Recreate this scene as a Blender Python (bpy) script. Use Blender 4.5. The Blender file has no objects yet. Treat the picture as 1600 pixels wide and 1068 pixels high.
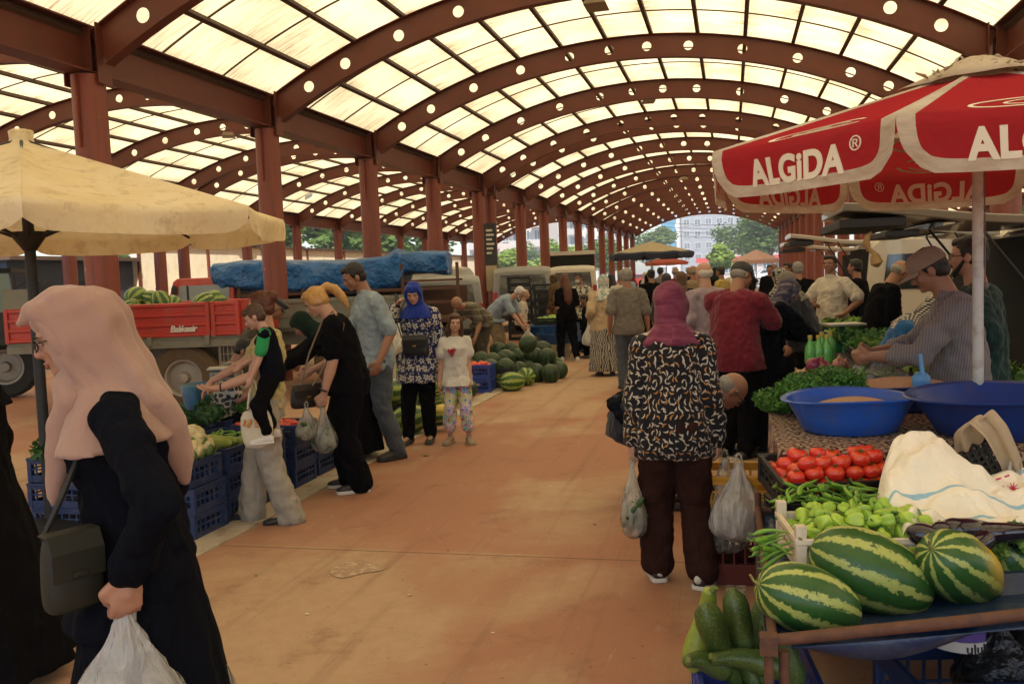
import bpy, bmesh, math, random
import numpy as np
from mathutils import Vector, Matrix, Euler, noise
R = math.radians; PI = math.pi
random.seed(7)
SC = bpy.context.scene; COL = SC.collection
# ---------------------------------------------------------------- camera, light, exposure
cam = bpy.data.objects.new('camera', bpy.data.cameras.new('camera')); COL.objects.link(cam); SC.camera = cam
cam.data.sensor_width = 36; cam.data.lens = 36*1404.3/1600; cam.data.clip_end = 3000; cam.data.clip_start = .05
_y, _p, _r = .24123, .07247, -.03988
_F = Vector((-math.sin(_y)*math.cos(_p), math.cos(_y)*math.cos(_p), -math.sin(_p)))
_R = Vector((math.cos(_y), math.sin(_y), 0)); _U = _R.cross(_F)
_R, _U = math.cos(_r)*_R + math.sin(_r)*_U, -math.sin(_r)*_R + math.cos(_r)*_U
cam.matrix_world = Matrix(((_R.x, _U.x, -_F.x, 0), (_R.y, _U.y, -_F.y, 0), (_R.z, _U.z, -_F.z, 1.63), (0, 0, 0, 1)))
W = bpy.data.worlds.new('World'); SC.world = W; W.use_nodes = True
sk = W.node_tree.nodes.new('ShaderNodeTexSky'); sk.sky_type = 'NISHITA'; sk.sun_disc = False
SUN_EL, SUN_AZ = R(58), R(152)
sk.sun_elevation = SUN_EL; sk.sun_rotation = SUN_AZ; sk.dust_density = 1.2
bg = W.node_tree.nodes['Background']; bg.inputs[1].default_value = .13
W.node_tree.links.new(sk.outputs[0], bg.inputs[0])
sl = bpy.data.lights.new('sun', 'SUN'); sl.energy = 4.6; sl.angle = R(.5); sl.color = (1, .94, .84)
so = bpy.data.objects.new('sun', sl); COL.objects.link(so)
sd = Vector((math.sin(SUN_AZ)*math.cos(SUN_EL), math.cos(SUN_AZ)*math.cos(SUN_EL), math.sin(SUN_EL)))
so.rotation_euler = sd.to_track_quat('Z', 'Y').to_euler(); so.location = (0, 0, 40)
vs = SC.view_settings; vs.view_transform = 'Standard'; vs.look = 'None'; vs.gamma = 1; vs.exposure = 1.36
cy = SC.cycles; cy.use_denoising = True; cy.max_bounces = 8; cy.diffuse_bounces = 4; cy.glossy_bounces = 3
cy.transmission_bounces = 6; cy.transparent_max_bounces = 12; cy.caustics_reflective = False; cy.caustics_refractive = False
cy.sample_clamp_indirect = 8

# ---------------------------------------------------------------- helpers: objects
def tag(o, label=None, cat=None, group=None, kind=None):
    if label: o['label'] = label
    if cat: o['category'] = cat
    if group: o['group'] = group
    if kind: o['kind'] = kind
    return o
def empty(name, loc=(0, 0, 0), rz=0, label=None, cat=None, group=None):
    o = bpy.data.objects.new(name, None); COL.objects.link(o); o.location = loc; o.rotation_euler = (0, 0, rz)
    o.empty_display_size = .1
    return tag(o, label, cat, group)
def kids(o): return [c for c in COL.objects if c.parent == o]
def copy_tree(o, loc=None, rot=None, scale=None, label=None, group=None, parent=None, ch=None):
    c = o.copy(); COL.objects.link(c); c.parent = parent
    if loc is not None: c.location = loc
    if rot is not None: c.rotation_euler = rot if hasattr(rot, '__len__') else (0, 0, rot)
    if scale is not None: c.scale = scale if hasattr(scale, '__len__') else (scale,)*3
    if label: c['label'] = label
    if group: c['group'] = group
    for k in o.children:
        copy_tree(k, parent=c)
    return c

# ---------------------------------------------------------------- helpers: meshes
def basis(d):
    d = Vector(d).normalized(); a = Vector((0, 0, 1)) if abs(d.z) < .9 else Vector((0, 1, 0))
    u = d.cross(a).normalized(); return u, d.cross(u).normalized()
class MB:
    def __init__(s): s.v = []; s.f = []; s.uv = None
    def add(s, vs, fs, M=None):
        b = len(s.v)
        s.v += [tuple(M @ Vector(p)) for p in vs] if M is not None else [tuple(p) for p in vs]
        s.f += [tuple(b+i for i in f) for f in fs]; return s
    def box(s, x0, x1, y0, y1, z0, z1, M=None):
        v = [(x, y, z) for z in (z0, z1) for y in (y0, y1) for x in (x0, x1)]
        return s.add(v, [(0, 2, 3, 1), (4, 5, 7, 6), (0, 1, 5, 4), (2, 6, 7, 3), (0, 4, 6, 2), (1, 3, 7, 5)], M)
    def ring_stack(s, rings, closed=True, caps=True, loop=False):
        n = len(rings[0]); v = [p for r in rings for p in r]; f = []
        m = len(rings)
        for i in range(m if loop else m-1):
            a, b = i*n, ((i+1) % m)*n
            for j in range(n if closed else n-1):
                k = (j+1) % n; f.append((a+j, a+k, b+k, b+j))
        if caps and closed and not loop:
            f.append(tuple(range(n-1, -1, -1))); f.append(tuple((m-1)*n+i for i in range(n)))
        return s.add(v, f)
    def cyl(s, p0, p1, r0, r1=None, n=16, caps=True):
        r1 = r0 if r1 is None else r1; p0, p1 = Vector(p0), Vector(p1); u, w = basis(p1-p0)
        return s.ring_stack([[p+(u*math.cos(2*PI*j/n)+w*math.sin(2*PI*j/n))*r for j in range(n)] for p, r in ((p0, r0), (p1, r1))], caps=caps)
    def tube(s, pts, r, n=8, caps=True):
        pts = [Vector(p) for p in pts]; rings = []; u = None
        for i, p in enumerate(pts):
            d = (pts[min(i+1, len(pts)-1)]-pts[max(i-1, 0)]).normalized()
            if u is None: u, _ = basis(d)
            u = (u-d*u.dot(d)).normalized(); w = d.cross(u)
            rr = r[i] if hasattr(r, '__len__') else r
            rings.append([p+(u*math.cos(2*PI*j/n)+w*math.sin(2*PI*j/n))*rr for j in range(n)])
        return s.ring_stack(rings, caps=caps)
    def cap(s, p0, p1, r0, r1, n=14):      # capsule with two radii
        p0, p1 = Vector(p0), Vector(p1); d = p1-p0
        d = d.normalized() if d.length > 1e-6 else Vector((0, 0, 1)); u, w = basis(d)
        rings = []
        for t in (-88, -60, -30, 0): rings.append((p0+d*r0*math.sin(R(t)), r0*math.cos(R(t))))
        for t in (0, 30, 60, 88): rings.append((p1+d*r1*math.sin(R(t)), r1*math.cos(R(t))))
        return s.ring_stack([[c+(u*math.cos(2*PI*j/n)+w*math.sin(2*PI*j/n))*q for j in range(n)] for c, q in rings])
    def chain(s, pts, rs, n=14):
        for i in range(len(pts)-1): s.cap(pts[i], pts[i+1], rs[i], rs[i+1], n)
        return s
    def ell(s, c, r, rot=None, n=20, m=12, M=None):
        c = Vector(c); q = (rot if rot is not None else Matrix.Identity(3)); r = r if hasattr(r, '__len__') else (r,)*3
        rings = []
        for i in range(m+1):
            t = PI*min(max(i/m, .01), .99)
            rings.append([c+q@Vector((r[0]*math.sin(t)*math.cos(2*PI*j/n), r[1]*math.sin(t)*math.sin(2*PI*j/n), -r[2]*math.cos(t))) for j in range(n)])
        if M is not None: rings = [[M@p for p in g] for g in rings]
        return s.ring_stack(rings)
    def loft(s, secs, n=28, fold=None, caps=True):   # secs: (centre, rx, ry, tiltmatrix|None)
        rings = []
        for i, q in enumerate(secs):
            c, rx, ry = Vector(q[0]), q[1], q[2]; T = q[3] if len(q) > 3 and q[3] is not None else None
            g = []
            for j in range(n):
                a = 2*PI*j/n; k = 1+(fold(a, i/(len(secs)-1)) if fold else 0)
                p = Vector((rx*math.cos(a)*k, ry*math.sin(a)*k, 0)); g.append(c+(T@p if T is not None else p))
            rings.append(g)
        return s.ring_stack(rings, caps=caps)
    def lathe(s, prof, n=32, c=(0, 0, 0), caps=False):
        c = Vector(c)
        return s.ring_stack([[c+Vector((r*math.cos(2*PI*j/n), r*math.sin(2*PI*j/n), z)) for j in range(n)] for r, z in prof], caps=caps)
    def prism(s, poly, x0, x1, axis='x'):       # polygon extruded along an axis
        n = len(poly)
        if axis == 'x': v = [(x0, a, b) for a, b in poly]+[(x1, a, b) for a, b in poly]
        elif axis == 'y': v = [(a, x0, b) for a, b in poly]+[(a, x1, b) for a, b in poly]
        else: v = [(a, b, x0) for a, b in poly]+[(a, b, x1) for a, b in poly]
        return s.add(v, [tuple(range(n)), tuple(range(2*n-1, n-1, -1))]+[(i, n+i, n+(i+1) % n, (i+1) % n) for i in range(n)])
    def build(s, name, mat, parent=None, smooth=True, rs=None, sm=0, disp=None, bev=0, sub=0, solid=0, auto=True, fixn=True, jit=0):
        me = bpy.data.meshes.new(name); me.from_pydata(s.v, [], s.f)
        if s.uv: 
            l = me.uv_layers.new(name='UVMap')
            for lp in me.loops: l.data[lp.index].uv = s.uv[lp.vertex_index]
        if fixn:
            b = bmesh.new(); b.from_mesh(me); bmesh.ops.recalc_face_normals(b, faces=b.faces); b.to_mesh(me); b.free()
        me.materials.append(mat) if mat else None
        o = bpy.data.objects.new(name, me); COL.objects.link(o); o.parent = parent
        if solid: m = o.modifiers.new('s', 'SOLIDIFY'); m.thickness = solid; m.offset = 0
        if bev: m = o.modifiers.new('b', 'BEVEL'); m.width = bev; m.segments = 2; m.limit_method = 'ANGLE'; m.angle_limit = R(40)
        if sub: m = o.modifiers.new('u', 'SUBSURF'); m.levels = sub; m.render_levels = sub
        if rs: m = o.modifiers.new('r', 'REMESH'); m.mode = 'VOXEL'; m.voxel_size = rs; m.use_smooth_shade = True
        if sm: m = o.modifiers.new('m', 'SMOOTH'); m.factor = .5; m.iterations = sm
        if disp:
            m = o.modifiers.new('d', 'DISPLACE'); m.texture = cloud(disp[1]); m.strength = disp[0]; m.mid_level = .5 if disp[0] < .02 else .36
            m.texture_coords = 'LOCAL'
        if smooth: me.shade_smooth()
        if smooth and auto and not rs: me.set_sharp_from_angle(angle=R(38))
        return o
_cl = {}
def cloud(size):
    if size not in _cl:
        t = bpy.data.textures.new('clouds', 'CLOUDS'); t.noise_scale = size; t.noise_depth = 1; _cl[size] = t
    return _cl[size]

# ---------------------------------------------------------------- helpers: materials
class NT:
    def __init__(s, name):
        s.m = bpy.data.materials.new(name); s.m.use_nodes = True; s.t = s.m.node_tree; s.b = s.t.nodes['Principled BSDF']; s.out = s.t.nodes['Material Output']
    def n(s, typ, ins=None, **kw):
        x = s.t.nodes.new('ShaderNode'+typ)
        for k, v in kw.items(): setattr(x, k, v)
        for k, v in (ins or {}).items(): s.set(x.inputs[k], v)
        return x
    def set(s, sock, v):
        if isinstance(v, bpy.types.NodeSocket): s.t.links.new(v, sock)
        elif hasattr(v, 'outputs'): s.t.links.new(v.outputs[0], sock)
        else:
            if hasattr(v, '__len__') and len(v) == 3 and sock.type == 'RGBA': v = (*v, 1)
            sock.default_value = v
    def p(s, **kw):
        names = dict(col='Base Color', rough='Roughness', metal='Metallic', normal='Normal', spec='Specular IOR Level', alpha='Alpha', trans='Transmission Weight', ior='IOR', sheen='Sheen Weight', coat='Coat Weight', sub='Subsurface Weight', emit='Emission Color', es='Emission Strength')
        for k, v in kw.items(): s.set(s.b.inputs[names[k]], v)
        return s
    def co(s, kind='Object'): return s.n('TexCoord').outputs[kind]
    def map(s, v, sc=(1, 1, 1), rot=(0, 0, 0), loc=(0, 0, 0)): return s.n('Mapping', {'Vector': v, 'Scale': sc, 'Rotation': rot, 'Location': loc}).outputs[0]
    def noise(s, v, scale=5, detail=3, rough=.55, dist=0): return s.n('TexNoise', {'Vector': v, 'Scale': scale, 'Detail': detail, 'Roughness': rough, 'Distortion': dist}).outputs[0]
    def ramp(s, f, stops, interp='LINEAR'):
        x = s.n('ValToRGB', {'Fac': f}); e = x.color_ramp.elements; x.color_ramp.interpolation = interp
        while len(e) < len(stops): e.new(.5)
        for i, (p, c) in enumerate(stops):
            e[i].position = p; e[i].color = (*(c if hasattr(c, '__len__') else (c, c, c)), 1)
        return x.outputs[0]
    def mix(s, f, a, b):
        x = s.n('Mix', data_type='RGBA'); s.set(x.inputs[0], f); s.set(x.inputs[6], a); s.set(x.inputs[7], b); return x.outputs[2]
    def math(s, op, a, b=0, c=None, clamp=False):
        x = s.n('Math', operation=op, use_clamp=clamp); s.set(x.inputs[0], a); s.set(x.inputs[1], b)
        if c is not None: s.set(x.inputs[2], c)
        return x.outputs[0]
    def bump(s, h, strength=.3, dist=.01): return s.n('Bump', {'Height': h, 'Strength': strength, 'Distance': dist}).outputs[0]
def vary(c, k): return tuple(max(0, min(1, x*k)) for x in c)
_mc = {}
def M(name, col=(.5, .5, .5), rough=.6, var=.25, scale=6, bump=.15, bs=60, metal=0, spec=.4, dist=.003, sheen=0, coat=0, stretch=(1, 1, 1), dirt=None, sub=0):
    if name in _mc: return _mc[name]
    n = NT(name); v = n.co(); f = n.noise(n.map(v, stretch), scale, 4)
    c = n.mix(f, vary(col, 1-var), vary(col, 1+var))
    if dirt:
        d = n.ramp(n.noise(v, dirt[1], 5, .65), [(.5, 0), (.68, dirt[2])]); c = n.mix(d, c, dirt[0])
    n.p(col=c, rough=rough, metal=metal, spec=spec, sheen=sheen, coat=coat, sub=sub)
    if sub: n.b.inputs['Subsurface Radius'].default_value = (.01, .004, .002)
    if bump: n.p(normal=n.bump(n.noise(n.map(v, stretch), bs, 3), bump, dist))
    _mc[name] = n.m; return n.m
def fabric(name, col, rough=.95, bump=.5, bs=9, var=.15, stretch=(1, 1, .45)):
    return M(name, col, rough, var, 5, bump, bs, dist=.10, sheen=.0 if sum(col) < .06 else .12, spec=.06 if sum(col) < .06 else .15, stretch=stretch)
def cvec(n):      # cylindrical coordinates round the object's own z axis, in metres
    x = n.n('SeparateXYZ', {0: n.co()}); u = n.math('SUBTRACT', x.outputs[0], n.math('MULTIPLY', n.math('MULTIPLY', n.math('ABSOLUTE', x.outputs[1]), .7), n.math('SIGN', x.outputs[0])))
    return n.n('CombineXYZ', {0: u, 1: x.outputs[2], 2: 0.0}).outputs[0]
def text_mesh(body, size, extrude=.002, off=0, spacing=1.0, shear=0):
    cu = bpy.data.curves.new('t', 'FONT'); cu.body = body; cu.size = size; cu.extrude = extrude; cu.offset = off; cu.space_character = spacing; cu.shear = shear
    cu.resolution_u = 6
    o = bpy.data.objects.new('t', cu); COL.objects.link(o)
    me = bpy.data.meshes.new_from_object(o.evaluated_get(bpy.context.evaluated_depsgraph_get()))
    bpy.data.objects.remove(o); bpy.data.curves.remove(cu)
    b = bmesh.new(); b.from_mesh(me)
    bmesh.ops.triangulate(b, faces=[f for f in b.faces if len(f.verts) > 4])
    bmesh.ops.subdivide_edges(b, edges=[e for e in b.edges if e.calc_length() > size*.25], cuts=2, use_grid_fill=True)
    b.to_mesh(me); b.free()
    vs_ = np.array([v.co for v in me.vertices]); mn, mx = vs_.min(0), vs_.max(0)
    return me, mn, mx
def place_text(name, body, size, mat, parent, mapfn, **kw):   # mapfn: (x,y,z) centred text coords -> parent space
    me, mn, mx = text_mesh(body, size, **kw); c = (mn+mx)/2
    for v in me.vertices: v.co = mapfn(v.co.x-c[0], v.co.y-c[1], v.co.z)
    me.materials.clear(); me.materials.append(mat); me.name = name
    o = bpy.data.objects.new(name, me); COL.objects.link(o); o.parent = parent; return o

# ---------------------------------------------------------------- pixel to world, used only to measure the place
def gp(px, py, z=0.0):
    D = _F+_R*((px-800)/1404.3)+_U*((534-py)/1404.3); s = (z-1.63)/D.z
    return Vector((0, 0, 1.63))+D*s
def at(px, py, Y):
    D = _F+_R*((px-800)/1404.3)+_U*((534-py)/1404.3); return Vector((0, 0, 1.63))+D*(Y/D.y)

# ================================================================ THE SETTING
# ---- ground: one sheet to the horizon
n = NT('ground_paving'); v = n.co()
x = n.n('SeparateXYZ', {0: v})
big = n.noise(v, .9, 6, .62, .6); fine = n.noise(v, 9, 5, .7)
red = n.mix(fine, (.26, .112, .064), (.36, .18, .108)); tan = n.mix(fine, (.45, .315, .19), (.32, .21, .125))
zone = n.ramp(n.noise(n.map(v, (.35, .14, 1)), 1.4, 3, .6), [(.42, 0), (.60, 1)])
worn = n.ramp(n.math('ADD', n.math('MULTIPLY', big, .6), n.math('MULTIPLY', zone, .25)), [(.34, 0), (.5, .85)])
c = n.mix(worn, red, tan)
band_ = n.math('LESS_THAN', n.math('ABSOLUTE', n.math('SUBTRACT', x.outputs[1], 5.55)), .5); c = n.mix(n.math('MULTIPLY', band_, n.ramp(big, [(.35, .75), (.6, .15)])), c, red)
scr = n.ramp(n.noise(n.map(v, (1, .18, 1), rot=(0, 0, .5)), 22, 4, .7), [(.62, 0), (.72, .5)])
c = n.mix(scr, c, (.40, .30, .21))
spot = n.ramp(n.noise(v, 26, 3, .6), [(.66, 0), (.72, .6)]); c = n.mix(spot, c, (.10, .05, .032))
stn = n.ramp(n.noise(v, 2.3, 7, .75), [(.55, 0), (.70, .55)]); c = n.mix(stn, c, (.17, .075, .045))
trk = n.ramp(n.noise(n.map(v, (3.2, .10, 1)), 1.7, 5, .7), [(.55, 0), (.66, .35)]); c = n.mix(trk, c, (.16, .09, .055))
crk = n.n('TexVoronoi', {'Vector': n.n('VectorMath', {0: v, 1: n.n('TexNoise', {'Vector': v, 'Scale': 1.5, 'Detail': 5.0}).outputs[1]}, operation='ADD').outputs[0], 'Scale': .42}, feature='DISTANCE_TO_EDGE').outputs[0]
c = n.mix(n.math('MULTIPLY', n.math('LESS_THAN', crk, .0004), .0), c, (.07, .035, .025))
pale = n.ramp(n.noise(v, 55, 2, .6), [(.73, 0), (.76, .8)]); c = n.mix(pale, c, (.5, .42, .30))
# saw-cut joints every 4.4 m along, and every 3.3 m across
fy = n.math('ABSOLUTE', n.math('SUBTRACT', n.math('FRACT', n.math('DIVIDE', n.math('SUBTRACT', x.outputs[1], 5.0), 4.38)), .5))
fx = n.math('ABSOLUTE', n.math('SUBTRACT', n.math('FRACT', n.math('DIVIDE', n.math('ADD', x.outputs[0], 3.3), 3.3)), .5))
j = n.math('MAXIMUM', n.math('GREATER_THAN', fy, .4985), n.math('GREATER_THAN', fx, .4985))
c = n.mix(n.math('MULTIPLY', j, .7), c, (.07, .035, .025))
out = n.math('MAXIMUM', n.math('GREATER_THAN', x.outputs[1], 74.0), n.math('LESS_THAN', x.outputs[0], -20.5))
asp = n.mix(fine, (.17, .165, .155), (.25, .24, .23))
c = n.mix(out, c, asp)
n.p(col=c, rough=n.ramp(fine, [(.3, .62), (.7, .85)]), spec=.3, normal=n.bump(n.math('SUBTRACT', n.noise(v, 40, 5, .7), n.math('MULTIPLY', j, .6)), .35, .006))
g = MB(); N = 24
g.add([(-900, -60, 0), (900, -60, 0), (900, 1500, 0), (-900, 1500, 0)], [(0, 1, 2, 3)])
tag(g.build('ground', n.m, smooth=False), kind='structure')
# kerb strip of pale concrete down the left side and the worn white line on the right
m = M('kerb_concrete', (.40, .34, .25), .85, .3, 3, .4, 40, dirt=((.16, .09, .06), 5, .6))
g = MB(); yy = 1.0
for k in range(34):
    L = 2.19; g.box(-3.42, -3.2, yy+.012, yy+L, -.05, .012); yy += L
tag(g.build('kerb_strip', m, smooth=False, bev=.004), kind='structure')
n = NT('worn_line_paint'); v = n.co()
f = n.ramp(n.noise(v, 14, 6, .75), [(.42, 0), (.52, 1)]); n.p(col=n.mix(f, (.22, .12, .07), (.50, .46, .38)), rough=.8)
g = MB(); g.add([(-.06, 2, .004), (.04, 2, .004), (.04, 70, .004), (-.06, 70, .004)], [(0, 1, 2, 3)])
tag(g.build('painted_line', n.m, smooth=False), kind='structure')
n = NT('worn_patch_paint'); v = n.co(); f = n.ramp(n.noise(v, 20, 5, .7), [(.4, 0), (.5, 1)])
n.p(col=n.mix(f, (.44, .33, .2), (.3, .19, .12)), rough=.8)
g = MB(); pc = gp(553, 888); g.add([(pc.x+.15*math.cos(a)*(1+.25*math.sin(3*a+1)), pc.y+.14*math.sin(a)*(1+.2*math.cos(4*a)), .004) for a in [i*PI/12 for i in range(24)]], [tuple(range(24))])
tag(g.build('floor_patch', n.m, smooth=False), kind='structure')

# ---- steel hall
YA, BAY, GAP, XC, HW = 9.706, 4.38, 1.38, -1.911, 5.695
RAD, ZC, TH = 10.68, -4.58, .545
def ypos():
    ys = []
    for i in range(-3, 15): ys.append(YA+BAY*i+(GAP if i >= 5 else 0))
    ys.append(YA+BAY*4+GAP); return sorted(ys)
YS = ypos()
steel = M('oxide_red_steel', (.125, .029, .012), .5, .3, 3, .12, 30, spec=.45, dirt=((.085, .03, .02), 4, .6))
colm = NT('oxide_red_column_paint'); v = colm.co()
c = colm.mix(colm.noise(v, 3, 4), (.165, .034, .015), (.245, .054, .026))
z = colm.n('SeparateXYZ', {0: v}).outputs[2]
chip = colm.ramp(colm.math('ADD', colm.noise(colm.map(v, (1, 1, .7)), 7, 5, .7), colm.math('MULTIPLY', z, -.012)), [(.64, 0), (.67, .8)])
c = colm.mix(chip, c, (.38, .3, .25)); c = colm.mix(colm.ramp(colm.noise(colm.map(v, (6, 6, .4)), 2, 3), [(.5, 0), (.75, .6)]), c, (.07, .025, .02))
colm.p(col=c, rough=.48, normal=colm.bump(colm.noise(v, 12, 3), .15, .004)); colm = colm.m
purl = M('weathered_purlin', (.085, .05, .032), .7, .3, 5, .1, 30)
# translucent corrugated roof sheet, uv in metres (across the arch, along the hall)
pn = NT('translucent_roof_sheet'); uv = pn.n('UVMap').outputs[0]; s2 = pn.n('SeparateXYZ', {0: uv})
st = pn.noise(pn.map(uv, (.55, 9, 1)), 2.2, 6, .72, .2)
st2 = pn.noise(pn.map(uv, (.9, .7, 1)), 1.3, 4, .6)
seg = pn.math('FRACT', pn.math('DIVIDE', s2.outputs[0], 2*TH*RAD/13)); edge = pn.math('ABSOLUTE', pn.math('SUBTRACT', seg, .5))
dirt = pn.math('ADD', pn.math('MULTIPLY', st, .8), pn.math('ADD', pn.math('MULTIPLY', st2, .45), pn.math('MULTIPLY', pn.math('POWER', edge, 2.0), .42)))
dr = pn.ramp(dirt, [(.58, 0), (.72, .35), (.88, 1)])
colr = pn.mix(dr, (.64, .515, .30), (.18, .10, .035))
sheet = pn.ramp(pn.noise(pn.map(uv, (.55, .68, 1)), 1.0, 0), [(.3, (.86, .84, .80)), (.7, (1, 1, 1))])
mlt = pn.n('Mix', data_type='RGBA', blend_type='MULTIPLY'); pn.set(mlt.inputs[0], 1.0); pn.set(mlt.inputs[6], colr); pn.set(mlt.inputs[7], sheet)
tr = pn.n('BsdfTranslucent', {'Color': mlt.outputs[2]}); df = pn.n('BsdfDiffuse', {'Color': mlt.outputs[2]})
corr = pn.n('TexWave', {'Vector': pn.map(uv, (0, 1, 0)), 'Scale': 4.2, 'Distortion': 0.0}, wave_type='BANDS', bands_direction='Y').outputs[0]
bm_ = pn.bump(corr, .25, .01); pn.set(tr.inputs['Normal'], bm_)
mx = pn.n('MixShader', {0: .12, 1: tr.outputs[0], 2: df.outputs[0]}); pn.t.links.new(mx.outputs[0], pn.out.inputs[0]); roofm = pn.m

hall = empty('market_hall', (XC, YA, 0), 0, 'long red steel market hall with three barrel vaults of cream translucent sheets', 'hall')
def arcp(a, r=0, xc=0): return (xc+(RAD+r)*math.sin(a), ZC+(RAD+r)*math.cos(a))
HOLES = [.886, .756, .577, .3916, .2087, .0656]
def arch_mesh(a0, a1):
    g = MB(); D = .215; hr = .092
    hs = sorted([-h*.5345 for h in HOLES]+[h*.5345 for h in HOLES]); half = D/RAD
    def P3(s, r, y): X, Z = arcp(s, r); return (X, y, Z)
    NB = 24
    for y in (-.005, .005):
        cur = a0
        for h in hs+[None]:
            e = (h-half) if h is not None else a1
            k = max(1, int((e-cur)*RAD/.5))
            for i in range(k):
                s0 = cur+(e-cur)*i/k; s1 = cur+(e-cur)*(i+1)/k
                g.add([P3(s0, -D, y), P3(s1, -D, y), P3(s1, D, y), P3(s0, D, y)], [(0, 1, 2, 3)])
            if h is None: break
            for q in range(NB):
                v4 = []
                for qq in (q, q+1):
                    a = 2*PI*qq/NB+PI/4; cx, sx = math.cos(a), math.sin(a); mm = max(abs(cx), abs(sx))
                    v4.append(((cx/mm, sx/mm), (cx*hr/D, sx*hr/D)))
                g.add([P3(h+half*v4[0][0][0], D*v4[0][0][1], y), P3(h+half*v4[1][0][0], D*v4[1][0][1], y),
                       P3(h+half*v4[1][1][0], D*v4[1][1][1], y), P3(h+half*v4[0][1][0], D*v4[0][1][1], y)], [(0, 1, 2, 3)])
            cur = h+half
        if y > 0:
            for h in hs:      # hole rim thickness
                for q in range(NB):
                    pp = []
                    for qq in (q, q+1):
                        a = 2*PI*qq/NB; pp.append((h+hr/RAD*math.cos(a), hr*math.sin(a)))
                    g.add([P3(*pp[0], -.005), P3(*pp[1], -.005), P3(*pp[1], .005), P3(*pp[0], .005)], [(0, 1, 2, 3)])
    for r0, r1 in ((-D-.014, -D), (D, D+.014)):
        k = 36; rings = []
        for i in range(k+1):
            s = a0+(a1-a0)*i/k
            rings.append([P3(s, r0, -.085), P3(s, r0, .085), P3(s, r1, .085), P3(s, r1, -.085)])
        g.ring_stack(rings)
    return g
am = math.asin(5.44/RAD)+.006
g = arch_mesh(-am, am); ap = g.build('arch', steel, hall, auto=True)
cg = MB(); cg.cyl((0, 0, 0), (0, 0, 4.28), .2, n=32); cg.box(-.012, .012, -.245, .245, 3.4, 4.265)
cp = cg.build('column', colm, hall)
# gusset ends where arches bolt to the columns
first = True
VX = (-2*HW, 0, 2*HW)
for k, y in enumerate(YS):
    for vx in VX:
        o = ap if (k == 0 and vx == VX[0]) else copy_tree(ap, parent=hall)
        o.location = (vx, y-YA, 0)
    for cx in (-3*HW, -HW, HW, 3*HW):
        o = cp if (k == 0 and cx == -3*HW) else copy_tree(cp, parent=hall)
        o.location = (cx, y-YA, 0)
y0, y1 = YS[0]-YA-2.2, YS[-1]-YA+.4
for cx in (-3*HW, -HW, HW, 3*HW):
    g = MB()   # built-up eaves beam, I section with stiffeners
    g.box(-.011, .011, y0, y1, 4.32, 4.84); g.box(-.15, .15, y0, y1, 4.298, 4.318); g.box(-.15, .15, y0, y1, 4.842, 4.862)
    for y in YS:
        for sx in (-1, 1):
            g.box(sx*.012, sx*.145, y-YA-.1, y-YA-.088, 4.32, 4.84); g.box(sx*.012, sx*.145, y-YA+.088, y-YA+.1, 4.32, 4.84)
            g.box(sx*.232, sx*.25, y-YA-.12, y-YA+.12, 4.16, 4.88)
            # small raking brackets each side of the column head
            g.prism([(sx*.012, 4.1), (sx*.22, 4.29), (sx*.012, 4.29)], y-YA-.01, y-YA+.01, 'y')
    o = g.build('eaves_beam', steel, hall, smooth=False); o.location = (cx, 0, 0)
for vx in VX:
    for i in range(14):
        a = -TH+2*TH*i/13; X, Z = arcp(a, .262)
        Mx = Matrix.Translation((X, 0, Z)) @ Matrix.Rotation(a, 4, 'Y')
        g = MB(); g.box(-.035, .035, y0, y1, -.03, .045, Mx); o = g.build('purlin', purl, hall, smooth=False); o.location = (vx, 0, 0)
    ends = [y0]+[y-YA for y in YS[1:-1]]+[y1]
    for b0, b1 in zip(ends[:-1], ends[1:]):
        g = MB(); g.uv = []; K = 52
        for i in range(K+1):
            a = -TH*1.012+2*TH*1.012*i/K; X, Z = arcp(a, .325)
            for y in (b0, b1): g.v.append((X, y, Z)); g.uv.append(((a+TH)*RAD, y))
        for i in range(K): g.f.append((2*i, 2*i+2, 2*i+3, 2*i+1))
        o = g.build('roof_panel', roofm, hall, fixn=False); o.location = (vx, 0, 0)
        L = b1-b0; kk = max(1, round(L/1.46)); g = MB()
        for q in range(1, kk):          # lap battens between the sheets
            yb = b0+L*q/kk+random.uniform(-.08, .08)
            g.ring_stack([[(arcp(-TH+2*TH*i/40, r)[0], yb+d, arcp(-TH+2*TH*i/40, r)[1]) for r, d in ((.296, -.011), (.296, .011), (.318, .011), (.318, -.011))] for i in range(41)])
        if g.v: o = g.build('glazing_bar', purl, hall, smooth=False); o.location = (vx, 0, 0)
# ================================================================ PEOPLE
SK = {'a': (.36, .185, .115), 'b': (.28, .135, .08), 'c': (.42, .23, .15)}
def skin(k): return M('skin_'+k, SK[k], .5, .12, 9, .12, 90, dist=.002, spec=.35)
WHITE_EYE = M('eye_white', (.6, .56, .5), .3, .02, 5, 0)
IRIS = M('iris_brown', (.03, .015, .01), .2, .1, 5, 0); LIPS = M('lip_skin', (.30, .10, .075), .5, .1, 9, .1)
def hairm(name, col): return M(name, col, .55, .35, 14, .9, 30, dist=.006, stretch=(3, 3, .35), spec=.35)
H_BLACK = hairm('black_hair', (.014, .010, .008)); H_BROWN = hairm('brown_hair', (.06, .027, .013)); H_GREY = hairm('grey_hair', (.22, .20, .17))
H_WHITE = hairm('white_hair', (.5, .46, .4)); H_BLOND = hairm('blond_hair', (.42, .23, .07)); H_RED = hairm('auburn_hair', (.09, .028, .012))
def Rx(d): return Matrix.Rotation(R(d), 3, 'X')
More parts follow.
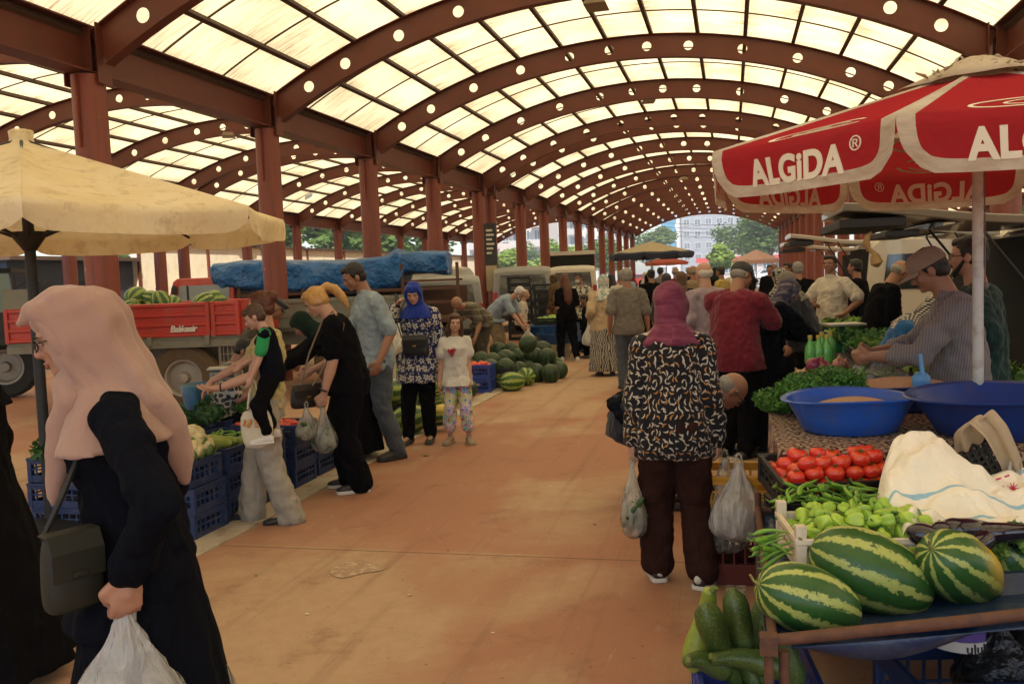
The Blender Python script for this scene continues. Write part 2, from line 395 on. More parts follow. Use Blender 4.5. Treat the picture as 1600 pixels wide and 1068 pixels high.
def ik(S, T, l1, l2, hint):
    S, T = Vector(S), Vector(T); d = T-S; L = min(d.length, (l1+l2)*.995); d = d.normalized(); T = S+d*L
    a = (l1*l1-l2*l2+L*L)/(2*L); h = math.sqrt(max(l1*l1-a*a, 0)); hv = Vector(hint); hv = (hv-d*hv.dot(d)).normalized()
    return S+d*a+hv*h, T
def hand(g, wr, d, pn, H, side, curl=35, k=1.0):
    """palm, four fingers, thumb. wr wrist, d finger direction, pn palm normal (fingers curl towards it), side +1 right"""
    d = Vector(d).normalized(); pn = Vector(pn); pn = (pn-d*pn.dot(d)).normalized(); u = d.cross(pn)*side   # u: towards the thumb
    s = H/1.7*k; Q = Matrix((u, pn, d)).transposed()
    g.ell(wr+d*.048*s, (.040*s, .015*s, .052*s), Q, 14, 10); g.cap(wr, wr+d*.045*s, .022*s, .026*s, 12)
    for i, (off, ln) in enumerate(((.031, .070), (.011, .078), (-.010, .072), (-.030, .058))):
        b = wr+(d*(.086-.004*abs(i-1.2))+u*off)*s; c = R(curl*(1+.10*i)); p = b; r = (.0098-.0006*i)*s; dirv = d
        pts = [b-d*.03*s, b]; rs = [r, r]
        for q, f in enumerate((.45, .31, .24)):
            an = c*(.5+.45*q) if q else c*.55
            an = c*(.5 if q == 0 else 1.15 if q == 1 else 1.6)
            dv = d*math.cos(an)+pn*math.sin(an)+u*(off*1.2); p = p+dv.normalized()*ln*f*s; pts.append(p.copy()); rs.append(r*(.97-.09*q))
        g.chain(pts, rs, 10)
    t0 = wr+(d*.018+u*.026)*s; t1 = t0+(u*.030+d*.030+pn*.014)*s; t2 = t1+(d*.026+pn*.016+u*.006-u*.010*curl/40)*s; t3 = t2+(d*.018+pn*.012-u*.010*curl/40)*s
    g.chain([t0, t1, t2, t3], [.017*s, .0125*s, .011*s, .0085*s], 10)
PEOPLE = []
def person(loc, rz, H, label, cat='person', group=None, skn='a', female=False, bulk=1., lean=0, side=0, twist=0, neck=0, hyaw=0, htilt=0,
           RH=None, LH=None, rh=None, lh=None, eR=None, eL=None, RF=(.1, 0), LF=(-.1, 0), hz=None, kn=(0, 1, 0), hip=(0, 0),
           top=None, pants=None, skirt=None, scarf=None, hair=None, hat=None, shoes=None, sole=None, vox=.012, curl=(30, 30), glasses=None, beard=None, mask=None, footyaw=(8, -8), sit=None, belly=0, collar=None, detail=True):
    h = H; root = empty('person', (loc[0], loc[1], 0), rz, label, cat, group)
    bs = .5+.5*bulk; hz = hz if hz is not None else .527*h
    Pv = Vector((hip[0], hip[1], hz)); T0 = Matrix.Rotation(R(side), 3, 'Y') @ Rx(-lean*.7); T1 = Matrix.Rotation(R(side), 3, 'Y') @ Rx(-lean*1.12) @ Matrix.Rotation(R(twist), 3, 'Z')
    mid = Pv+T0@Vector((0, 0, .135*h)); N = mid+T1@Vector((0, 0, .168*h))
    sw = (.094 if female else .108)*h*bs
    Q = Matrix.Rotation(R(side*.6), 3, 'Y') @ Rx(-(lean*.75+neck)) @ Matrix.Rotation(R(hyaw), 3, 'Z') @ Matrix.Rotation(R(htilt), 3, 'Y')
    Qn = Rx(-(lean*.9+neck*.5)); NT_ = N+Qn@Vector((0, .012*h, .05*h)); Hc = NT_+Q@Vector((0, .012*h, .055*h))
    hs = 1.0 if H > 1.4 else (1.12 if H > 1.1 else 1.3); e = h*hs
    # ---- arms and legs
    SH = {}; EL = {}; HA = {}; D1 = {}
    for s, tgt, hint in ((1, RH, eR), (-1, LH, eL)):
        S = N+T1@Vector((s*sw, -.005*h, -.034*h)); SH[s] = S
        if tgt is None: tgt = S+Vector((s*.05*h, .03*h, -.31*h))
        E, Wp = ik(S, tgt, .172*h, .148*h, hint or (s*.25, -1, -.3)); EL[s] = E; HA[s] = Wp; D1[s] = (Wp-E).normalized()
    HI = {}; KN = {}; AN = {}
    for s, ft in ((1, RF), (-1, LF)):
        Hj = Pv+Vector((s*.052*h, 0, -.01*h)); HI[s] = Hj; az = ft[2] if len(ft) > 2 else .045*h
        K, A_ = ik(Hj, (ft[0], ft[1], az), .245*h, .237*h, kn if sit is None else sit); KN[s] = K; AN[s] = A_
    g = MB()
    rb = bs*h
    g.loft([(Pv+Vector((0, 0, -.05*h)), .075*rb, .055*rb, T0), (Pv, .085*rb, .06*rb, T0), (mid, .072*rb, .05*rb, T0), (mid+T1@Vector((0, 0, .08*h)), .085*rb, .057*rb, T1), (N-T1@Vector((0, 0, .02*h)), .07*rb, .045*rb, T1), (N, .04*h, .038*h, T1)], 18)
    g.cap(N-T1@Vector((0, 0, .03*h)), NT_+Q@Vector((0, 0, .02*h)), .037*h*bs, .032*h)
    for s in (1, -1):
        g.chain([SH[s], EL[s]], [.030*rb, .023*rb]); m2 = EL[s].lerp(HA[s], .3); g.chain([EL[s], m2, HA[s]], [.0225*rb, .0235*rb, .0155*h])
        c = curl[0] if s > 0 else curl[1]; hd = rh if s > 0 else lh
        dd, pp = (hd if hd else (D1[s]+Vector((0, 0, -.15)), (-s, .25, 0)))
        hand(g, HA[s], dd, pp, h, s, c, 1.0 if H > 1.4 else .95)
        calf = KN[s].lerp(AN[s], .3)+Vector((0, -.008*h, 0))
        g.chain([HI[s], KN[s]], [.048*rb, .033*rb], 12); g.chain([KN[s], calf, AN[s]], [.031*rb, .033*rb, .019*h], 12)
        yw = R(footyaw[0] if s > 0 else footyaw[1]); fd = Vector((math.sin(yw), math.cos(yw), 0))
        g.chain([AN[s]+Vector((0, 0, -.005*h)), AN[s]+fd*.06*h+Vector((0, 0, -.022*h))], [.02*h, .016*h], 10)
    # ---- head: cranium, face wedge, jaw, brow, nose, lips, chin, ears
    def hp(x, y, z): return Hc+Q@Vector((x*e, y*e, z*e))
    def hell(c, r): g.ell(hp(*c), (r[0]*e, r[1]*e, r[2]*e), Q, 18, 12)
    hell((0, -.006, .014), (.0445, .054, .050)); hell((0, .010, -.016), (.037, .040, .044)); hell((0, .019, -.040), (.025, .027, .020))
    hell((0, .041, .012), (.030, .010, .008)); hell((0, .030, -.004), (.034, .016, .020))
    for s in (1, -1):
        hell((s*.0445, -.004, -.006), (.006, .011, .018)); hell((s*.021, .034, -.012), (.013, .012, .012))
    g.cap(hp(0, .047, .006), hp(0, .058, -.012), .0045*e, .0075*e, 10); hell((0, .054, -.015), (.0105, .007, .006))
    hell((0, .045, -.030), (.014, .009, .0065)); hell((0, .043, -.046), (.012, .009, .010))
    body = g.build('body', skin(skn), root, rs=min(vox*.75, .0085), sm=2)
    if detail:
        for s in (1, -1):
            g = MB(); g.ell(hp(s*.0175, .0462, .002), (.0062*e, .0034*e, .0026*e), Q, 12, 8); o = g.build('eye', WHITE_EYE, root)
            g = MB(); g.ell(hp(s*.0175, .0484, .0018), (.0030*e, .0020*e, .0026*e), Q, 10, 6); g.build('iris', IRIS, o)
            g = MB(); g.tube([hp(s*.010, .0475, .0048), hp(s*.0175, .0500, .0056), hp(s*.025, .0465, .0042)], [.0009*e, .0013*e, .0008*e], 6); g.build('eyelid', skin(skn) if female is None else IRIS, o)
            g = MB(); g.tube([hp(s*.008, .0515, .0125), hp(s*.018, .0505, .0150), hp(s*.029, .044, .0115)], [.0014*e, .0017*e, .0008*e], 6)
            g.build('eyebrow', H_BLACK if hair is None or hair[0] not in (H_GREY, H_WHITE) else H_GREY, root)
        g = MB(); g.tube([hp(-.0125, .0505, -.031), hp(0, .0545, -.0293), hp(.0125, .0505, -.031)], [.0012*e, .0026*e, .0012*e], 8); g.tube([hp(-.010, .0505, -.0325), hp(0, .0535, -.034), hp(.010, .0505, -.0325)], [.0012*e, .003*e, .0012*e], 8)
        g.build('lips', LIPS, root)
    # ---- clothes
    def tors(L, hem, sl, mat, name, folds=.02, open_=False):
        g = MB(); ph = random.random()*6; secs = []
        fo = lambda a, t: folds*math.sin(7*a+ph+4*t)*(1-t)**1.2*1.4+folds*.5*math.sin(11*a-ph*2+7*t)*(1-t)
        br = 1.0 if not female else .93
        hemz = hz+(hem-.527)*h
        if hemz < hz-.04*h:
            k = (hz-hemz)/h; c = Vector(((AN[1].x+AN[-1].x)/2, (KN[1].y+KN[-1].y)/2, 0))
            for q in (1, .5):
                cc = Pv.lerp(Vector((c.x*.5+Pv.x*.5, c.y*.5+Pv.y*.5, hemz)), q); cc.z = hz-(hz-hemz)*q
                secs.append((cc, (.108+.06*k*q)*rb+L, (.086+.07*k*q)*rb+L))
            secs.append((Pv, .108*rb*(1.03 if female else 1)+L, .074*rb*(1+belly*.4)+L, T0))
        else: secs.append((Pv+T0@Vector((0, 0, hemz-hz)), .1*rb+L, .072*rb*(1+belly*.5)+L, T0))
        secs += [(Pv.lerp(mid, .55)+T0@Vector((0, belly*.03*h, 0)), .093*rb*br+L, .068*rb*(1+belly)+L, T0), (mid+T1@Vector((0, belly*.015*h, .02*h)), .091*rb*br+L, .064*rb*(1+belly*.6)+L, T1),
                 (mid+T1@Vector((0, .008*h if female else .004*h, .085*h)), .098*rb*br+L*.8, (.076 if female else .068)*rb+L*.7, T1),
                 (N-T1@Vector((0, .004*h, .025*h)), .088*rb+L*.5, .05*rb+L*.6, T1), (N+T1@Vector((0, -.002*h, .004*h)), .05*h, .043*h, T1)]
        g.loft(secs, 40, fo)
        for s in (1, -1):
            g.cap(N+T1@Vector((s*.03*h, -.004*h, -.016*h)), SH[s], .032*rb, .031*rb+L*.4)
            r0, r1 = .031*rb+L*.5, .0255*rb+L*.7
            if sl <= 1: g.chain([SH[s], SH[s].lerp(EL[s], sl*.5), SH[s].lerp(EL[s], sl)], [r0, .030*rb+L*.8, .028*rb+L*1.3], 16)
            else: g.chain([SH[s], EL[s], EL[s].lerp(HA[s], sl-1)], [r0, r1, .020*h+L*.8], 16)
        return g.build(name, mat, root, rs=vox, sm=3, disp=(.034 if H > 1.3 else .018, .075))
    def legs(L, end, flare, mat, name='trousers'):
        g = MB(); g.loft([(Pv+Vector((0, 0, -.07*h)), .09*rb+L, .066*rb+L), (Pv, .094*rb+L, .068*rb*(1+belly*.2)+L, T0), (Pv+T0@Vector((0, 0, .06*h)), .088*rb+L, .064*rb+L, T0)], 24)
        for s in (1, -1):
            A2 = KN[s].lerp(AN[s], end)
            g.chain([HI[s]+Vector((0, 0, -.02*h)), KN[s], A2], [.053*rb+L, .036*rb+L+flare*.3, .027*h+L*.9+flare], 18)
        return g.build(name, mat, root, rs=vox, sm=3, disp=(.034, .09))
    def skirt_(L, hem, rad, mat, name='skirt'):
        g = MB(); ph = random.random()*6; c = Vector(((AN[1].x+AN[-1].x)/2, (AN[1].y+AN[-1].y)/2, hem*h))
        secs = []
        for q in (1, .8, .6, .4, .2): 
            cc = Pv.lerp(c, q); secs.append((cc, .1*rb+L+(rad-.1)*q*h*.9, .08*rb+L+(rad-.085)*q*h*.9))
        secs += [(Pv, .101*rb+L, .075*rb+L, T0), (Pv+T0@Vector((0, 0, .07*h)), .086*rb+L, .062*rb+L, T0)]
        g.loft(secs, 56, lambda a, t: .055*(1-t)*math.sin(9*a+ph+t)+.03*(1-t)*math.sin(16*a+2*ph))
        return g.build(name, mat, root, rs=vox, sm=2, disp=(.018, .12))
    if pants: legs(*pants)
    if skirt: skirt_(*skirt)
    if top: t_ob = tors(top[0], top[1], top[2], top[3], top[4] if len(top) > 4 else 'shirt')
    if collar:
        g = MB(); g.loft([(N+T1@Vector((0, .0, -.012*h)), .05*h, .046*h, T1@Rx(12)), (N+T1@Vector((0, .004*h, .02*h)), .041*h, .04*h, T1@Rx(18))], 24, caps=False)
        g.build('collar', collar, root, solid=.006)
    if scarf:
        ms, dr = scarf[0], scarf[1]; g = MB()
        g.ell(hp(0, -.014, .012), (.055*e, .060*e, .060*e), Q, 24, 16)
        g.ell(hp(0, .006, .036), (.045*e, .044*e, .032*e), Q, 20, 12)
        ring = [hp(.047*math.sin(a), .022+.012*math.cos(a)*(1 if math.cos(a) > 0 else .2), -.004+.056*math.cos(a)) for a in [2*PI*i/20 for i in range(21)]]
        g.tube(ring, .0105*e, 8, caps=False)
        g.chain([hp(0, -.012, -.01), NT_+Q@Vector((0, .0, -.005*h))], [.052*e, .054*h], 18)
        g.chain([hp(0, .012, -.055), N+T1@Vector((0, .022*h, .01*h))], [.03*e, .05*h], 16)
        ph = random.random()*6
        low = N+T1@Vector((0, .008*h, -.045*h-dr*.6))
        g.loft([(low, .1*rb+.02+dr*.35, .068*rb+.025+dr*.3, T1), (N+T1@Vector((0, .004*h, -.02*h)), .088*rb+.02, .062*rb+.02, T1), (N+T1@Vector((0, .004*h, .03*h)), .052*h, .052*h, T1)], 40, lambda a, t: .06*(1-t)*math.sin(6*a+ph)+.03*math.sin(10*a+ph*2+3*t))
        for p in scarf[2] if len(scarf) > 2 else []: g.chain([Vector(q[:3]) for q in p], [q[3] for q in p], 16)
        g.build('headscarf', ms, root, rs=min(vox, .011), sm=3, disp=(.012, .06))
    if hair:
        mh, style = hair; g = MB()
        if style == 'long' or style == 'pony':
            g.ell(hp(.006, .012, .044), (.042*e, .036*e, .024*e), Q, 18, 10)
            for s in (1, -1): g.ell(hp(s*.034, .006, .012), (.016*e, .030*e, .034*e), Q, 16, 10)
        if style in ('short', 'long', 'pony', 'bun', 'boy'):
            g.ell(hp(0, -.012, .020), (.0485*e, .054*e, .051*e), Q, 24, 14); g.ell(hp(0, -.026, -.008), (.044*e, .036*e, .038*e), Q, 20, 12)
            g.ell(hp(.004, .020, .048), (.034*e, .028*e, .017*e), Q, 18, 10)
            for s in (1, -1): g.cap(hp(s*.043, .008, .018), hp(s*.0435, .004, -.004), .008*e, .0045*e, 8)
        if style == 'boy': g.ell(hp(0, .026, .040), (.038*e, .024*e, .018*e), Q, 18, 10)
        if style == 'bald':
            g.ell(hp(0, -.019, .000), (.0478*e, .0455*e, .036*e), Q, 22, 14)
            for s in (1, -1): g.cap(hp(s*.043, .006, .012), hp(s*.0435, .003, -.006), .006*e, .004*e, 8)
        if style == 'long':
            b = N+T1@Vector((0, -.055*h, -.02*h)); g.chain([hp(0, -.03, .0), hp(0, -.04, -.04), b, b+Vector((0, -.015, -.10*h)), b+Vector((0, 0, -.17*h))], [.046*e, .046*e, .05*h, .05*h, .022*h], 16)
            for s in (1, -1): g.chain([hp(s*.035, -.0, .01), hp(s*.045, -.008, -.05), N+T1@Vector((s*.045*h, .0, -.02*h))], [.02*e, .022*e, .02*h], 12)
        if style == 'pony':
            g.chain([hp(0, -.055, .030), hp(0, -.085, .030), hp(0, -.105, -.005), hp(0, -.11, -.06), hp(0, -.10, -.105)], [.016*e, .018*e, .023*e, .021*e, .010*e], 14)
        if style == 'bun': g.ell(hp(0, -.062, .040), (.026*e, .022*e, .024*e), Q, 18, 12)
        g.build('hair', mh, root, rs=min(vox, .009), sm=2, disp=(.010, .022))
    if hat:
        mh, kind = hat; g = MB()
        pr = [(.003, .066), (.026, .063), (.042, .052), (.051, .034), (.0535, .016), (.053, .010)]
        if kind == 'flat': pr = [(.003, .060), (.035, .058), (.058, .048), (.061, .040), (.051, .028), (.050, .022)]
        rr = []
        for r, z in pr: rr.append([hp(r*math.cos(a), -.006+r*1.16*math.sin(a), z+.004) for a in [2*PI*j/28 for j in range(28)]])
        g.ring_stack(rr)
        o = g.build('cap', mh, root); m = o.modifiers.new('s', 'SOLIDIFY'); m.thickness = .003
        g = MB(); vr = []
        ln = .055 if kind == 'cap' else .02
        for i in range(9):
            t = -1+2*i/8; x = .040*t; yb = .050*math.sqrt(max(0, 1-t*t*.55))-.006; vr.append([hp(x, yb-.004, .018), hp(x*1.0, yb+ln*math.sqrt(max(.02, 1-t*t)), .010-.006*t*t)])
        g.ring_stack([[a, b, b-Q@Vector((0, 0, .0018*e)), a-Q@Vector((0, 0, .0018*e))] for a, b in vr]); g.build('visor', mh, o)
    if glasses:
        g = MB()
        for s in (1, -1):
            g.tube([hp(s*.0185+.0125*math.cos(a), .057-.004*abs(math.cos(a)), .001+.009*math.sin(a)) for a in [2*PI*i/14 for i in range(15)]], .0011*e, 6, caps=False)
            g.tube([hp(s*.031, .055, .003), hp(s*.047, .035, .004), hp(s*.048, -.002, .003)], .0012*e, 6)
        g.tube([hp(-.006, .058, .003), hp(.006, .058, .003)], .0011*e, 6); g.build('glasses', glasses, root)
    if beard:
        g = MB()
        if beard[1] == 'moustache': g.tube([hp(-.015, .048, -.030), hp(-.006, .0555, -.024), hp(.006, .0555, -.024), hp(.015, .048, -.030)], [.0015*e, .0038*e, .0038*e, .0015*e], 8)
        else:
            g.tube([hp(-.040, .008, -.012), hp(-.036, .024, -.034), hp(-.018, .040, -.050), hp(0, .046, -.056), hp(.018, .040, -.050), hp(.036, .024, -.034), hp(.040, .008, -.012)], [.004*e, .007*e, .010*e, .011*e, .010*e, .007*e, .004*e], 10)
            g.tube([hp(-.015, .048, -.031), hp(-.006, .0545, -.0245), hp(.006, .0545, -.0245), hp(.015, .048, -.031)], [.0015*e, .003*e, .003*e, .0015*e], 8)
        g.build('beard' if beard[1] != 'moustache' else 'moustache', beard[0], root, disp=None)
    if mask:
        g = MB(); g.ell(hp(0, .034, -.030), (.033*e, .026*e, .028*e), Q, 18, 12); g.build('face_mask', mask, root)
    if shoes:
        for s in (1, -1):
            yw = R(footyaw[0] if s > 0 else footyaw[1]); A = AN[s]; base = A.z-.045*h
            Mx = Matrix.Translation((A.x, A.y, base)) @ Matrix.Rotation(-yw, 4, 'Z')
            f = h if H > 1.4 else h*1.05
            prof = [(-.045, .016, .026), (-.038, .024, .040), (-.015, .0265, .052), (.010, .026, .052), (.035, .026, .040), (.065, .030, .030), (.09, .030, .024), (.108, .022, .018), (.114, .010, .012)]
            g = MB(); rings = []; sz = .010*f if sole else .001
            for y, w, z in prof:
                ring = []
                for j in range(16):
                    a = 2*PI*j/16; x = w*f*(abs(math.cos(a))**.8)*(1 if math.cos(a) > 0 else -1); zz = z*f*.5*(1+(abs(math.sin(a))**.85)*(1 if math.sin(a) > 0 else -1))
                    ring.append(Mx@Vector((x*(1 if zz < z*f*.5 else .9), y*f, zz+sz)))
                rings.append(ring)
            g.ring_stack(rings); o = g.build('shoe', shoes, root, sub=1)
            if sole:
                g = MB(); ol = [(w*1.08*f, y*f) for y, w, z in prof]; poly = ol+[(-x, y) for x, y in reversed(ol)]
                g.add([Mx@Vector((x, y, z)) for z in (.001, sz+.006*f) for x, y in poly], [tuple(range(len(poly))), tuple(range(2*len(poly)-1, len(poly)-1, -1))]+[(i, (i+1) % len(poly), len(poly)+(i+1) % len(poly), len(poly)+i) for i in range(len(poly))])
                g.build('sole', sole, o, bev=.003)
    root['_d'] = 0; del root['_d']
    info = dict(root=root, Hc=Hc, Q=Q, N=N, HA=HA, SH=SH, EL=EL, mid=mid, P=Pv, T1=T1, e=e, T0=T0, D1=D1)
    info['w'] = lambda p: Matrix.Translation((loc[0], loc[1], 0)) @ Matrix.Rotation(rz, 4, 'Z') @ Vector(p)
    PEOPLE.append(info); return info
# ---------------------------------------------------------------- printed cloth
def local_cell(n, v, scale, rnd=1.0):
    vo = n.n('TexVoronoi', {'Vector': v, 'Scale': scale, 'Randomness': rnd}, voronoi_dimensions='2D', feature='F1')
    d = n.n('VectorMath', {0: v, 1: vo.outputs['Position']}, operation='SUBTRACT'); d = n.n('VectorMath', {0: d.outputs[0], 'Scale': scale}, operation='SCALE')
    c = n.n('SeparateXYZ', {0: vo.outputs['Color']})
    x = n.n('SeparateXYZ', {0: d.outputs[0]}); a = n.math('MULTIPLY', c.outputs[0], 6.283)
    ca, sa = n.math('COSINE', a), n.math('SINE', a)
    lx = n.math('SUBTRACT', n.math('MULTIPLY', x.outputs[0], ca), n.math('MULTIPLY', x.outputs[1], sa))
    ly = n.math('ADD', n.math('MULTIPLY', x.outputs[0], sa), n.math('MULTIPLY', x.outputs[1], ca))
    return lx, ly, c, vo
def leaf_mask(n, v, scale, rnd=.8, w=.13, L=.5):
    lx, ly, c, vo = local_cell(n, v, scale, rnd)
    yy = n.math('SUBTRACT', ly, n.math('MULTIPLY', n.math('MULTIPLY', lx, lx), 1.1))
    tp = n.math('MULTIPLY', n.math('ADD', n.math('MULTIPLY', lx, .9), .75), w)       # thicker at one end
    q = n.math('ADD', n.math('POWER', n.math('DIVIDE', lx, L), 2.0), n.math('POWER', n.math('DIVIDE', yy, tp), 2.0))
    return n.math('LESS_THAN', q, 1.0), c
def flower_mask(n, v, scale, petals=5, rad=.42, rnd=.75):
    lx, ly, c, vo = local_cell(n, v, scale, rnd)
    r = n.math('SQRT', n.math('ADD', n.math('MULTIPLY', lx, lx), n.math('MULTIPLY', ly, ly)))
    an = n.math('ARCTAN2', ly, lx); k = n.math('ABSOLUTE', n.math('COSINE', n.math('MULTIPLY', an, petals/2)))
    lim = n.math('MULTIPLY', n.math('ADD', n.math('MULTIPLY', k, .72), .28), rad)
    return n.math('LESS_THAN', r, lim), n.math('LESS_THAN', r, .1), c
def cloth_mat(name, fn, rough=.88):
    n = NT(name); v = cvec(n); c = fn(n, v)
    o = n.co(); n.p(col=c, rough=rough, spec=.15, sheen=.1, normal=n.bump(n.noise(n.map(o, (1, 1, .45)), 9, 3), .5, .05)); return n.m
def f_leaf(n, v):
    m, c = leaf_mask(n, v, 27, .6, .15, .44); m2, c2 = leaf_mask(n, n.map(v, loc=(.35, .21, 0), rot=(0, 0, .7)), 25, .6, .12, .40); m2 = n.math('MULTIPLY', m2, n.math('GREATER_THAN', c2.outputs[2], .5))
    a = n.mix(n.math('GREATER_THAN', c.outputs[1], .78), (.46, .40, .30), (.36, .17, .05))
    r = n.mix(m2, (.010, .009, .011), (.44, .38, .28)); return n.mix(m, r, a)
LEAFP = cloth_mat('leaf_print_cloth', f_leaf)
def f_flow(n, v):
    m, ctr, c = flower_mask(n, v, 12.0, 5, .40, .5); m2, ct2, _ = flower_mask(n, n.map(v, loc=(.3, .1, 0)), 27, 5, .26, .9)
    r = n.mix(m2, (.012, .018, .085), (.40, .36, .29)); r = n.mix(m, r, (.48, .44, .36)); return n.mix(ctr, r, (.03, .03, .06))
FLOWP = cloth_mat('blue_flower_cloth', f_flow)
def f_dots(n, v):
    lx, ly, c, vo = local_cell(n, v, 24, .6); d = vo.outputs['Distance']
    return n.mix(n.math('LESS_THAN', d, .40), (.42, .37, .29), n.mix(n.math('LESS_THAN', d, .17), (.02, .018, .02), (.10, .08, .07)))
DOTP = cloth_mat('dark_dot_cloth', f_dots)
def f_star(n, v):
    lx, ly, c, vo = local_cell(n, v, 15, .9)
    r = n.math('SQRT', n.math('ADD', n.math('MULTIPLY', lx, lx), n.math('MULTIPLY', ly, ly)))
    an = n.math('ARCTAN2', ly, lx); k = n.math('ADD', n.math('MULTIPLY', n.math('COSINE', n.math('MULTIPLY', an, 5.0)), .10), .40)
    ring = n.math('LESS_THAN', n.math('ABSOLUTE', n.math('SUBTRACT', r, k)), .07)
    hue = n.n('HueSaturation', {'Hue': c.outputs[1], 'Saturation': 1.0, 'Color': (.55, .05, .12)}).outputs[0]
    hue2 = n.n('HueSaturation', {'Hue': c.outputs[0], 'Color': (.5, .3, .05)}).outputs[0]
    q = n.mix(n.math('LESS_THAN', r, .2), (.55, .50, .44), hue2); return n.mix(ring, q, hue)
STARP = cloth_mat('star_print_cloth', f_star)
def f_bw(n, v):
    m, ctr, c = flower_mask(n, v, 26, 5, .5, .9); return n.mix(m, (.010, .009, .010), (.40, .36, .3))
BWP = cloth_mat('black_white_floral_cloth', f_bw)
def f_dark(n, v): return n.ramp(n.noise(v, 34, 4, .7), [(.42, (.03, .03, .055)), (.55, (.10, .075, .10)), (.62, (.22, .19, .2))])
DARKP = cloth_mat('dark_mottled_scarf_cloth', f_dark)
def f_zig(n, v): return n.ramp(n.n('TexWave', {'Vector': n.map(v, (1, 1, 1)), 'Scale': 9.0, 'Distortion': 9.0, 'Detail': 2.0}).outputs[0], [(.45, (.02, .018, .016)), (.55, (.38, .34, .28))])
ZIGP = cloth_mat('zigzag_skirt_cloth', f_zig)
def f_ornd(n, v): return n.ramp(n.noise(v, 16, 4, .6), [(.45, (.012, .009, .008)), (.52, (.20, .11, .03)), (.60, (.02, .015, .012))])
ORNP = cloth_mat('dark_ornament_cloth', f_ornd)
def f_stripe(n, v):
    x = n.n('SeparateXYZ', {0: n.co()}); f = n.math('FRACT', n.math('MULTIPLY', n.math('ADD', x.outputs[1], n.math('MULTIPLY', x.outputs[2], .12)), 75)); return n.mix(n.math('GREATER_THAN', f, .55), (.21, .185, .17), (.14, .125, .13))
STRP = cloth_mat('fine_striped_shirt_cloth', f_stripe)
def f_chk(n, v): return n.n('TexChecker', {'Vector': v, 'Scale': 85.0, 'Color1': (.012, .012, .014, 1), 'Color2': (.42, .38, .32, 1)}).outputs[0]
CHKP = cloth_mat('checked_scarf_cloth', f_chk)
def f_teal(n, v): return n.ramp(n.noise(v, 13, 3, .6), [(.5, (.50, .46, .38)), (.58, (.06, .22, .22)), (.66, (.45, .42, .33))])
TEALP = cloth_mat('teal_patterned_scarf_cloth', f_teal)
def f_hs(n, v):
    x = n.n('SeparateXYZ', {0: v}); f = n.math('FRACT', n.math('MULTIPLY', x.outputs[1], 9)); return n.mix(n.math('GREATER_THAN', f, .78), (.10, .085, .055), (.22, .19, .13))
OLVP = cloth_mat('olive_striped_polo_cloth', f_hs)
def f_mask(n, v):
    m, ctr, c = flower_mask(n, v, 13, 3, .45, .9); return n.mix(m, (.46, .42, .33), (.03, .025, .02))
CRP = cloth_mat('cream_spotted_blouse_cloth', f_mask)
def f_yel(n, v): return n.ramp(n.noise(v, 22, 4, .7), [(.5, (.42, .34, .15)), (.62, (.2, .19, .04))])
YELP = cloth_mat('yellow_floral_top_cloth', f_yel)
def f_plum(n, v): return n.ramp(n.noise(n.map(v, (1, 4, 1)), 9, 4, .6), [(.4, (.13, .022, .045)), (.7, (.21, .055, .085))])
PLUM = cloth_mat('plum_crinkled_scarf_cloth', f_plum)
BLK = fabric('black_cloth', (.0035, .003, .0035)); NAVYD = fabric('dark_navy_cloth', (.0035, .004, .007)); BRN = fabric('dark_brown_trousers', (.030, .012, .009))
DEN = fabric('pale_denim_cloth', (.22, .27, .30)); JEAN = fabric('faded_jeans', (.060, .072, .085)); JEAND = fabric('dark_jeans', (.02, .022, .03))
GRYP = fabric('grey_jersey', (.29, .26, .21)); WHT = fabric('white_cotton', (.52, .49, .43)); MAR = fabric('maroon_polo_cloth', (.13, .012, .022))
BLUE = fabric('royal_blue_scarf_cloth', (.012, .03, .21)); DGRN = fabric('dark_green_cloth', (.012, .022, .016)); BEI = fabric('beige_shawl_cloth', (.40, .29, .17))
def _pink():
    n = NT('dusty_pink_scarf_cloth'); v = n.co(); fo = n.noise(n.map(v, (1, 1, .25), rot=(.5, .3, 0)), 6, 1, .4, .3); wv = n.noise(n.map(v, (1, 1, .6)), 260, 2)
    n.p(col=n.mix(n.noise(v, 4, 3), (.28, .165, .125), (.35, .22, .17)), rough=.9, spec=.15, sheen=.25, normal=n.bump(n.math('ADD', fo, n.math('MULTIPLY', wv, .02)), .6, .10)); return n.m
PINK = _pink(); GPOLO = fabric('grey_polo_cloth', (.145, .125, .10)); LBL = fabric('light_blue_shirt_cloth', (.25, .30, .35))
CREAM = fabric('cream_shirt_cloth', (.45, .40, .32)); TGRN = fabric('deep_green_tshirt_cloth', (.012, .035, .03)); BLUT = fabric('bright_blue_shirt_cloth', (.02, .09, .22))
GREEN = fabric('green_sleeve_cloth', (.02, .24, .07)); OLV = fabric('olive_trousers', (.055, .048, .03)); YEL = fabric('dull_yellow_cloth', (.38, .27, .07)); CHAR = fabric('charcoal_scarf_cloth', (.05, .045, .045))
S_BLK = M('black_shoe_leather', (.014, .013, .013), .45, .3, 20, .2); S_WHT = M('white_shoe_rubber', (.55, .52, .47), .6, .1, 20, .1); S_TAN = M('tan_clog_rubber', (.26, .19, .12), .6, .1, 20, .1); S_DK = M('dark_trainer_fabric', (.04, .038, .036), .8, .3, 30, .3)
LEATH = M('dark_bag_leather', (.020, .012, .009), .45, .2, 20, .3); OLIVB = M('olive_nylon', (.012, .011, .006), .6, .2, 20, .4, 30); GOLD = M('gold_metal', (.55, .38, .12), .3, .1, 20, 0, metal=1)
CANV = M('natural_canvas', (.50, .44, .32), .9, .12, 8, .5, 30); STRAP = M('beige_strap', (.25, .17, .10), .7, .1, 9, .1); GLS = M('dark_glasses_frame', (.02, .015, .015), .3, .1, 9, 0)
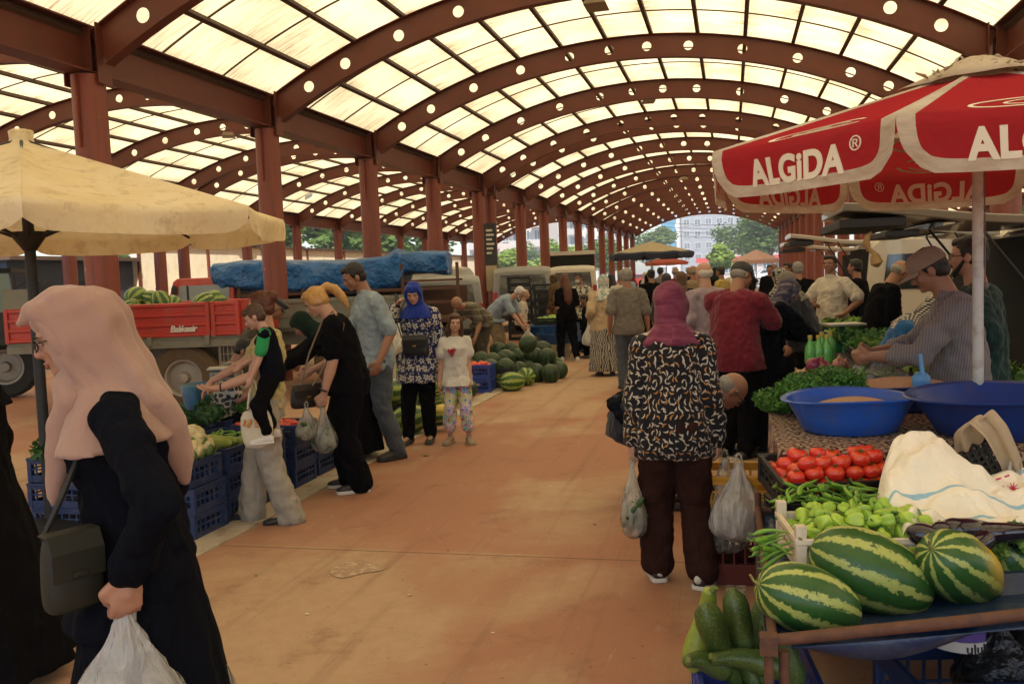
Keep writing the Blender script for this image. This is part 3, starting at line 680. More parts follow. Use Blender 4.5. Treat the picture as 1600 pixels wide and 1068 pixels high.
PHONE = M('phone_glass', (.02, .02, .025), .15, .1, 9, 0); STEELW = M('watch_metal', (.3, .28, .25), .3, .1, 9, 0, metal=1)
AWAY, LEFT, RIGHT, TOWARD = R(14), R(104), R(-76), R(194)

def strap(info, pts, r=.006, name='strap', mat=STRAP, parent=None):
    g = MB(); g.tube([Vector(p) for p in pts], r, 6); return g.build(name, mat, parent or info['root'])
def shoe_stripes(info, mat):
    pass

# 1. woman with the dusty pink scarf, near left, walking to the left
_k = at(190, 430, 1.0)
P1 = person((_k.x*2.06, _k.y*2.06), R(124), 1.655, 'woman in dusty pink headscarf and long dark dress walking past at near left', female=True, bulk=.94, lean=5, neck=15, skn='a',
    LH=(-.235, .02, .945), RH=(.22, .10, .9), lh=((0, .10, -1), (1, .2, 0)), eL=(-1, -.5, 0), top=(.014, .46, 1.97, NAVYD, 'dress_top'), skirt=(.02, .06, .17, NAVYD, 'dress_skirt'),
    scarf=(PINK, .10, []), shoes=S_BLK, glasses=GLS, vox=.009, curl=(50, 72), detail=True)
# big loose drape of the scarf: over the shoulders, down the back and in front of the chest
def drape(info):
    h = 1.60; Hc, Q, N, T1, e = info['Hc'], info['Q'], info['N'], info['T1'], info['e']
    g = MB(); ph = .6
    def fo(a, t): return (.085*math.sin(5*a+ph+2.6*t)+.05*math.sin(10*a+1.3+4*t)+.025*math.sin(17*a+5*t))*(1-t)**.5
    secs = [(N+Vector((0, -.035, -.04)), .118, .108, T1), (N+Vector((0, -.02, -.01)), .116, .108, T1), (N+Vector((0, -.008, .035)), .100, .104, T1), (Hc+Q@Vector((0, -.03, -.05)), .092, .104, Q), (Hc+Q@Vector((0, -.032, .005)), .094, .107, Q), (Hc+Q@Vector((0, -.026, .06)), .085, .100, Q), (Hc+Q@Vector((0, -.018, .10)), .060, .072, Q), (Hc+Q@Vector((0, -.012, .118)), .02, .03, Q)]
    g.loft(secs, 64, fo)
    # peak of the scarf jutting over the brow, and the hanging front tail
    g.chain([Hc+Q@Vector((0, .0, .078)), Hc+Q@Vector((0, .062, .086)), Hc+Q@Vector((0, .105, .070))], [.050, .034, .012], 18)
    for s in (1, -1): g.chain([Hc+Q@Vector((s*.045, .045, .078)), Hc+Q@Vector((s*.070, .026, .03)), Hc+Q@Vector((s*.074, .012, -.03)), Hc+Q@Vector((s*.055, .022, -.09)), Hc+Q@Vector((s*.02, .035, -.135))], [.03, .018, .018, .024, .03], 14)
    g.chain([Hc+Q@Vector((-.03, .055, -.12)), N+Vector((-.04, .085, -.02)), N+Vector((-.035, .115, -.09)), N+Vector((-.035, .14, -.18)), N+Vector((-.04, .155, -.27))], [.038, .05, .042, .028, .008], 18)
    g.chain([N+Vector((-.04, -.07, -.03)), N+Vector((-.03, -.12, -.10)), N+Vector((-.01, -.15, -.19)), N+Vector((.0, -.165, -.26))], [.07, .055, .036, .010], 18)
    return g.build('scarf_drape', PINK, info['root'], rs=.0068, sm=4, disp=(.030, .12))
drape(P1)
def sling_bag(info, c, size, mat, rz=0, name='shoulder_bag', label='', strp=None, smat=None, word=None, wmat=GOLD, group=None):
    w = info['w'](c); o = empty(name, w, info['root'].rotation_euler.z+rz, label, 'bag', group)
    a, b, c_ = size; g = MB()
    rings = []
    for z, k in ((-.5, .55), (-.46, .9), (-.3, 1.05), (0, 1.0), (.3, .9), (.46, .72), (.5, .4)):
        rings.append([(a/2*k**.4*(abs(math.cos(t))**.5)*(1 if math.cos(t) > 0 else -1), b/2*k*(abs(math.sin(t))**.7)*(1 if math.sin(t) > 0 else -1), c_*z) for t in [2*PI*j/24 for j in range(24)]])
    g.ring_stack(rings); bd = g.build('bag_body', mat, o, sub=1)
    g = MB(); g.prism([(-b*.54, -.06*c_), (-b*.57, .3*c_), (-b*.30, .53*c_), (b*.30, .53*c_), (b*.30, .5*c_), (-b*.28, .5*c_), (-b*.52, .3*c_), (-b*.5, -.06*c_)], -a*.46, a*.46); g.build('flap', mat, o, smooth=False, bev=.004)
    g = MB(); g.box(-.018, .018, -b*.62, -b*.56, -.03*c_, .04*c_); g.build('clasp', wmat, o, bev=.002)
    if word: place_text('lettering', word, .022, wmat, o, lambda x, y, z: Vector((x, -b*.59+z, y-.1*c_)))
    if strp:
        inv = (Matrix.Translation(w) @ Matrix.Rotation(info['root'].rotation_euler.z+rz, 4, 'Z')).inverted()
        g = MB(); g.tube([inv @ info['w'](p) for p in strp], .0075, 6); g.build('strap', smat or mat, o)
    return o
sling_bag(P1, (-.17, .15, .955), (.14, .08, .19), OLIVB, rz=R(-60), wmat=OLIVB, label='dark olive nylon shoulder bag on the near woman in the pink scarf', name='shoulder_bag', strp=[(-.14, .21, 1.04), (-.13, .16, 1.14), (-.09, .10, 1.28), (-.05, .06, 1.38)], smat=OLIVB)

# 2. black-clad person cut by the left edge
_p = gp(-28, 1063)
P2 = person((_p.x, _p.y), R(110), 1.60, 'person in plain black robe and black headscarf at the left edge of the aisle', female=True, bulk=1.35, neck=5, top=(.03, .46, 1.97, BLK, 'robe_top'), skirt=(.04, .04, .21, BLK, 'robe_skirt'), scarf=(BLK, .14), shoes=S_BLK, vox=.012, detail=False)

# 3. woman with ponytail carrying a toddler
_p = gp(428, 814)
P3 = person((_p.x, _p.y), R(108), 1.60, 'woman in grey flared trousers with auburn bun carrying a toddler and pointing', female=True, bulk=.88, skn='c', lean=-5, neck=8, hyaw=-15,
    LH=(-.28, .25, .98), RH=(.10, .52, .90), lh=((.3, 1, -.1), (0, 0, 1)), rh=((-.1, .7, -.75), (0, -.5, -1)), eL=(-.9, -.6, -1), eR=(.3, -.1, -1), RF=(.07, .16), LF=(-.06, -.12),
    pants=(.014, 1.08, .035, GRYP, 'trousers'), top=(.010, .50, .35, YELP, 'blouse'), hair=(H_RED, 'bun'), shoes=S_BLK, vox=.009, curl=(25, 30), footyaw=(6, -6))
# toddler
_t = P3['w']((-.245, -.10, 0))
P3b = person((_t.x, _t.y), R(112), .93, 'toddler in dark vest with green sleeves held on a woman\'s arm', skn='c', lean=8, neck=24, hyaw=0, bulk=1.1, hz=1.075, RH=(.02, .20, 1.12), LH=(-.11, .14, 1.0), hip=(0, 0),
    RF=(.12, .03, .655), LF=(-.10, .05, .65), sit=(-.5, 1, 0), pants=(.008, .8, .0, BLK, 'trousers'), top=(.012, .49, .02, NAVYD, 'vest'), hair=(H_BROWN, 'boy'), shoes=S_WHT, sole=S_WHT, vox=.007, curl=(35, 30))
def sleeves(info, mat, frac, h, L=.01):
    for s in (1, -1):
        g = MB(); g.chain([info['SH'][s]-info['T1']@Vector((s*.01, 0, 0)), info['SH'][s].lerp(info['EL'][s], frac)], [.034*h+L, .03*h+L*1.3], 14); g.build('sleeve', mat, info['root'], rs=.007, sm=3, disp=(.008, .04))
sleeves(P3b, GREEN, .72, .93)
for s_ in (1, -1):     # red stripe on the toddler's shoes
    pass

# 4. bending woman in dark green scarf, with herbs in her hands
P4 = person(gp(548, 716)[:2], R(112), 1.60, 'woman in dark green headscarf and black robe bending over the herbs', female=True, bulk=1.2, lean=46, neck=16, hip=(0, -.10),
    RH=(.08, .62, .92), LH=(-.12, .60, .90), top=(.03, .46, 1.95, BLK, 'robe_top'), skirt=(.04, .05, .17, BLK, 'robe_skirt'), scarf=(DGRN, .10), shoes=S_BLK, vox=.012)
# 5. old man in flat cap behind the crates
P5 = person((-4.75, 8.05), R(-60), 1.62, 'old man in grey flat cap and dark checked shirt behind the crates of tomatoes', skn='b', lean=28, neck=18, RH=(.1, .45, .85), LH=(-.1, .42, .85), top=(.014, .46, 1.8, fabric('dark_checked_cloth', (.055, .045, .03)), 'shirt'), pants=(.012, .95, .01, BLK), hair=(H_GREY, 'bald'), hat=(CHAR, 'flat'), beard=(H_GREY, 'moustache'), shoes=S_BLK)
# 6. boy trader on the blue chair
_c6 = at(345, 560, 6.95)
P6 = person((_c6.x, _c6.y), R(-70), 1.50, 'boy in dark dotted shirt sitting on the blue chair behind the herbs', skn='b', lean=14, neck=22, hz=.52, RF=(.1, .40), LF=(-.12, .42), sit=(0, 1, 1), RH=(.10, .34, .78), LH=(-.02, .36, .76), top=(.014, .50, .75, DOTP, 'shirt'), pants=(.012, .95, .01, BLK), collar=DOTP, hair=(H_BLACK, 'boy'), shoes=S_DK, vox=.010)
# 7. blonde woman in black
_p = gp(556, 764)
P7 = person((_p.x, _p.y), R(112), 1.66, 'blonde woman with ponytail in black t-shirt looking down at the crates', female=True, bulk=1.2, skn='c', lean=13, neck=26, hyaw=10, LH=(-.21, .20, .76), RH=(.18, .30, .95), lh=((0, .25, -1), (1, .2, 0)), eL=(-.3, -1, -.2),
    RF=(.10, .04), LF=(-.10, -.04), top=(.016, .47, .72, BLK, 'shirt'), pants=(.02, 1.0, .028, BLK, 'trousers'), hair=(H_BLOND, 'pony'), shoes=S_BLK, sole=S_WHT, vox=.010, curl=(40, 70))
strap(P7, [P7['HA'][-1]+Vector((.034*math.cos(a), .024*math.sin(a), .03+.01*math.sin(a))) for a in [i*PI/8 for i in range(17)]], .008, 'watch_band', S_BLK)
strap(P3, [P3['HA'][-1]-P3['D1'][-1]*.02+Vector((.026*math.cos(a), -.0, .026*math.sin(a))) for a in [i*PI/8 for i in range(17)]], .006, 'watch_band', LEATH)
sling_bag(P7, (-.06, .34, .77), (.25, .10, .18), LEATH, rz=R(-60), label='dark brown handbag with gold lettering hanging in front of the blonde woman', name='handbag', word='GUESS', strp=[(-.13, .28, .86), (-.17, .17, 1.02), (-.19, .05, 1.18), (-.15, .02, 1.32), (-.06, .10, 1.42), (-.02, .19, 1.34), (.0, .30, 1.1), (.03, .38, .86)], smat=STRAP)
# 8. man in denim shirt
_p = gp(600, 716)
P8 = person((_p.x, _p.y), R(132), 1.84, 'dark haired man in pale denim shirt and faded jeans looking down', skn='b', bulk=.98, lean=7, neck=22, hyaw=-6, LH=(-.28, .10, .93), RH=(.20, .36, .98), lh=((.2, .35, -1), (1, .1, 0)), RF=(.12, .30), LF=(-.10, -.10), hip=(0, .02),
    top=(.018, .46, .85, DEN, 'shirt'), pants=(.016, .98, .008, JEAN, 'jeans'), collar=DEN, hair=(H_BLACK, 'short'), shoes=S_DK, sole=S_BLK, vox=.010, curl=(35, 35))
# 9. woman with blue scarf on the phone
_p = gp(662, 690)
P9 = person((_p.x, _p.y), R(182), 1.63, 'woman in royal blue headscarf and flowered navy tunic holding a phone to her ear', female=True, bulk=1.12, skn='c', lean=3, neck=20, hyaw=8, RH=(.20, .10, 1.36), rh=((-.5, .1, 1), (-1, -.2, -.2)), eR=(1, .4, -1), LH=(-.24, .08, .80),
    RF=(.12, .10), LF=(-.08, .0), top=(.020, .385, 1.95, FLOWP, 'tunic'), pants=(.012, .96, .0, BLK, 'trousers'), scarf=(BLUE, .03), shoes=S_DK, vox=.010, curl=(50, 35))
_h = P9['HA'][1]; g = MB(); g.box(-.004, .004, -.036, .036, -.07, .07); _o = g.build('mobile_phone', PHONE, None, bev=.003, smooth=False); _o.location = P9['w'](_h+Vector((-.028, .0, .075))); _o.rotation_euler = (R(12), R(14), R(170))
tag(_o, 'dark mobile phone held to the ear of the woman in the blue scarf', 'phone')
sling_bag(P9, (-.02, .175, .99), (.27, .08, .20), S_BLK, rz=R(180), label='black handbag with gold clasp worn over the flowered navy tunic', name='handbag', strp=[(-.14, .15, 1.06), (-.19, .06, 1.2), (-.10, -.02, 1.42), (.10, .05, 1.44), (.19, .12, 1.25), (.12, .17, 1.07)], smat=S_BLK)
# 10. girl
_p = gp(718, 692)
P10 = person((_p.x, _p.y), R(196), 1.28, 'girl in white t-shirt with red heart and star print leggings looking at the camera', female=True, bulk=.86, skn='c', neck=2, hyaw=6, htilt=-5, LH=(-.13, .07, .60), RH=(.17, .05, .62), LF=(-.10, .02), RF=(.09, -.01), top=(.026, .455, .55, WHT, 'shirt'), pants=(.010, .62, .012, STARP, 'leggings'),
    hair=(H_BROWN, 'long'), shoes=S_TAN, sole=S_TAN, vox=.0075, footyaw=(18, -12))
m_heart = M('red_print', (.42, .012, .02), .8, .1, 9, 0)
_c = P10['mid']+P10['T1']@Vector((.035, .132, .075)); g = MB()
for i in range(46):      # heart made of dots
    t = random.uniform(0, 2*PI); rr = random.random()**.5
    hx = .030*math.sin(t)**3*rr*1.5; hz_ = .002*(13*math.cos(t)-5*math.cos(2*t)-2*math.cos(3*t)-math.cos(4*t))*rr*1.3
    g.ell(_c+Vector((hx, -.16*abs(hx), hz_)), (.0065, .016, .0065), None, 8, 6)
g.build('heart_print', m_heart, P10['root'])
# 11-16 men and women by the melon pile
P11 = person((-4.30, 14.9), R(150), 1.70, 'bald man in olive striped polo bending over the dark melons', skn='b', bulk=1.15, lean=66, neck=-6, hip=(0, -.18), RH=(.16, .40, .62), LH=(-.24, .25, .62), top=(.018, .46, .7, OLVP, 'polo'), pants=(.02, .97, .01, OLV), hair=(H_GREY, 'bald'), shoes=S_BLK, vox=.014)
P12 = person((-4.25, 16.3), R(-96), 1.72, 'white haired bearded man in light blue shirt bending to fill a bag', skn='c', bulk=1.1, lean=54, neck=4, hip=(0, -.12), RH=(.14, .52, .70), LH=(-.14, .50, .68), top=(.018, .46, .8, LBL, 'shirt'), pants=(.02, .97, .01, fabric('tan_trousers', (.2, .15, .09))), hair=(H_WHITE, 'short'), beard=(H_WHITE, 'full'), glasses=GLS, shoes=S_BLK, vox=.014)
P13 = person((-4.6, 19.6), R(-80), 1.68, 'grey haired man in cream shirt sitting behind the pepper crates', skn='c', hz=.55, RF=(.12, .4), LF=(-.12, .4), sit=(0, 1, 1), lean=8, top=(.016, .47, .8, CREAM, 'shirt'), pants=(.012, .9, 0, BLK), hair=(H_GREY, 'bald'), shoes=S_BLK, vox=.016)
P14 = person(gp(888, 563)[:2], R(30), 1.64, 'woman with long auburn hair in black t-shirt and black trousers seen from behind', female=True, bulk=1.05, neck=8, skn='c', LH=(-.12, .22, 1.0), RH=(.16, .2, 1.0), LF=(-.12, .06), RF=(.14, -.1), top=(.016, .47, .8, BLK, 'shirt'), pants=(.02, .97, .0, BLK), hair=(H_RED, 'long'), shoes=S_WHT, sole=S_WHT, vox=.014)
P15 = person((-3.05, 18.6), R(150), 1.66, 'dark haired person in cream spotted blouse wearing a pale face mask', skn='b', bulk=.95, neck=10, top=(.02, .42, 1.6, CRP, 'blouse'), pants=(.015, .97, 0, BLK), hair=(H_BLACK, 'short'), mask=WHT, shoes=S_BLK, vox=.016, LH=(-.1, .25, .98))
P16 = person((-2.72, 17.2), R(120), 1.22, 'small dark haired child standing beside the spotted blouse', skn='b', neck=15, top=(.015, .45, .6, BLK, 'shirt'), pants=(.01, .9, 0, BLK), hair=(H_BLACK, 'boy'), shoes=S_DK, vox=.014)
P17 = person(gp(948, 586)[:2], R(20), 1.60, 'woman in beige shawl and teal patterned headscarf carrying a white bag', female=True, bulk=1.3, LH=(-.24, .08, .92), lh=((0, .1, -1), (1, 0, 0)), top=(.035, .43, 1.7, BEI, 'shawl'), skirt=(.03, .05, .15, ZIGP), scarf=(TEALP, .10), shoes=S_BLK, vox=.014, curl=(40, 70))
g = MB(); g.loft([((0, 0, .08), .25, .20), ((0, 0, .22), .235, .19), ((0, 0, .42), .22, .17)], 40, lambda a, t: .05*math.sin(8*a)); g.build('skirt_hem', ORNP, P17['root'], rs=.014, sm=2)
P18 = person(gp(985, 608)[:2], R(12), 1.68, 'grey haired man in grey polo shirt and jeans seen from behind', bulk=1.12, skn='b', LH=(-.26, .04, .84), top=(.02, .46, .85, GPOLO, 'polo'), pants=(.015, .97, 0, JEAN), collar=GPOLO, hair=(H_GREY, 'short'), shoes=S_DK, vox=.013)
# 19. woman in plum scarf, the main figure of the right side
P19 = person((-.30, 4.60), R(6), 1.575, 'woman in plum headscarf and leaf print tunic seen from behind with carrier bags', female=True, bulk=1.02, skn='c', lean=3, neck=14, hyaw=-14, LH=(-.215, .03, .725), RH=(.22, .02, .72), lh=((-.05, .05, -1), (1, .15, 0)), rh=((.03, .05, -1), (-1, .15, 0)), eL=(-.2, -1, 0), eR=(.2, -1, 0),
    LF=(-.10, .12), RF=(.13, .0), top=(.022, .435, 1.93, LEAFP, 'tunic'), pants=(.024, .93, .018, BRN, 'trousers'), scarf=(PLUM, -.02), shoes=S_BLK, sole=S_WHT, vox=.009, curl=(75, 75), footyaw=(28, -10))
for s_, yw, F_ in ((1, 28, (.13, 0)), (-1, -10, (-.10, .12))):     # three white stripes and a heel tab on each shoe
    shoe = [c for c in P19['root'].children if c.name.startswith('shoe')][0 if s_ > 0 else 1]; Mx = Matrix.Translation((F_[0], F_[1], 0)) @ Matrix.Rotation(-R(yw), 4, 'Z'); k = 1.575
    for sd in (1, -1):
        for q in range(3):
            y0 = (.012+.014*q)*k; g = MB(); g.tube([Mx@Vector((sd*.0275*k, y0+.014*k, .016*k)), Mx@Vector((sd*.0262*k, y0+.004*k, .030*k)), Mx@Vector((sd*.019*k, y0-.006*k, .043*k))], .0036, 6); g.build('stripe', S_WHT, shoe)
    g = MB(); g.ell(Mx@Vector((0, -.040*k, .036*k)), (.014*k, .010*k, .015*k)); g.build('heel_tab', S_WHT, shoe)
def fr_(px, D):
    v = _F*D+_R*((px-800)/1404.3*D); return (v.x, v.y)
# 20. man bending behind her
P20 = person((-.56, 6.20), R(-78), 1.86, 'bald man with glasses bending low in dark jeans behind the woman in the leaf print', skn='b', bulk=1.15, lean=84, neck=-6, hz=.64, hip=(0, -.16), RH=(.12, .22, .26), LH=(-.14, .24, .26), kn=(0, 1, 0), top=(.02, .49, .8, NAVYD, 'shirt'), pants=(.03, .97, .01, JEAND), hair=(H_GREY, 'bald'), glasses=GLS, shoes=S_BLK, vox=.012)
# 21. man in maroon polo
P21 = person(gp(1150, 714)[:2], R(-30), 1.70, 'heavy man in maroon polo shirt and dark cap holding a bag of greens', skn='b', bulk=1.42, belly=.25, lean=6, neck=24, hyaw=-24, RH=(.10, .40, 1.12), LH=(-.05, .42, 1.12), eR=(1, -.4, -.6), top=(.022, .45, .8, MAR, 'polo'), pants=(.02, .97, .01, BLK), collar=MAR, hair=(H_GREY, 'bald'), hat=(CHAR, 'cap'), shoes=S_BLK, vox=.011)
# 22. woman in dark coat reaching over
P22 = person(fr_(1186, 8.0), R(-70), 1.58, 'woman in mottled dark headscarf and navy coat reaching over the vegetables', female=True, bulk=1.35, lean=22, neck=18, LH=(-.02, .52, .98), RH=(.02, .60, .88), eR=(.8, -.3, -.3), top=(.035, .44, 1.97, NAVYD, 'coat_top'), skirt=(.04, .05, .17, NAVYD, 'coat_skirt'), scarf=(DARKP, .06), shoes=S_BLK, vox=.012)
# 23-27 traders and buyers on the right
def atp(px, D): # point on the floor seen in column px at distance D
    d = at(px, 430, 1.0); k = D/math.hypot(d.x, d.y); return (d.x*k, d.y*k)
P23 = person(atp(1222, 12.6), R(60), 1.60, 'woman in black floral headscarf and black floral blouse facing the herbs', female=True, bulk=1.25, neck=4, top=(.03, .40, 1.9, BWP, 'blouse'), skirt=(.03, .05, .15, BLK), scarf=(BWP, .05), shoes=S_BLK, vox=.014, RH=(.1, .35, 1.0), LH=(-.1, .3, 1.05))
P24 = person(atp(1248, 14.6), R(20), 1.68, 'older man with short grey hair in black shirt behind the floral scarf', bulk=1.2, skn='b', top=(.02, .46, 1.6, BLK, 'shirt'), pants=(.02, .97, 0, BLK), hair=(H_GREY, 'short'), shoes=S_BLK, vox=.016)
P25 = person(atp(1300, 12.2), R(130), 1.74, 'dark haired man in open cream shirt with one hand on his waist', skn='b', bulk=1.2, belly=.2, hyaw=20, RH=(.10, .22, 1.12), LH=(-.24, .05, 1.0), eL=(-1, -.4, .1), eR=(1, -.2, -.4), top=(.022, .46, .8, CREAM, 'shirt'), pants=(.02, .97, 0, BLK), collar=CREAM, hair=(H_BLACK, 'short'), shoes=S_BLK, vox=.013)
P26 = person(atp(1366, 9.6), R(-78), 1.70, 'bald man in black t-shirt bowing his head behind the stall', skn='b', bulk=1.15, lean=16, neck=24, RH=(.14, .34, .95), LH=(-.1, .3, 1.0), top=(.018, .46, .8, BLK, 'shirt'), pants=(.02, .97, 0, BLK), hair=(H_GREY, 'bald'), shoes=S_BLK, vox=.012)
P27 = person(atp(1385, 7.0), R(-120), 1.52, 'person in black and white checked headscarf and bright blue shirt bent behind the counter', female=True, bulk=1.1, lean=30, neck=26, RH=(.1, .36, .88), LH=(-.1, .36, .88), top=(.02, .45, .9, BLUT, 'shirt'), skirt=(.02, .05, .14, BLK), scarf=(CHKP, .06), shoes=S_BLK, vox=.011)
# 28. trader with cap tying a bag
P28 = person(atp(1500, 5.35), R(82), 1.72, 'moustached trader in pale cap and fine striped shirt filling a bag of greens', skn='b', bulk=1.1, lean=5, neck=26, RH=(.06, .44, 1.13), LH=(-.10, .44, 1.12), eL=(-.7, -.4, -1), eR=(.7, -.2, -1), top=(.022, .49, 1.45, STRP, 'shirt'), pants=(.016, .97, 0, JEAND), collar=STRP, hair=(H_BLACK, 'short'), hat=(fabric('pale_taupe_cap_cloth', (.23, .165, .125)), 'cap'), beard=(H_BLACK, 'moustache'), shoes=S_BLK, vox=.009, curl=(60, 60))
g = MB(); g.loft([(P28['P']+Vector((0, 0, -.005)), .125, .10), (P28['P']+Vector((0, 0, .035)), .122, .097)], 32); g.build('belt', LEATH, P28['root'])
# 29. young bearded man
P29 = person(atp(1528, 5.9), R(70), 1.76, 'young bearded man in dark green t-shirt with glasses standing with hand on hip', skn='c', bulk=1.1, neck=4, LH=(-.25, .04, 1.02), lh=((.6, .9, -.1), (1, -.4, -.5)), eL=(-1, -.7, 0), RH=(.2, .25, 1.1), top=(.024, .45, .9, TGRN, 'shirt'), pants=(.018, .97, 0, BLK), hair=(H_BLACK, 'short'), beard=(H_BLACK, 'full'), glasses=GLS, shoes=S_BLK, vox=.010)
# 30. the crowd further down the aisle
crowd = [(1018, 12.2*1.5, 1.66, 30, 'woman with dark bun and black top among the crowd', dict(female=True, hair=(H_BLACK, 'bun'), top=(.02, .46, .8, BLK))),
 (1041, 16.0, 1.58, 10, 'person in charcoal headscarf among the crowd', dict(female=True, scarf=(CHAR, .06), top=(.03, .44, 1.9, CHAR), bulk=1.2)),
 (1056, 21.5, 1.70, 20, 'man with thinning hair in red shirt far along the aisle', dict(hair=(H_GREY, 'bald'), top=(.02, .46, .9, MAR))),
 (1103, 9.4, 1.70, 40, 'bald white haired man with glasses and pink shirt behind the plum headscarf', dict(hair=(H_WHITE, 'bald'), glasses=GLS, skn='c', top=(.02, .46, .9, fabric('mauve_grey_shirt_cloth', (.26, .20, .22))), bulk=1.2)),
 (1128, 19.5, 1.66, 60, 'dark haired man in dull yellow shirt among the crowd', dict(hair=(H_BLACK, 'short'), top=(.02, .46, .9, YEL))),
 (971, 16.8, 1.66, -20, 'man in cream shirt looking sideways beside the grey polo', dict(hair=(H_GREY, 'short'), top=(.02, .46, .9, CREAM))),
 (956, 20.5, 1.60, 40, 'woman in black shirt with black hair beyond the beige shawl', dict(female=True, hair=(H_BLACK, 'long'), top=(.02, .46, .9, BLK))),
 (1032, 24.5, 1.72, 10, 'man with dark hair in grey shirt far back in the aisle', dict(hair=(H_BLACK, 'short'), top=(.02, .46, .9, GPOLO))),
 (1076, 27.0, 1.70, 0, 'bald man in dark shirt far back in the aisle', dict(hair=(H_GREY, 'bald'), top=(.02, .46, .9, NAVYD))),
 (1148, 25.0, 1.66, 180, 'man in white shirt walking towards the camera far off', dict(hair=(H_BLACK, 'short'), top=(.02, .46, .9, WHT))),
 (1203, 24.0, 1.66, 170, 'man in dark jacket by the far pink parasol', dict(hair=(H_BLACK, 'short'), top=(.02, .46, 1.9, BLK))),
 (1212, 30.0, 1.70, 150, 'man in light shirt at the far end by the columns', dict(hair=(H_GREY, 'short'), top=(.02, .46, .9, CREAM))),
 (988, 26.5, 1.64, 80, 'woman in maroon headscarf far down the aisle', dict(female=True, scarf=(MAR, .08), top=(.03, .40, 1.9, BLK))),
 (1090, 33.0, 1.68, 190, 'man in blue shirt far down the aisle', dict(hair=(H_BLACK, 'short'), top=(.02, .46, .9, BLUT))),
 (1008, 31.0, 1.60, 10, 'woman in cream headscarf far down the aisle', dict(female=True, scarf=(CREAM, .08), top=(.03, .40, 1.9, NAVYD))),
 (1170, 36.0, 1.66, 20, 'woman in pale headscarf near the far exit', dict(female=True, scarf=(BEI, .08), top=(.03, .40, 1.9, BLK))),
 (1064, 14.5, 1.60, -10, 'woman in brown headscarf just beyond the plum scarf', dict(female=True, scarf=(fabric('brown_scarf_cloth', (.10, .055, .035)), .06), top=(.03, .42, 1.9, NAVYD))),
 (1084, 17.0, 1.70, 25, 'balding man in tan shirt in the thick of the crowd', dict(hair=(H_GREY, 'bald'), top=(.02, .46, .9, fabric('tan_shirt_cloth', (.25, .18, .10))))),
 (1012, 22.5, 1.56, 0, 'woman in black headscarf in the thick of the crowd', dict(female=True, scarf=(BLK, .06), top=(.03, .42, 1.9, BLK))),
 (1234, 17.5, 1.68, 120, 'man in blue shirt beside the stalls behind the floral scarf', dict(hair=(H_BLACK, 'short'), top=(.02, .46, .9, LBL))),
 (1262, 10.6, 1.60, 80, 'woman in grey headscarf bending over greens at the right stalls', dict(female=True, lean=20, scarf=(GPOLO, .06), top=(.03, .42, 1.9, JEAND))),
 (1340, 13.5, 1.68, 60, 'man in dark jacket by the open ivory van', dict(hair=(H_BLACK, 'short'), top=(.02, .46, 1.9, BLK))),
 (978, 23.0, 1.66, 30, 'man in pale blue shirt left of the navy hemmed parasol', dict(hair=(H_GREY, 'short'), top=(.02, .46, .9, LBL))),
 (1118, 29.0, 1.66, 10, 'woman in dark green headscarf far down the aisle', dict(female=True, scarf=(DGRN, .06), top=(.03, .42, 1.9, BLK))),
 (866, 22.5, 1.64, 70, 'woman in brown patterned coat behind the pepper stall', dict(female=True, scarf=(ORNP, .08), top=(.03, .40, 1.9, ORNP)))]
for px, D, hh, rz, lab, kw in crowd:
    kw = dict(kw); kw.setdefault('skn', 'b'); tp = kw['top']
    person(atp(px, D), R(rz), hh, lab, pants=(.02, .97, 0, BLK if hh < 1.69 else JEAND), shoes=S_BLK, vox=.018, detail=False, group='shoppers further down the aisle', **kw)
# ================================================================ TRADE: canopies, carts, crates, produce, vehicles
def fr(px, D):           # camera-axis depth D under pixel column px -> floor xy
    r = (px-800)/1404.3*D; v = _F*D+_R*r+_U*((534-430)/1404.3*D); return Vector((v.x, v.y, 0))
def pt(px, py, D):       # world point at pixel and axis depth
    return Vector((0, 0, 1.63))+_F*D+_R*((px-800)/1404.3*D)+_U*((534-py)/1404.3*D)
WHP = M('white_painted_metal', (.5, .48, .43), .4, .08, 6, .05, dirt=((.22, .15, .1), 14, .5))
RUST = M('rusty_steel', (.10, .042, .022), .75, .5, 30, .6, 90, dirt=((.05, .03, .025), 25, .7)); BLKM = M('black_metal', (.015, .014, .013), .5, .2, 9, .1)
# ---- red and white trade umbrella
n = NT('red_white_canvas'); uv = n.n('UVMap').outputs[0]; s_ = n.n('SeparateXYZ', {0: uv}); u_, v_ = s_.outputs[0], s_.outputs[1]
au = n.math('ABSOLUTE', n.math('DIVIDE', u_, .87))
vb = n.math('ABSOLUTE', n.math('DIVIDE', n.math('SUBTRACT', v_, .02), .80))     # centred shape between valance hem and upper slope
sh = n.math('LESS_THAN', n.math('ADD', n.math('POWER', au, 9.0), n.math('POWER', vb, 7.0)), 1.0)
dirtf = n.noise(n.map(uv, (1, 1, 1)), 3, 5, .65)
redc = n.mix(dirtf, (.50, .026, .036), (.36, .04, .04)); whc = n.mix(n.ramp(dirtf, [(.4, 0), (.7, 1)]), (.68, .60, .48), (.50, .40, .28))
c = n.mix(sh, whc, redc)
df = n.n('BsdfDiffuse', {'Color': c, 'Roughness': .6}); tl = n.n('BsdfTranslucent', {'Color': c}); mx = n.n('MixShader', {0: .28, 1: df.outputs[0], 2: tl.outputs[0]})
bmp = n.bump(n.noise(n.map(uv, (1.5, 1, 1)), 2.2, 3), .6, .03); n.set(df.inputs['Normal'], bmp); n.t.links.new(mx.outputs[0], n.out.inputs[0]); REDC = n.m
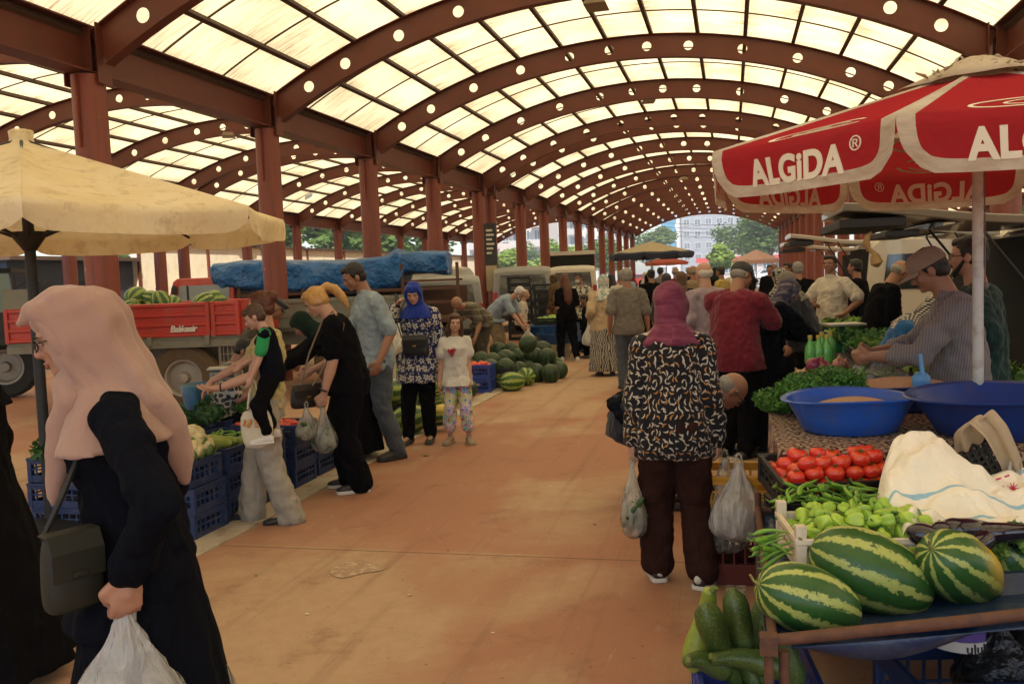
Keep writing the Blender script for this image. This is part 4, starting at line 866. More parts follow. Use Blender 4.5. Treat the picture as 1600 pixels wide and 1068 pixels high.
def cloth_tl(name, a, b, k=.35, sc=2.5, stain=None):
    n = NT(name); v = n.co(); f = n.noise(v, sc, 5, .65); c = n.mix(n.ramp(f, [(.3, 0), (.7, 1)]), a, b)
    if stain: c = n.mix(n.ramp(n.noise(v, 9, 4, .7), [(.52, 0), (.66, .6)]), c, stain)
    df = n.n('BsdfDiffuse', {'Color': c}); tl = n.n('BsdfTranslucent', {'Color': c}); mx = n.n('MixShader', {0: k, 1: df.outputs[0], 2: tl.outputs[0]})
    bmp = n.bump(n.noise(v, 6, 4, .6), .6, .03); n.set(df.inputs['Normal'], bmp); n.t.links.new(mx.outputs[0], n.out.inputs[0]); return n.m
TXTW = M('printed_white_lettering', (.70, .63, .50), .8, .12, 9, .05)
def canopy(parent, n, r, ze, za, val, mat, rot, sag=.03, valmat=None, wob=.008, gap=.03, name='canopy_panel'):
    for k in range(n):
        a0, a1 = rot+2*PI*k/n, rot+2*PI*(k+1)/n; A, B = Vector((r*math.cos(a0), r*math.sin(a0), ze)), Vector((r*math.cos(a1), r*math.sin(a1), ze)); T = Vector((0, 0, za))
        g = MB(); g.uv = []; NU, NV = 20, 12; ph = random.random()*6
        def P(u, v):
            e = A.lerp(B, u); outd = Vector((e.x, e.y, 0)).normalized(); mid = 1-(2*u-1)**2
            if v >= 0:
                p = e.lerp(T, v**1.0); p.z -= sag*mid*math.sin(PI*v)+sag*1.2*mid*(1-v)*.5
                p.z += (1-v)*.004*math.sin(9*u+ph)
            else:
                vv = -v; cut = gap*(vv**1.5); uu = .5+(u-.5)*(1-cut*2); e = A.lerp(B, uu)
                dz = vv*val; rc = 1-max(0, abs(2*u-1)-.86)/.14*.35*vv
                p = e-outd*(-.012+.02*vv)+outd*wob*math.sin(u*8+ph)*vv*2; p.z = ze-sag*.6*mid-dz*rc
            return p
        vsx = [-1, -.85, -.6, -.4, -.2, 0]+[i/NV for i in range(1, NV)]+[.985]
        for v in vsx:
            for i in range(NU+1):
                u = i/NU; g.v.append(tuple(P(u, v))); g.uv.append(((2*u-1), v))
        m = len(vsx)
        for j in range(m-1):
            for i in range(NU): q = j*(NU+1)+i; g.f.append((q, q+1, q+NU+2, q+NU+1))
        o = g.build(name, mat, parent, fixn=False, auto=False)
        yield o, A, B, T, P
def on_panel(A, B, P, x, y, off):     # x metres along the edge from its middle, y metres up from the edge
    L = (B-A).length; u = .5+x/L
    p = P(min(max(u, 0), 1), y); e = A.lerp(B, .5); nrm = Vector((e.x, e.y, .35 if y > 0 else 0)).normalized(); return p+nrm*off
U = fr(1528, 4.2)
um = empty('market_umbrella', (U.x, U.y, 0), R(14), 'red and white trade umbrella on a white pole over the chickpea basins', 'umbrella')
rr = 1.26
for k, (o, A, B, T, P) in enumerate(canopy(um, 8, rr, 2.15, 2.50, .21, REDC, R(-174.4), .02)):
    if k in (0, 1, 7, 6, 5, 4):
        # lettering runs left to right seen from outside: from A to B for k facing the camera
        for body, size, x0, y0, shr, of in (('ALGiDA', .150, 0.0, -.55, 0, .006), ('®', .075, .335, -.33, 0, 0)):
            place_text('lettering' if body != '®' else 'trade_mark', body, size, TXTW, um, lambda x, y, z, A=A, B=B, P=P, x0=x0, y0=y0: on_panel(A, B, P, (x+x0)*.93, y0+y/.21, z*1.0+.001), extrude=.003, off=of, spacing=1.06)
        # swirl emblem above the lettering: nested flat loops
        g = MB()
        for (cx, ry, rx, w, dy) in ((0, .115, .26, .020, .12), (.03, .07, .16, .016, .115), (.02, .030, .07, .014, .11)):
            N_ = 36; ra = []
            for i in range(N_+1):
                t = 2*PI*i/N_+.5; kx = rx*math.cos(t)+cx; ky = dy+ry*math.sin(t); 
                kx2 = (rx-w)*math.cos(t)+cx; ky2 = dy+(ry-w*1.1)*math.sin(t)
                p0, p1 = on_panel(A, B, P, kx, max(ky, -.12), .004), on_panel(A, B, P, kx2, max(ky2, -.12), .004); q0, q1 = on_panel(A, B, P, kx, max(ky, -.12), -.004), on_panel(A, B, P, kx2, max(ky2, -.12), -.004)
                ra.append([p0, p1, q1, q0])
            g.ring_stack(ra[:-4])
        g.build('emblem', TXTW, um)
WCV = cloth_tl('soiled_white_canvas', (.68, .60, .47), (.5, .4, .28), .3, 4)
g = MB()
def capf(a, t): return .10*math.sin(3*a+5*t)+.06*math.sin(7*a)
g.loft([((0, 0, 2.43), .30, .30), ((0, 0, 2.475), .22, .22), ((0, 0, 2.52), .12, .12), ((0, 0, 2.545), .05, .05), ((0, 0, 2.55), .01, .01)], 40, capf, caps=False)
for i in range(70):       # torn, frayed rim of the top cap
    a = random.uniform(0, 2*PI); r0 = random.uniform(.10, .26); p = Vector((r0*math.cos(a), r0*math.sin(a), 2.55-r0*.36)); d = Vector((math.cos(a)*.3+random.uniform(-.5, .5), math.sin(a)*.3+random.uniform(-.5, .5), random.uniform(-.25, .35))).normalized()*random.uniform(.02, .06); s2 = Vector((random.uniform(-1, 1), random.uniform(-1, 1), random.uniform(-.3, .3))).normalized()*random.uniform(.012, .028)
    g.add([p-s2, p+s2, p+d+s2*.4, p+d-s2*.3], [(0, 1, 2, 3)])
g.build('top_cap', WCV, um, solid=.003, fixn=False)
g = MB(); g.cyl((0, 0, 0), (0, 0, 2.5), .024, .024, 20); g.build('pole', WHP, um)
g = MB(); g.lathe([(.02, 0), (.25, .0), (.25, .05), (.05, .09), (.03, .3), (.024, .3)], 24); g.build('base', BLKM, um)
for k in range(8):
    a = R(-174.4)+2*PI*k/8; g = MB(); g.tube([(0, 0, 2.47), (rr*.97*math.cos(a), rr*.97*math.sin(a), 2.135)], .008, 6); g.tube([(.03*math.cos(a), .03*math.sin(a), 2.05), (rr*.5*math.cos(a), rr*.5*math.sin(a), 2.27)], .006, 6); g.build('rib', WHP, um)
g = MB(); g.tube([(.06, .05, 2.40), (.062, .05, 2.2), (.058, .052, 2.0), (.06, .05, 1.80), (.06, .05, 1.52)], .0035, 6); g.ell((.06, .05, 1.50), .018); g.build('pull_cord', M('grey_cord', (.2, .17, .14), .8, .1), um)
# ---- big cream canvas umbrella, left
CRMC = cloth_tl('cream_canvas', (.84, .74, .52), (.76, .62, .36), .3, 2.2, (.56, .43, .27))
U2 = fr(50, 6.1)
u2 = empty('market_umbrella', (U2.x, U2.y, 0), R(14), 'large cream canvas umbrella with stained valance and black pole over the left stalls', 'umbrella')
r2 = 1.72
for o, A, B, T, P in canopy(u2, 8, r2, 2.13, 2.68, .155, CRMC, R(-18), .045, wob=.014, gap=.0): pass
g = MB(); g.loft([((0, 0, 2.61), .14, .14), ((0, 0, 2.66), .075, .075), ((0, 0, 2.68), .07, .07), ((0, 0, 2.73), .075, .072), ((0, 0, 2.74), .06, .06)], 30, lambda a, t: .08*math.sin(6*a)); g.build('top_cap', CRMC, u2)
g = MB(); g.cyl((0, 0, 0), (0, 0, 2.7), .036, .036, 20); g.lathe([(.036, 1.93), (.045, 1.94), (.10, 2.02), (.11, 2.06), (.036, 2.06)], 24); g.build('pole', BLKM, u2)
for k in range(8):
    a = R(-18)+2*PI*k/8; g = MB(); g.tube([(0, 0, 2.68), (r2*.98*math.cos(a), r2*.98*math.sin(a), 2.07)], .011, 6); g.tube([(.10*math.cos(a), .10*math.sin(a), 2.03), (r2*.5*math.cos(a), r2*.5*math.sin(a), 2.36)], .009, 6); g.build('rib', BLKM, u2)
g = MB(); g.lathe([(.02, 0), (.3, .0), (.3, .06), (.05, .1), (.036, .1)], 24); g.build('base', BLKM, u2)
# ---- far umbrellas
def far_umb(px, D, r, ze, za, val, mat, label, valm=None):
    q = fr(px, D); o = empty('parasol', (q.x, q.y, 0), random.random(), label, 'umbrella')
    for _ in canopy(o, 8, r, ze, za, val, mat, .2, .03): pass
    g = MB(); g.cyl((0, 0, 0), (0, 0, za), .025, n=10); g.build('pole', WHP, o); return o
NVC = cloth_tl('navy_cream_canvas', (.42, .32, .18), (.36, .27, .15), .3)
nn = NT('cream_canvas_navy_hem'); uv = nn.n('UVMap').outputs[0]; vv_ = nn.n('SeparateXYZ', {0: uv}).outputs[1]
nn.p(col=nn.mix(nn.math('LESS_THAN', vv_, .12), (.34, .28, .18), (.02, .025, .05)), rough=.9)
far_umb(1018, 35, 1.66, 2.32, 2.78, .22, nn.m, 'cream parasol with navy hem standing in the aisle far off')
far_umb(1042, 62, 1.5, 2.2, 2.6, .2, cloth_tl('orange_red_canvas', (.55, .12, .08), (.5, .2, .15), .4), 'orange and white parasol just beyond the far end of the hall')
far_umb(1182, 58, 1.5, 2.1, 2.75, .25, cloth_tl('pink_white_canvas', (.7, .45, .45), (.65, .55, .55), .4), 'pale pink parasol just beyond the far end of the hall on the right')

# ---- crates
def crate_mb(L, Wd, Hh, t=.012, solid=False, slots=True, posts=0.0):
    g = MB(); x, y = L/2, Wd/2
    if slots:
        for i in range(9): a = -x+t+(2*x-2*t-.014)*i/8; g.box(a, a+.014, -y+t, y-t, .0, t)
        for i in range(7): a = -y+t+(2*y-2*t-.014)*i/6; g.box(-x+t, x-t, a, a+.014, .002, t-.002)
    else: g.box(-x+t, x-t, -y+t, y-t, .0, t)
    for (a0, a1, b0, b1, ax) in ((-x, x, -y, -y+t, 0), (-x, x, y-t, y, 0), (-x, -x+t, -y+t, y-t, 1), (x-t, x, -y+t, y-t, 1)):
        g.box(a0, a1, b0, b1, 0, Hh*.28); g.box(a0, a1, b0, b1, Hh*.74, Hh-.001)
        L_ = (a1-a0) if ax == 0 else (b1-b0); k = max(3, int(L_/.055))
        if slots:
            for i in range(k+1):
                q = (a0 if ax == 0 else b0)+(L_-.012)*i/k
                if ax == 0: g.box(q, q+.012, b0+.002, b1-.002, Hh*.28, Hh*.74)
                else: g.box(a0+.002, a1-.002, q, q+.012, Hh*.28, Hh*.74)
            q = .49*Hh
            if ax == 0: g.box(a0, a1, b0+.003, b1-.003, q, q+.012)
            else: g.box(a0+.003, a1-.003, b0, b1, q, q+.012)
    e = .006      # rim and corner posts
    g.box(-x-e, x+e, -y-e, -y, Hh-.02, Hh); g.box(-x-e, x+e, y, y+e, Hh-.02, Hh); g.box(-x-e, -x, -y, y, Hh-.02, Hh); g.box(x, x+e, -y, y, Hh-.02, Hh)
    for sx in (-1, 1):
        for sy in (-1, 1):
            g.box(min(sx*(x-.03), sx*(x+e*.6)), max(sx*(x-.03), sx*(x+e*.6)), min(sy*(y-.03), sy*(y+e*.6)), max(sy*(y-.03), sy*(y+e*.6)), -.0, Hh+posts-.003)
    return g
PB = M('navy_crate_plastic', (.014, .032, .10), .45, .2, 12, .2, 60, dirt=((.10, .08, .07), 12, .45)); PBB = M('bright_blue_crate_plastic', (.02, .045, .26), .4, .15, 12, .2, 60, dirt=((.1, .09, .12), 16, .4)); PK = M('black_crate_plastic', (.012, .011, .010), .5, .2, 12, .2); PW = M('cream_crate_plastic', (.62, .53, .40), .55, .1, 12, .2, dirt=((.25, .17, .1), 10, .5)); PY = M('yellow_bin_plastic', (.50, .24, .015), .45, .1, 9, .1); PG = M('green_crate_plastic', (.02, .16, .06), .5, .2); PR = M('red_crate_plastic', (.22, .03, .015), .5, .2, 9, .1)
_cr = {}
def crate(loc, rz, label, mat, size=(.58, .38, .17), posts=0, group=None, rot=None, name='plastic_crate', cat='crate'):
    key = (mat.name, size, posts)
    if key in _cr: o = copy_tree(_cr[key], loc, (0, 0, rz) if rot is None else rot, label=label)
    else:
        o = crate_mb(*size, posts=posts).build(name, mat, None, smooth=False, bev=.0025); _cr[key] = o; o.location = loc; o.rotation_euler = (0, 0, rz) if rot is None else rot
        tag(o, label, cat)
    if group: o['group'] = group
    elif 'group' in o: del o['group']
    return o
# ---- produce prototypes (kept as meshes, linked when placed)
def n_melon(name, dark, light, freq=9., amt=.5, yel=False):
    n = NT(name); v = n.co(); x = n.n('SeparateXYZ', {0: v})
    a = n.math('ARCTAN2', x.outputs[1], x.outputs[2]); wob = n.math('MULTIPLY', n.math('SUBTRACT', n.noise(n.map(v, (1.2, 1, 1)), 24, 6, .8), .5), 3.4)
    w = n.math('SINE', n.math('ADD', n.math('MULTIPLY', a, freq), wob)); wav = n.math('ADD', n.math('MULTIPLY', w, .5), .5)
    brk = n.noise(n.map(v, (.7, 1, 1)), 60, 4, .8)
    m = n.ramp(n.math('ADD', n.math('MULTIPLY', wav, .50), n.math('MULTIPLY', brk, .85)), [(amt, 0), (amt+.06, 1)])
    c = n.mix(m, dark, light); 
    if yel:
        rdist = n.n('VectorMath', {0: v, 1: yel}, operation='DISTANCE').outputs['Value']; c = n.mix(n.ramp(n.math('ADD', n.math('MULTIPLY', rdist, 1.0), n.math('MULTIPLY', brk, .06)), [(.07, .9), (.15, 0)]), c, (.60, .40, .05))
    c = n.mix(n.ramp(n.noise(v, 70, 4, .8), [(.45, 0), (.85, .35)]), c, vary(dark, 2.2))
    n.p(col=c, rough=.36, spec=.4, normal=n.bump(n.noise(v, 30, 3), .08, .004)); return n.m
MEL_A = n_melon('striped_melon_rind', (.022, .078, .014), (.36, .39, .10), 9, .77)
MEL_B = n_melon('striped_melon_rind_yellowed', (.024, .08, .014), (.36, .39, .10), 10, .76, yel=(.04, -.03, .11))
MEL_D = n_melon('dark_melon_rind', (.010, .026, .008), (.028, .060, .014), 10, .72)
MEL_L = n_melon('light_striped_melon_rind', (.03, .09, .016), (.27, .33, .07), 8, .70)
STEMM = M('dry_stem', (.22, .22, .07), .8, .3, 30, .3)
def melon_obj(a, b, mat, stem=True):
    g = MB(); 
    n_, m_ = 40, 26; rings = []
    for i in range(m_+1):
        t = PI*min(max(i/m_, .012), .988); cx = -a*math.cos(t); rad = b*math.sin(t)**.88*(1+.05*math.cos(t))
        rings.append([(cx, rad*math.cos(2*PI*j/n_)*(1+.012*math.cos(10*PI*j/n_*2)), rad*math.sin(2*PI*j/n_)*(1+.012*math.cos(10*PI*j/n_*2))) for j in range(n_)])
    g.ring_stack(rings); o = g.build('watermelon', mat, None)
    if stem:
        g = MB(); g.tube([(-a*.985, 0, 0), (-a-.02, .004, .006), (-a-.04, .002, .022)], [.008, .0045, .004], 8); g.build('stem', STEMM, o)
    return o
def protos(fn, *labels): pass
class Proto:
    def __init__(s, o, cat): s.o = o; s.used = False; s.cat = cat
    def put(s, loc, rot=(0, 0, 0), sc=1, label='', group=None):
        if not s.used: c = s.o; s.used = True; c.location = loc; c.rotation_euler = rot; c.scale = sc if hasattr(sc, '__len__') else (sc,)*3; c['category'] = s.cat
        else: c = copy_tree(s.o, loc, rot, sc)
        c['label'] = label
        if group: c['group'] = group
        elif 'group' in c: del c['group']
        return c
def rnd_rot(): return (random.uniform(0, 6.28), random.uniform(0, 6.28), random.uniform(0, 6.28))
mA = Proto(melon_obj(.185, .122, MEL_A), 'watermelon'); mB = Proto(melon_obj(.175, .120, MEL_B), 'watermelon'); mD = Proto(melon_obj(.15, .138, MEL_D), 'watermelon'); mL = Proto(melon_obj(.185, .145, MEL_L), 'watermelon')
def tomato():
    g = MB(); n_, m_ = 20, 12; rings = []
    for i in range(m_+1):
        t = PI*min(max(i/m_, .02), .98); z = -.031*math.cos(t); dip = -.007*math.exp(-((PI-t)/.35)**2)
        rings.append([(.040*math.sin(t)*(1+.03*math.cos(5*2*PI*j/n_))*math.cos(2*PI*j/n_), .040*math.sin(t)*(1+.03*math.cos(5*2*PI*j/n_))*math.sin(2*PI*j/n_), z+dip) for j in range(n_)])
    g.ring_stack(rings); n = NT('tomato_skin'); f = n.noise(n.co(), 14, 3); z = n.n('SeparateXYZ', {0: n.co()}).outputs[2]
    n.p(col=n.mix(n.ramp(n.math('ADD', f, n.math('MULTIPLY', z, 6.0)), [(.5, 0), (.85, .7)]), (.62, .030, .014), (.60, .14, .03)), rough=.22, spec=.5, coat=.2); o = g.build('tomato', n.m, None)
    g = MB()
    for k in range(5):
        a = 2*PI*k/5; g.add([(0, 0, .0265), (.005*math.cos(a+.9), .005*math.sin(a+.9), .028), (.019*math.cos(a), .019*math.sin(a), .031), (.005*math.cos(a-.9), .005*math.sin(a-.9), .028)], [(0, 1, 2, 3)])
    g.tube([(0, 0, .026), (.002, .001, .036)], .0022, 6); g.build('calyx', M('green_calyx', (.05, .11, .02), .7, .3), o, fixn=False); return Proto(o, 'tomato')
TOM = tomato()
def lobed(L, r, col, name, obj, taper=.6, lobes=3, k=.12):
    g = MB(); n_, m_ = 20, 12; rings = []
    for i in range(m_+1):
        q = i/m_; t = PI*min(max(q, .02), .98); rad = r*math.sin(t)**.62*(1-(1-taper)*q); z = L*(.5-q)+( -.12*L*math.exp(-(q/.10)**2))+(.1*L*math.exp(-((1-q)/.1)**2))
        rings.append([(rad*(1+k*math.cos(lobes*2*PI*j/n_)*(1-q*.3))*math.cos(2*PI*j/n_)+.12*r*math.sin(q*4), rad*(1+k*math.cos(lobes*2*PI*j/n_))*math.sin(2*PI*j/n_), z) for j in range(n_)])
    g.ring_stack(rings); o = g.build(obj, M(name, col, .3, .3, 16, .15, 40, dist=.002, coat=.15), None)
    g = MB(); g.tube([(0, 0, L*.36), (.002, 0, L*.5), (.007, .002, L*.68)], [.006, .0045, .0035], 8); g.build('stem', M('pepper_stem', (.10, .19, .03), .6, .2), o); return Proto(o, 'pepper')
BELL = [lobed(.085, .028, (.29, .46, .045), 'lime_pepper_skin', 'pepper', .55, 3, .24), lobed(.070, .030, (.36, .52, .06), 'pale_lime_pepper_skin', 'pepper', .62, 4, .20), lobed(.100, .024, (.21, .38, .04), 'green_pepper_skin', 'pepper', .42, 3, .2)]
def longveg(L, r, mat, obj, cat, bend=.1, tip=.25, endm=None, rr=None):
    g = MB(); pts = []; rs = []
    for i in range(13):
        q = i/12; pts.append((L*(q-.5), bend*L*math.sin(PI*q), .02*L*math.sin(5*q))); 
        rs.append((rr(q) if rr else r*(min(1, .35+4*q) if q < .2 else 1)*(1-(1-tip)*q**1.6)*(1 if q < .95 else .5)))
    g.tube(pts, rs, 12); g.cap(pts[0], pts[0], rs[0], rs[0]); o = g.build(obj, mat, None)
    if endm: g = MB(); g.tube([(L*-.5, 0, 0), (L*-.56, -.04*L, .01), (L*-.60, -.05*L, .014)], [r*.45, r*.28, r*.25], 7); g.build('stem', endm, o)
    return Proto(o, cat)
PSTEM = M('pepper_stem', (.10, .19, .03), .6, .2)
LONGP = longveg(.15, .0105, M('long_green_pepper_skin', (.14, .30, .025), .3, .3, 12, .1, coat=.2), 'long_pepper', 'pepper', .14, .2, PSTEM)
ZM = NT('zucchini_skin'); v = ZM.co(); f = ZM.ramp(ZM.noise(v, 130, 2, .7), [(.55, 0), (.68, .8)]); st = ZM.noise(ZM.map(v, (.6, 3, 3)), 9, 3)
ZM.p(col=ZM.mix(f, ZM.mix(st, (.022, .052, .010), (.07, .115, .02)), (.17, .22, .06)), rough=.4, normal=ZM.bump(st, .2, .004)); ZM = ZM.m
ZL = M('light_zucchini_skin', (.24, .30, .045), .4, .35, 40, .2, 60)
def zrr(r): return lambda q: r*(.50+.50*min(1, q*1.5))*(1 if q < .86 else math.cos((q-.86)/.14*1.35))
ZU = longveg(.40, .045, ZM, 'zucchini', 'zucchini', .04, 1, M('zucchini_stem', (.14, .17, .04), .8, .3), rr=zrr(.046)); ZU2 = longveg(.36, .05, ZL, 'zucchini', 'zucchini', .05, 1, M('zucchini_stem', (.14, .17, .04), .8, .3), rr=zrr(.052))
CU = longveg(.17, .02, M('cucumber_skin', (.035, .085, .014), .4, .4, 20, .4, 60), 'cucumber', 'cucumber', .06, .85, None)
EGS = M('eggplant_skin', (.012, .006, .014), .12, .2, 9, 0, coat=.5)
EG = longveg(.24, .035, EGS, 'eggplant', 'eggplant', .08, 1, None, rr=lambda q: .040*(.55+.45*min(1, q*1.8))*(1 if q < .85 else math.cos((q-.85)/.15*1.35)))
g = MB()
for k in range(6):
    a = 2*PI*k/6; s1, s2 = Vector((0, math.cos(a), math.sin(a))), Vector((0, math.cos(a+.45), math.sin(a+.45))); s0 = Vector((0, math.cos(a-.45), math.sin(a-.45)))
    g.add([Vector((-.125, 0, 0)), Vector((-.112, 0, 0))+s0*.026, Vector((-.055+.01*(k % 2), 0, 0))+s1*.037, Vector((-.112, 0, 0))+s2*.026], [(0, 1, 2, 3)])
g.tube([(-.118, 0, 0), (-.145, .004, .006), (-.165, .012, .012)], [.012, .009, .008], 8); g.build('calyx', M('green_calyx', (.05, .11, .02), .7, .3), EG.o, fixn=False, solid=.003)
def cauli():
    g = MB(); g.ell((0, 0, .02), (.075, .075, .055))
    for i in range(70):
        t, p = random.uniform(0, 6.28), random.uniform(0, 1.5); d = Vector((math.sin(p)*math.cos(t), math.sin(p)*math.sin(t), math.cos(p))); r = random.uniform(.014, .024); g.ell(d*.066+Vector((0, 0, .02)), r, None, 8, 6)
    o = g.build('cauliflower', M('cauliflower_curd', (.70, .58, .30), .8, .15, 30, .8, 120, dist=.006), None, rs=.005, sm=1, disp=(.010, .012))
    g = MB()
    for k in range(6):
        a = 2*PI*k/6+.3; pts = []
        for q, (r, z, w) in enumerate(((.03, -.045, .018), (.07, -.03, .03), (.088, .01, .028), (.088, .035, .012))): pts.append((Vector((math.cos(a)*r, math.sin(a)*r, z)), w))
        rings = [[p-Vector((-math.sin(a), math.cos(a), 0))*w, p+Vector((-math.sin(a), math.cos(a), 0))*w] for p, w in pts]
        g.ring_stack(rings, closed=False, caps=False)
    g.build('leaves', M('cauliflower_leaf', (.13, .20, .05), .6, .3), o, solid=.003, fixn=False); return Proto(o, 'cauliflower')
CAU = cauli()
def onion():
    g = MB(); g.lathe([(.004, -.038), (.02, -.034), (.036, -.015), (.040, .004), (.032, .022), (.014, .034), (.006, .048), (.004, .056)], 20, caps=True); return Proto(g.build('onion', M('red_onion_skin', (.22, .035, .06), .3, .5, 12, .2), None), 'onion')
ON = onion(); ON2 = Proto(ON.o.copy(), 'onion'); COL.objects.link(ON2.o); ON2.o.data = ON.o.data.copy(); ON2.o.data.materials[0] = M('brown_onion_skin', (.36, .20, .09), .35, .4, 12, .2)
# leafy bunches: many small folded leaflets round short stems
LEAF_D = M('herb_leaf', (.035, .11, .016), .55, .5, 9, .1); LEAF_M = M('parsley_leaf', (.055, .17, .018), .5, .5, 9, .1); LEAF_Y = M('lettuce_leaf', (.13, .22, .03), .5, .4, 9, .1)
def bunch(nl, rad, ls, mat, name='herb_bunch', flat=.6, seed=1):
    rs = random.Random(seed); g = MB()
    for i in range(nl):
        u = Vector((rs.gauss(0, 1), rs.gauss(0, 1), rs.gauss(0, .8))).normalized()*rad*rs.uniform(.35, 1)**.6; u.z = abs(u.z)*flat if u.z > 0 else u.z*.3
        nrm = (u.normalized()*.8+Vector((rs.gauss(0, .7), rs.gauss(0, .7), rs.gauss(0, .7)))).normalized(); a, b = basis(nrm); t = rs.uniform(0, 6.28); a, b = a*math.cos(t)+b*math.sin(t), b*math.cos(t)-a*math.sin(t); l = ls*rs.uniform(.6, 1.3)
        pts = [u-a*l, u-a*l*.2+b*l*.5-nrm*l*.1, u+a*l*.5+b*l*.38-nrm*l*.1, u+a*l*1.1-nrm*l*.3, u+a*l*.5-b*l*.38-nrm*l*.1, u-a*l*.2-b*l*.5-nrm*l*.1, u+nrm*l*.08]
        g.add(pts, [(0, 1, 6), (1, 2, 6), (2, 3, 6), (3, 4, 6), (4, 5, 6), (5, 0, 6)])
    for i in range(14):
        a = rs.uniform(0, 6.28); g.tube([(0, 0, -.02), (math.cos(a)*rad*.4, math.sin(a)*rad*.4, .02), (math.cos(a)*rad*.8, math.sin(a)*rad*.8, .03*rs.random())], .002, 4)
    return g.build(name, mat, None, fixn=False, auto=False)
BU = {'p': Proto(bunch(1100, .14, .012, LEAF_M, 'parsley_bunch', seed=3), 'parsley'), 'd': Proto(bunch(420, .15, .026, LEAF_D, 'mint_bunch', seed=4), 'herbs'), 'l': Proto(bunch(160, .13, .048, LEAF_Y, 'lettuce', seed=5), 'lettuce'), 's': Proto(bunch(380, .15, .022, M('dill_leaf', (.03, .085, .02), .6, .4), 'dill_bunch', seed=6), 'herbs')}
# ---- plastic bags
def bag_mat(name, col, tr=.5):
    n = NT(name); v = n.co(); w = n.noise(n.map(v, (1, 1, .35)), 16, 4, .6, .5)
    fr_ = n.n('Fresnel', {'IOR': 1.35}); df = n.n('BsdfDiffuse', {'Color': (*col, 1)}); tl = n.n('BsdfTranslucent', {'Color': (*col, 1)}); gl = n.n('BsdfGlossy', {'Roughness': .22}); tp = n.n('BsdfTransparent', {'Color': (.97, .97, .95, 1)})
    m1 = n.n('MixShader', {0: .5, 1: df.outputs[0], 2: tl.outputs[0]}); f2 = n.math('ADD', n.math('MULTIPLY', n.ramp(w, [(.4, 0), (.65, 1)]), .35), 1-tr-.17, clamp=True)
    m2 = n.n('MixShader', {0: f2, 1: tp.outputs[0], 2: m1.outputs[0]}); m3 = n.n('MixShader', {0: n.math('MULTIPLY', fr_.outputs[0], 1.3, clamp=True), 1: m2.outputs[0], 2: gl.outputs[0]})
    b = n.bump(w, .9, .05); 
    for x in (df, gl, fr_): n.set(x.inputs['Normal'], b)
    n.t.links.new(m3.outputs[0], n.out.inputs[0]); return n.m
BG_W = bag_mat('white_carrier_bag_film', (.88, .86, .80), .28); BG_C = bag_mat('clear_carrier_bag_film', (.86, .85, .78), .72); BG_G = bag_mat('thin_white_bag_film', (.88, .87, .78), .60)
def plastic_bag(top, L, w, d, mat, label, rz=0, fill=None, nfill=5, group=None, tie=.35, seed=0, fl=''):
    rs = random.Random(seed+int(L*1000)); o = empty('carrier_bag', tuple(top), rz, label, 'bag', group)
    ph = rs.uniform(0, 6)
    prof = [(0, .10), (.05, .13), (.14, .20), (.26, .36), (.40, .60), (.55, .83), (.70, .98), (.82, 1.0), (.91, .86), (.97, .55), (1.0, .12)]
    def fo(a, t): return (.17*math.sin(7*a+ph)+.10*math.sin(13*a+2*ph))*t**2.2+.05*math.sin(3*a+ph+3*t)+.03*math.sin(5*a-4*t)
    g = MB(); g.loft([((rs.uniform(-.006, .006), rs.uniform(-.006, .006), -L*t), w/2*k, d/2*k) for t, k in reversed(prof)], 48, fo)
    g.build('bag_film', mat, o, sub=1, auto=False, disp=(.014, .05))
    for s in (1, -1):
        g = MB(); pts = [(s*w*.06, 0, -.08*L), (s*w*.07, s*.006, -.02*L), (s*.012, 0, .035), (-s*.006, 0, .045)]; g.tube(pts, [.008, .006, .006, .004], 6); g.build('handle', mat, o)
    if fill:
        for i in range(nfill):
            a = 2*PI*i/nfill+ph; r = .42 if i else 0
            fill.put(tuple(Vector(top)+Vector((math.cos(a)*w*.5*r, math.sin(a)*d*.5*r, -L*(.80-.16*(i % 3)*.6)))), (rs.uniform(-.5, .5), rs.uniform(.4, 1.4), rs.uniform(0, 3)), .95, fl, 'vegetables showing through the '+fl.split(' inside ')[-1])
    return o
def hand_pt(info, s): return info['w'](info['HA'][s]+info['D1'][s]*.05+Vector((0, 0, -.045)))
plastic_bag(hand_pt(P1, -1)+Vector((0, 0, -.01)), .34, .30, .17, BG_W, 'white carrier bag in the hand of the woman in the dusty pink scarf', R(30), seed=1)
_q = pt(317, 955, 2.5); plastic_bag(_q, .30, .15, .14, BG_G, 'thin bag of green peppers behind the dress of the near woman', 0, CU, 4, seed=2, fl='green vegetable inside thin bag behind the near dark dress')
plastic_bag(hand_pt(P7, -1), .36, .20, .17, BG_G, 'large clear bag of cucumbers in the blonde woman\'s hand', R(20), CU, 7, seed=3, fl='cucumber inside the bag held by the blonde woman')
plastic_bag(hand_pt(P7, -1)+Vector((-.11, -.05, .0)), .25, .20, .16, BG_G, 'smaller bag of greens hanging beside the blonde woman\'s cucumber bag', R(50), CU, 4, seed=4, fl='green vegetable inside the smaller bag of the blonde woman')
plastic_bag(hand_pt(P19, -1), .42, .14, .13, BG_G, 'narrow thin bag with one zucchini in left hand of the plum scarf woman', 0, CU, 4, seed=5, fl='green vegetable inside the narrow bag of the plum scarf woman')
plastic_bag(hand_pt(P19, 1)+Vector((.03, .03, 0)), .50, .30, .17, BG_C, 'large clear bag of cucumbers and tomatoes in right hand of the plum scarf woman', R(10), CU, 9, seed=6, fl='cucumber inside the large clear bag of the plum scarf woman')
plastic_bag(hand_pt(P19, 1)+Vector((.10, -.03, -.01)), .41, .31, .17, BG_W, 'opaque white bag of produce hanging over the clear bag of cucumbers', R(10), seed=7)
plastic_bag(hand_pt(P17, -1), .38, .24, .18, BG_W, 'white bag in the hand of the woman in the beige shawl', R(10), seed=8)
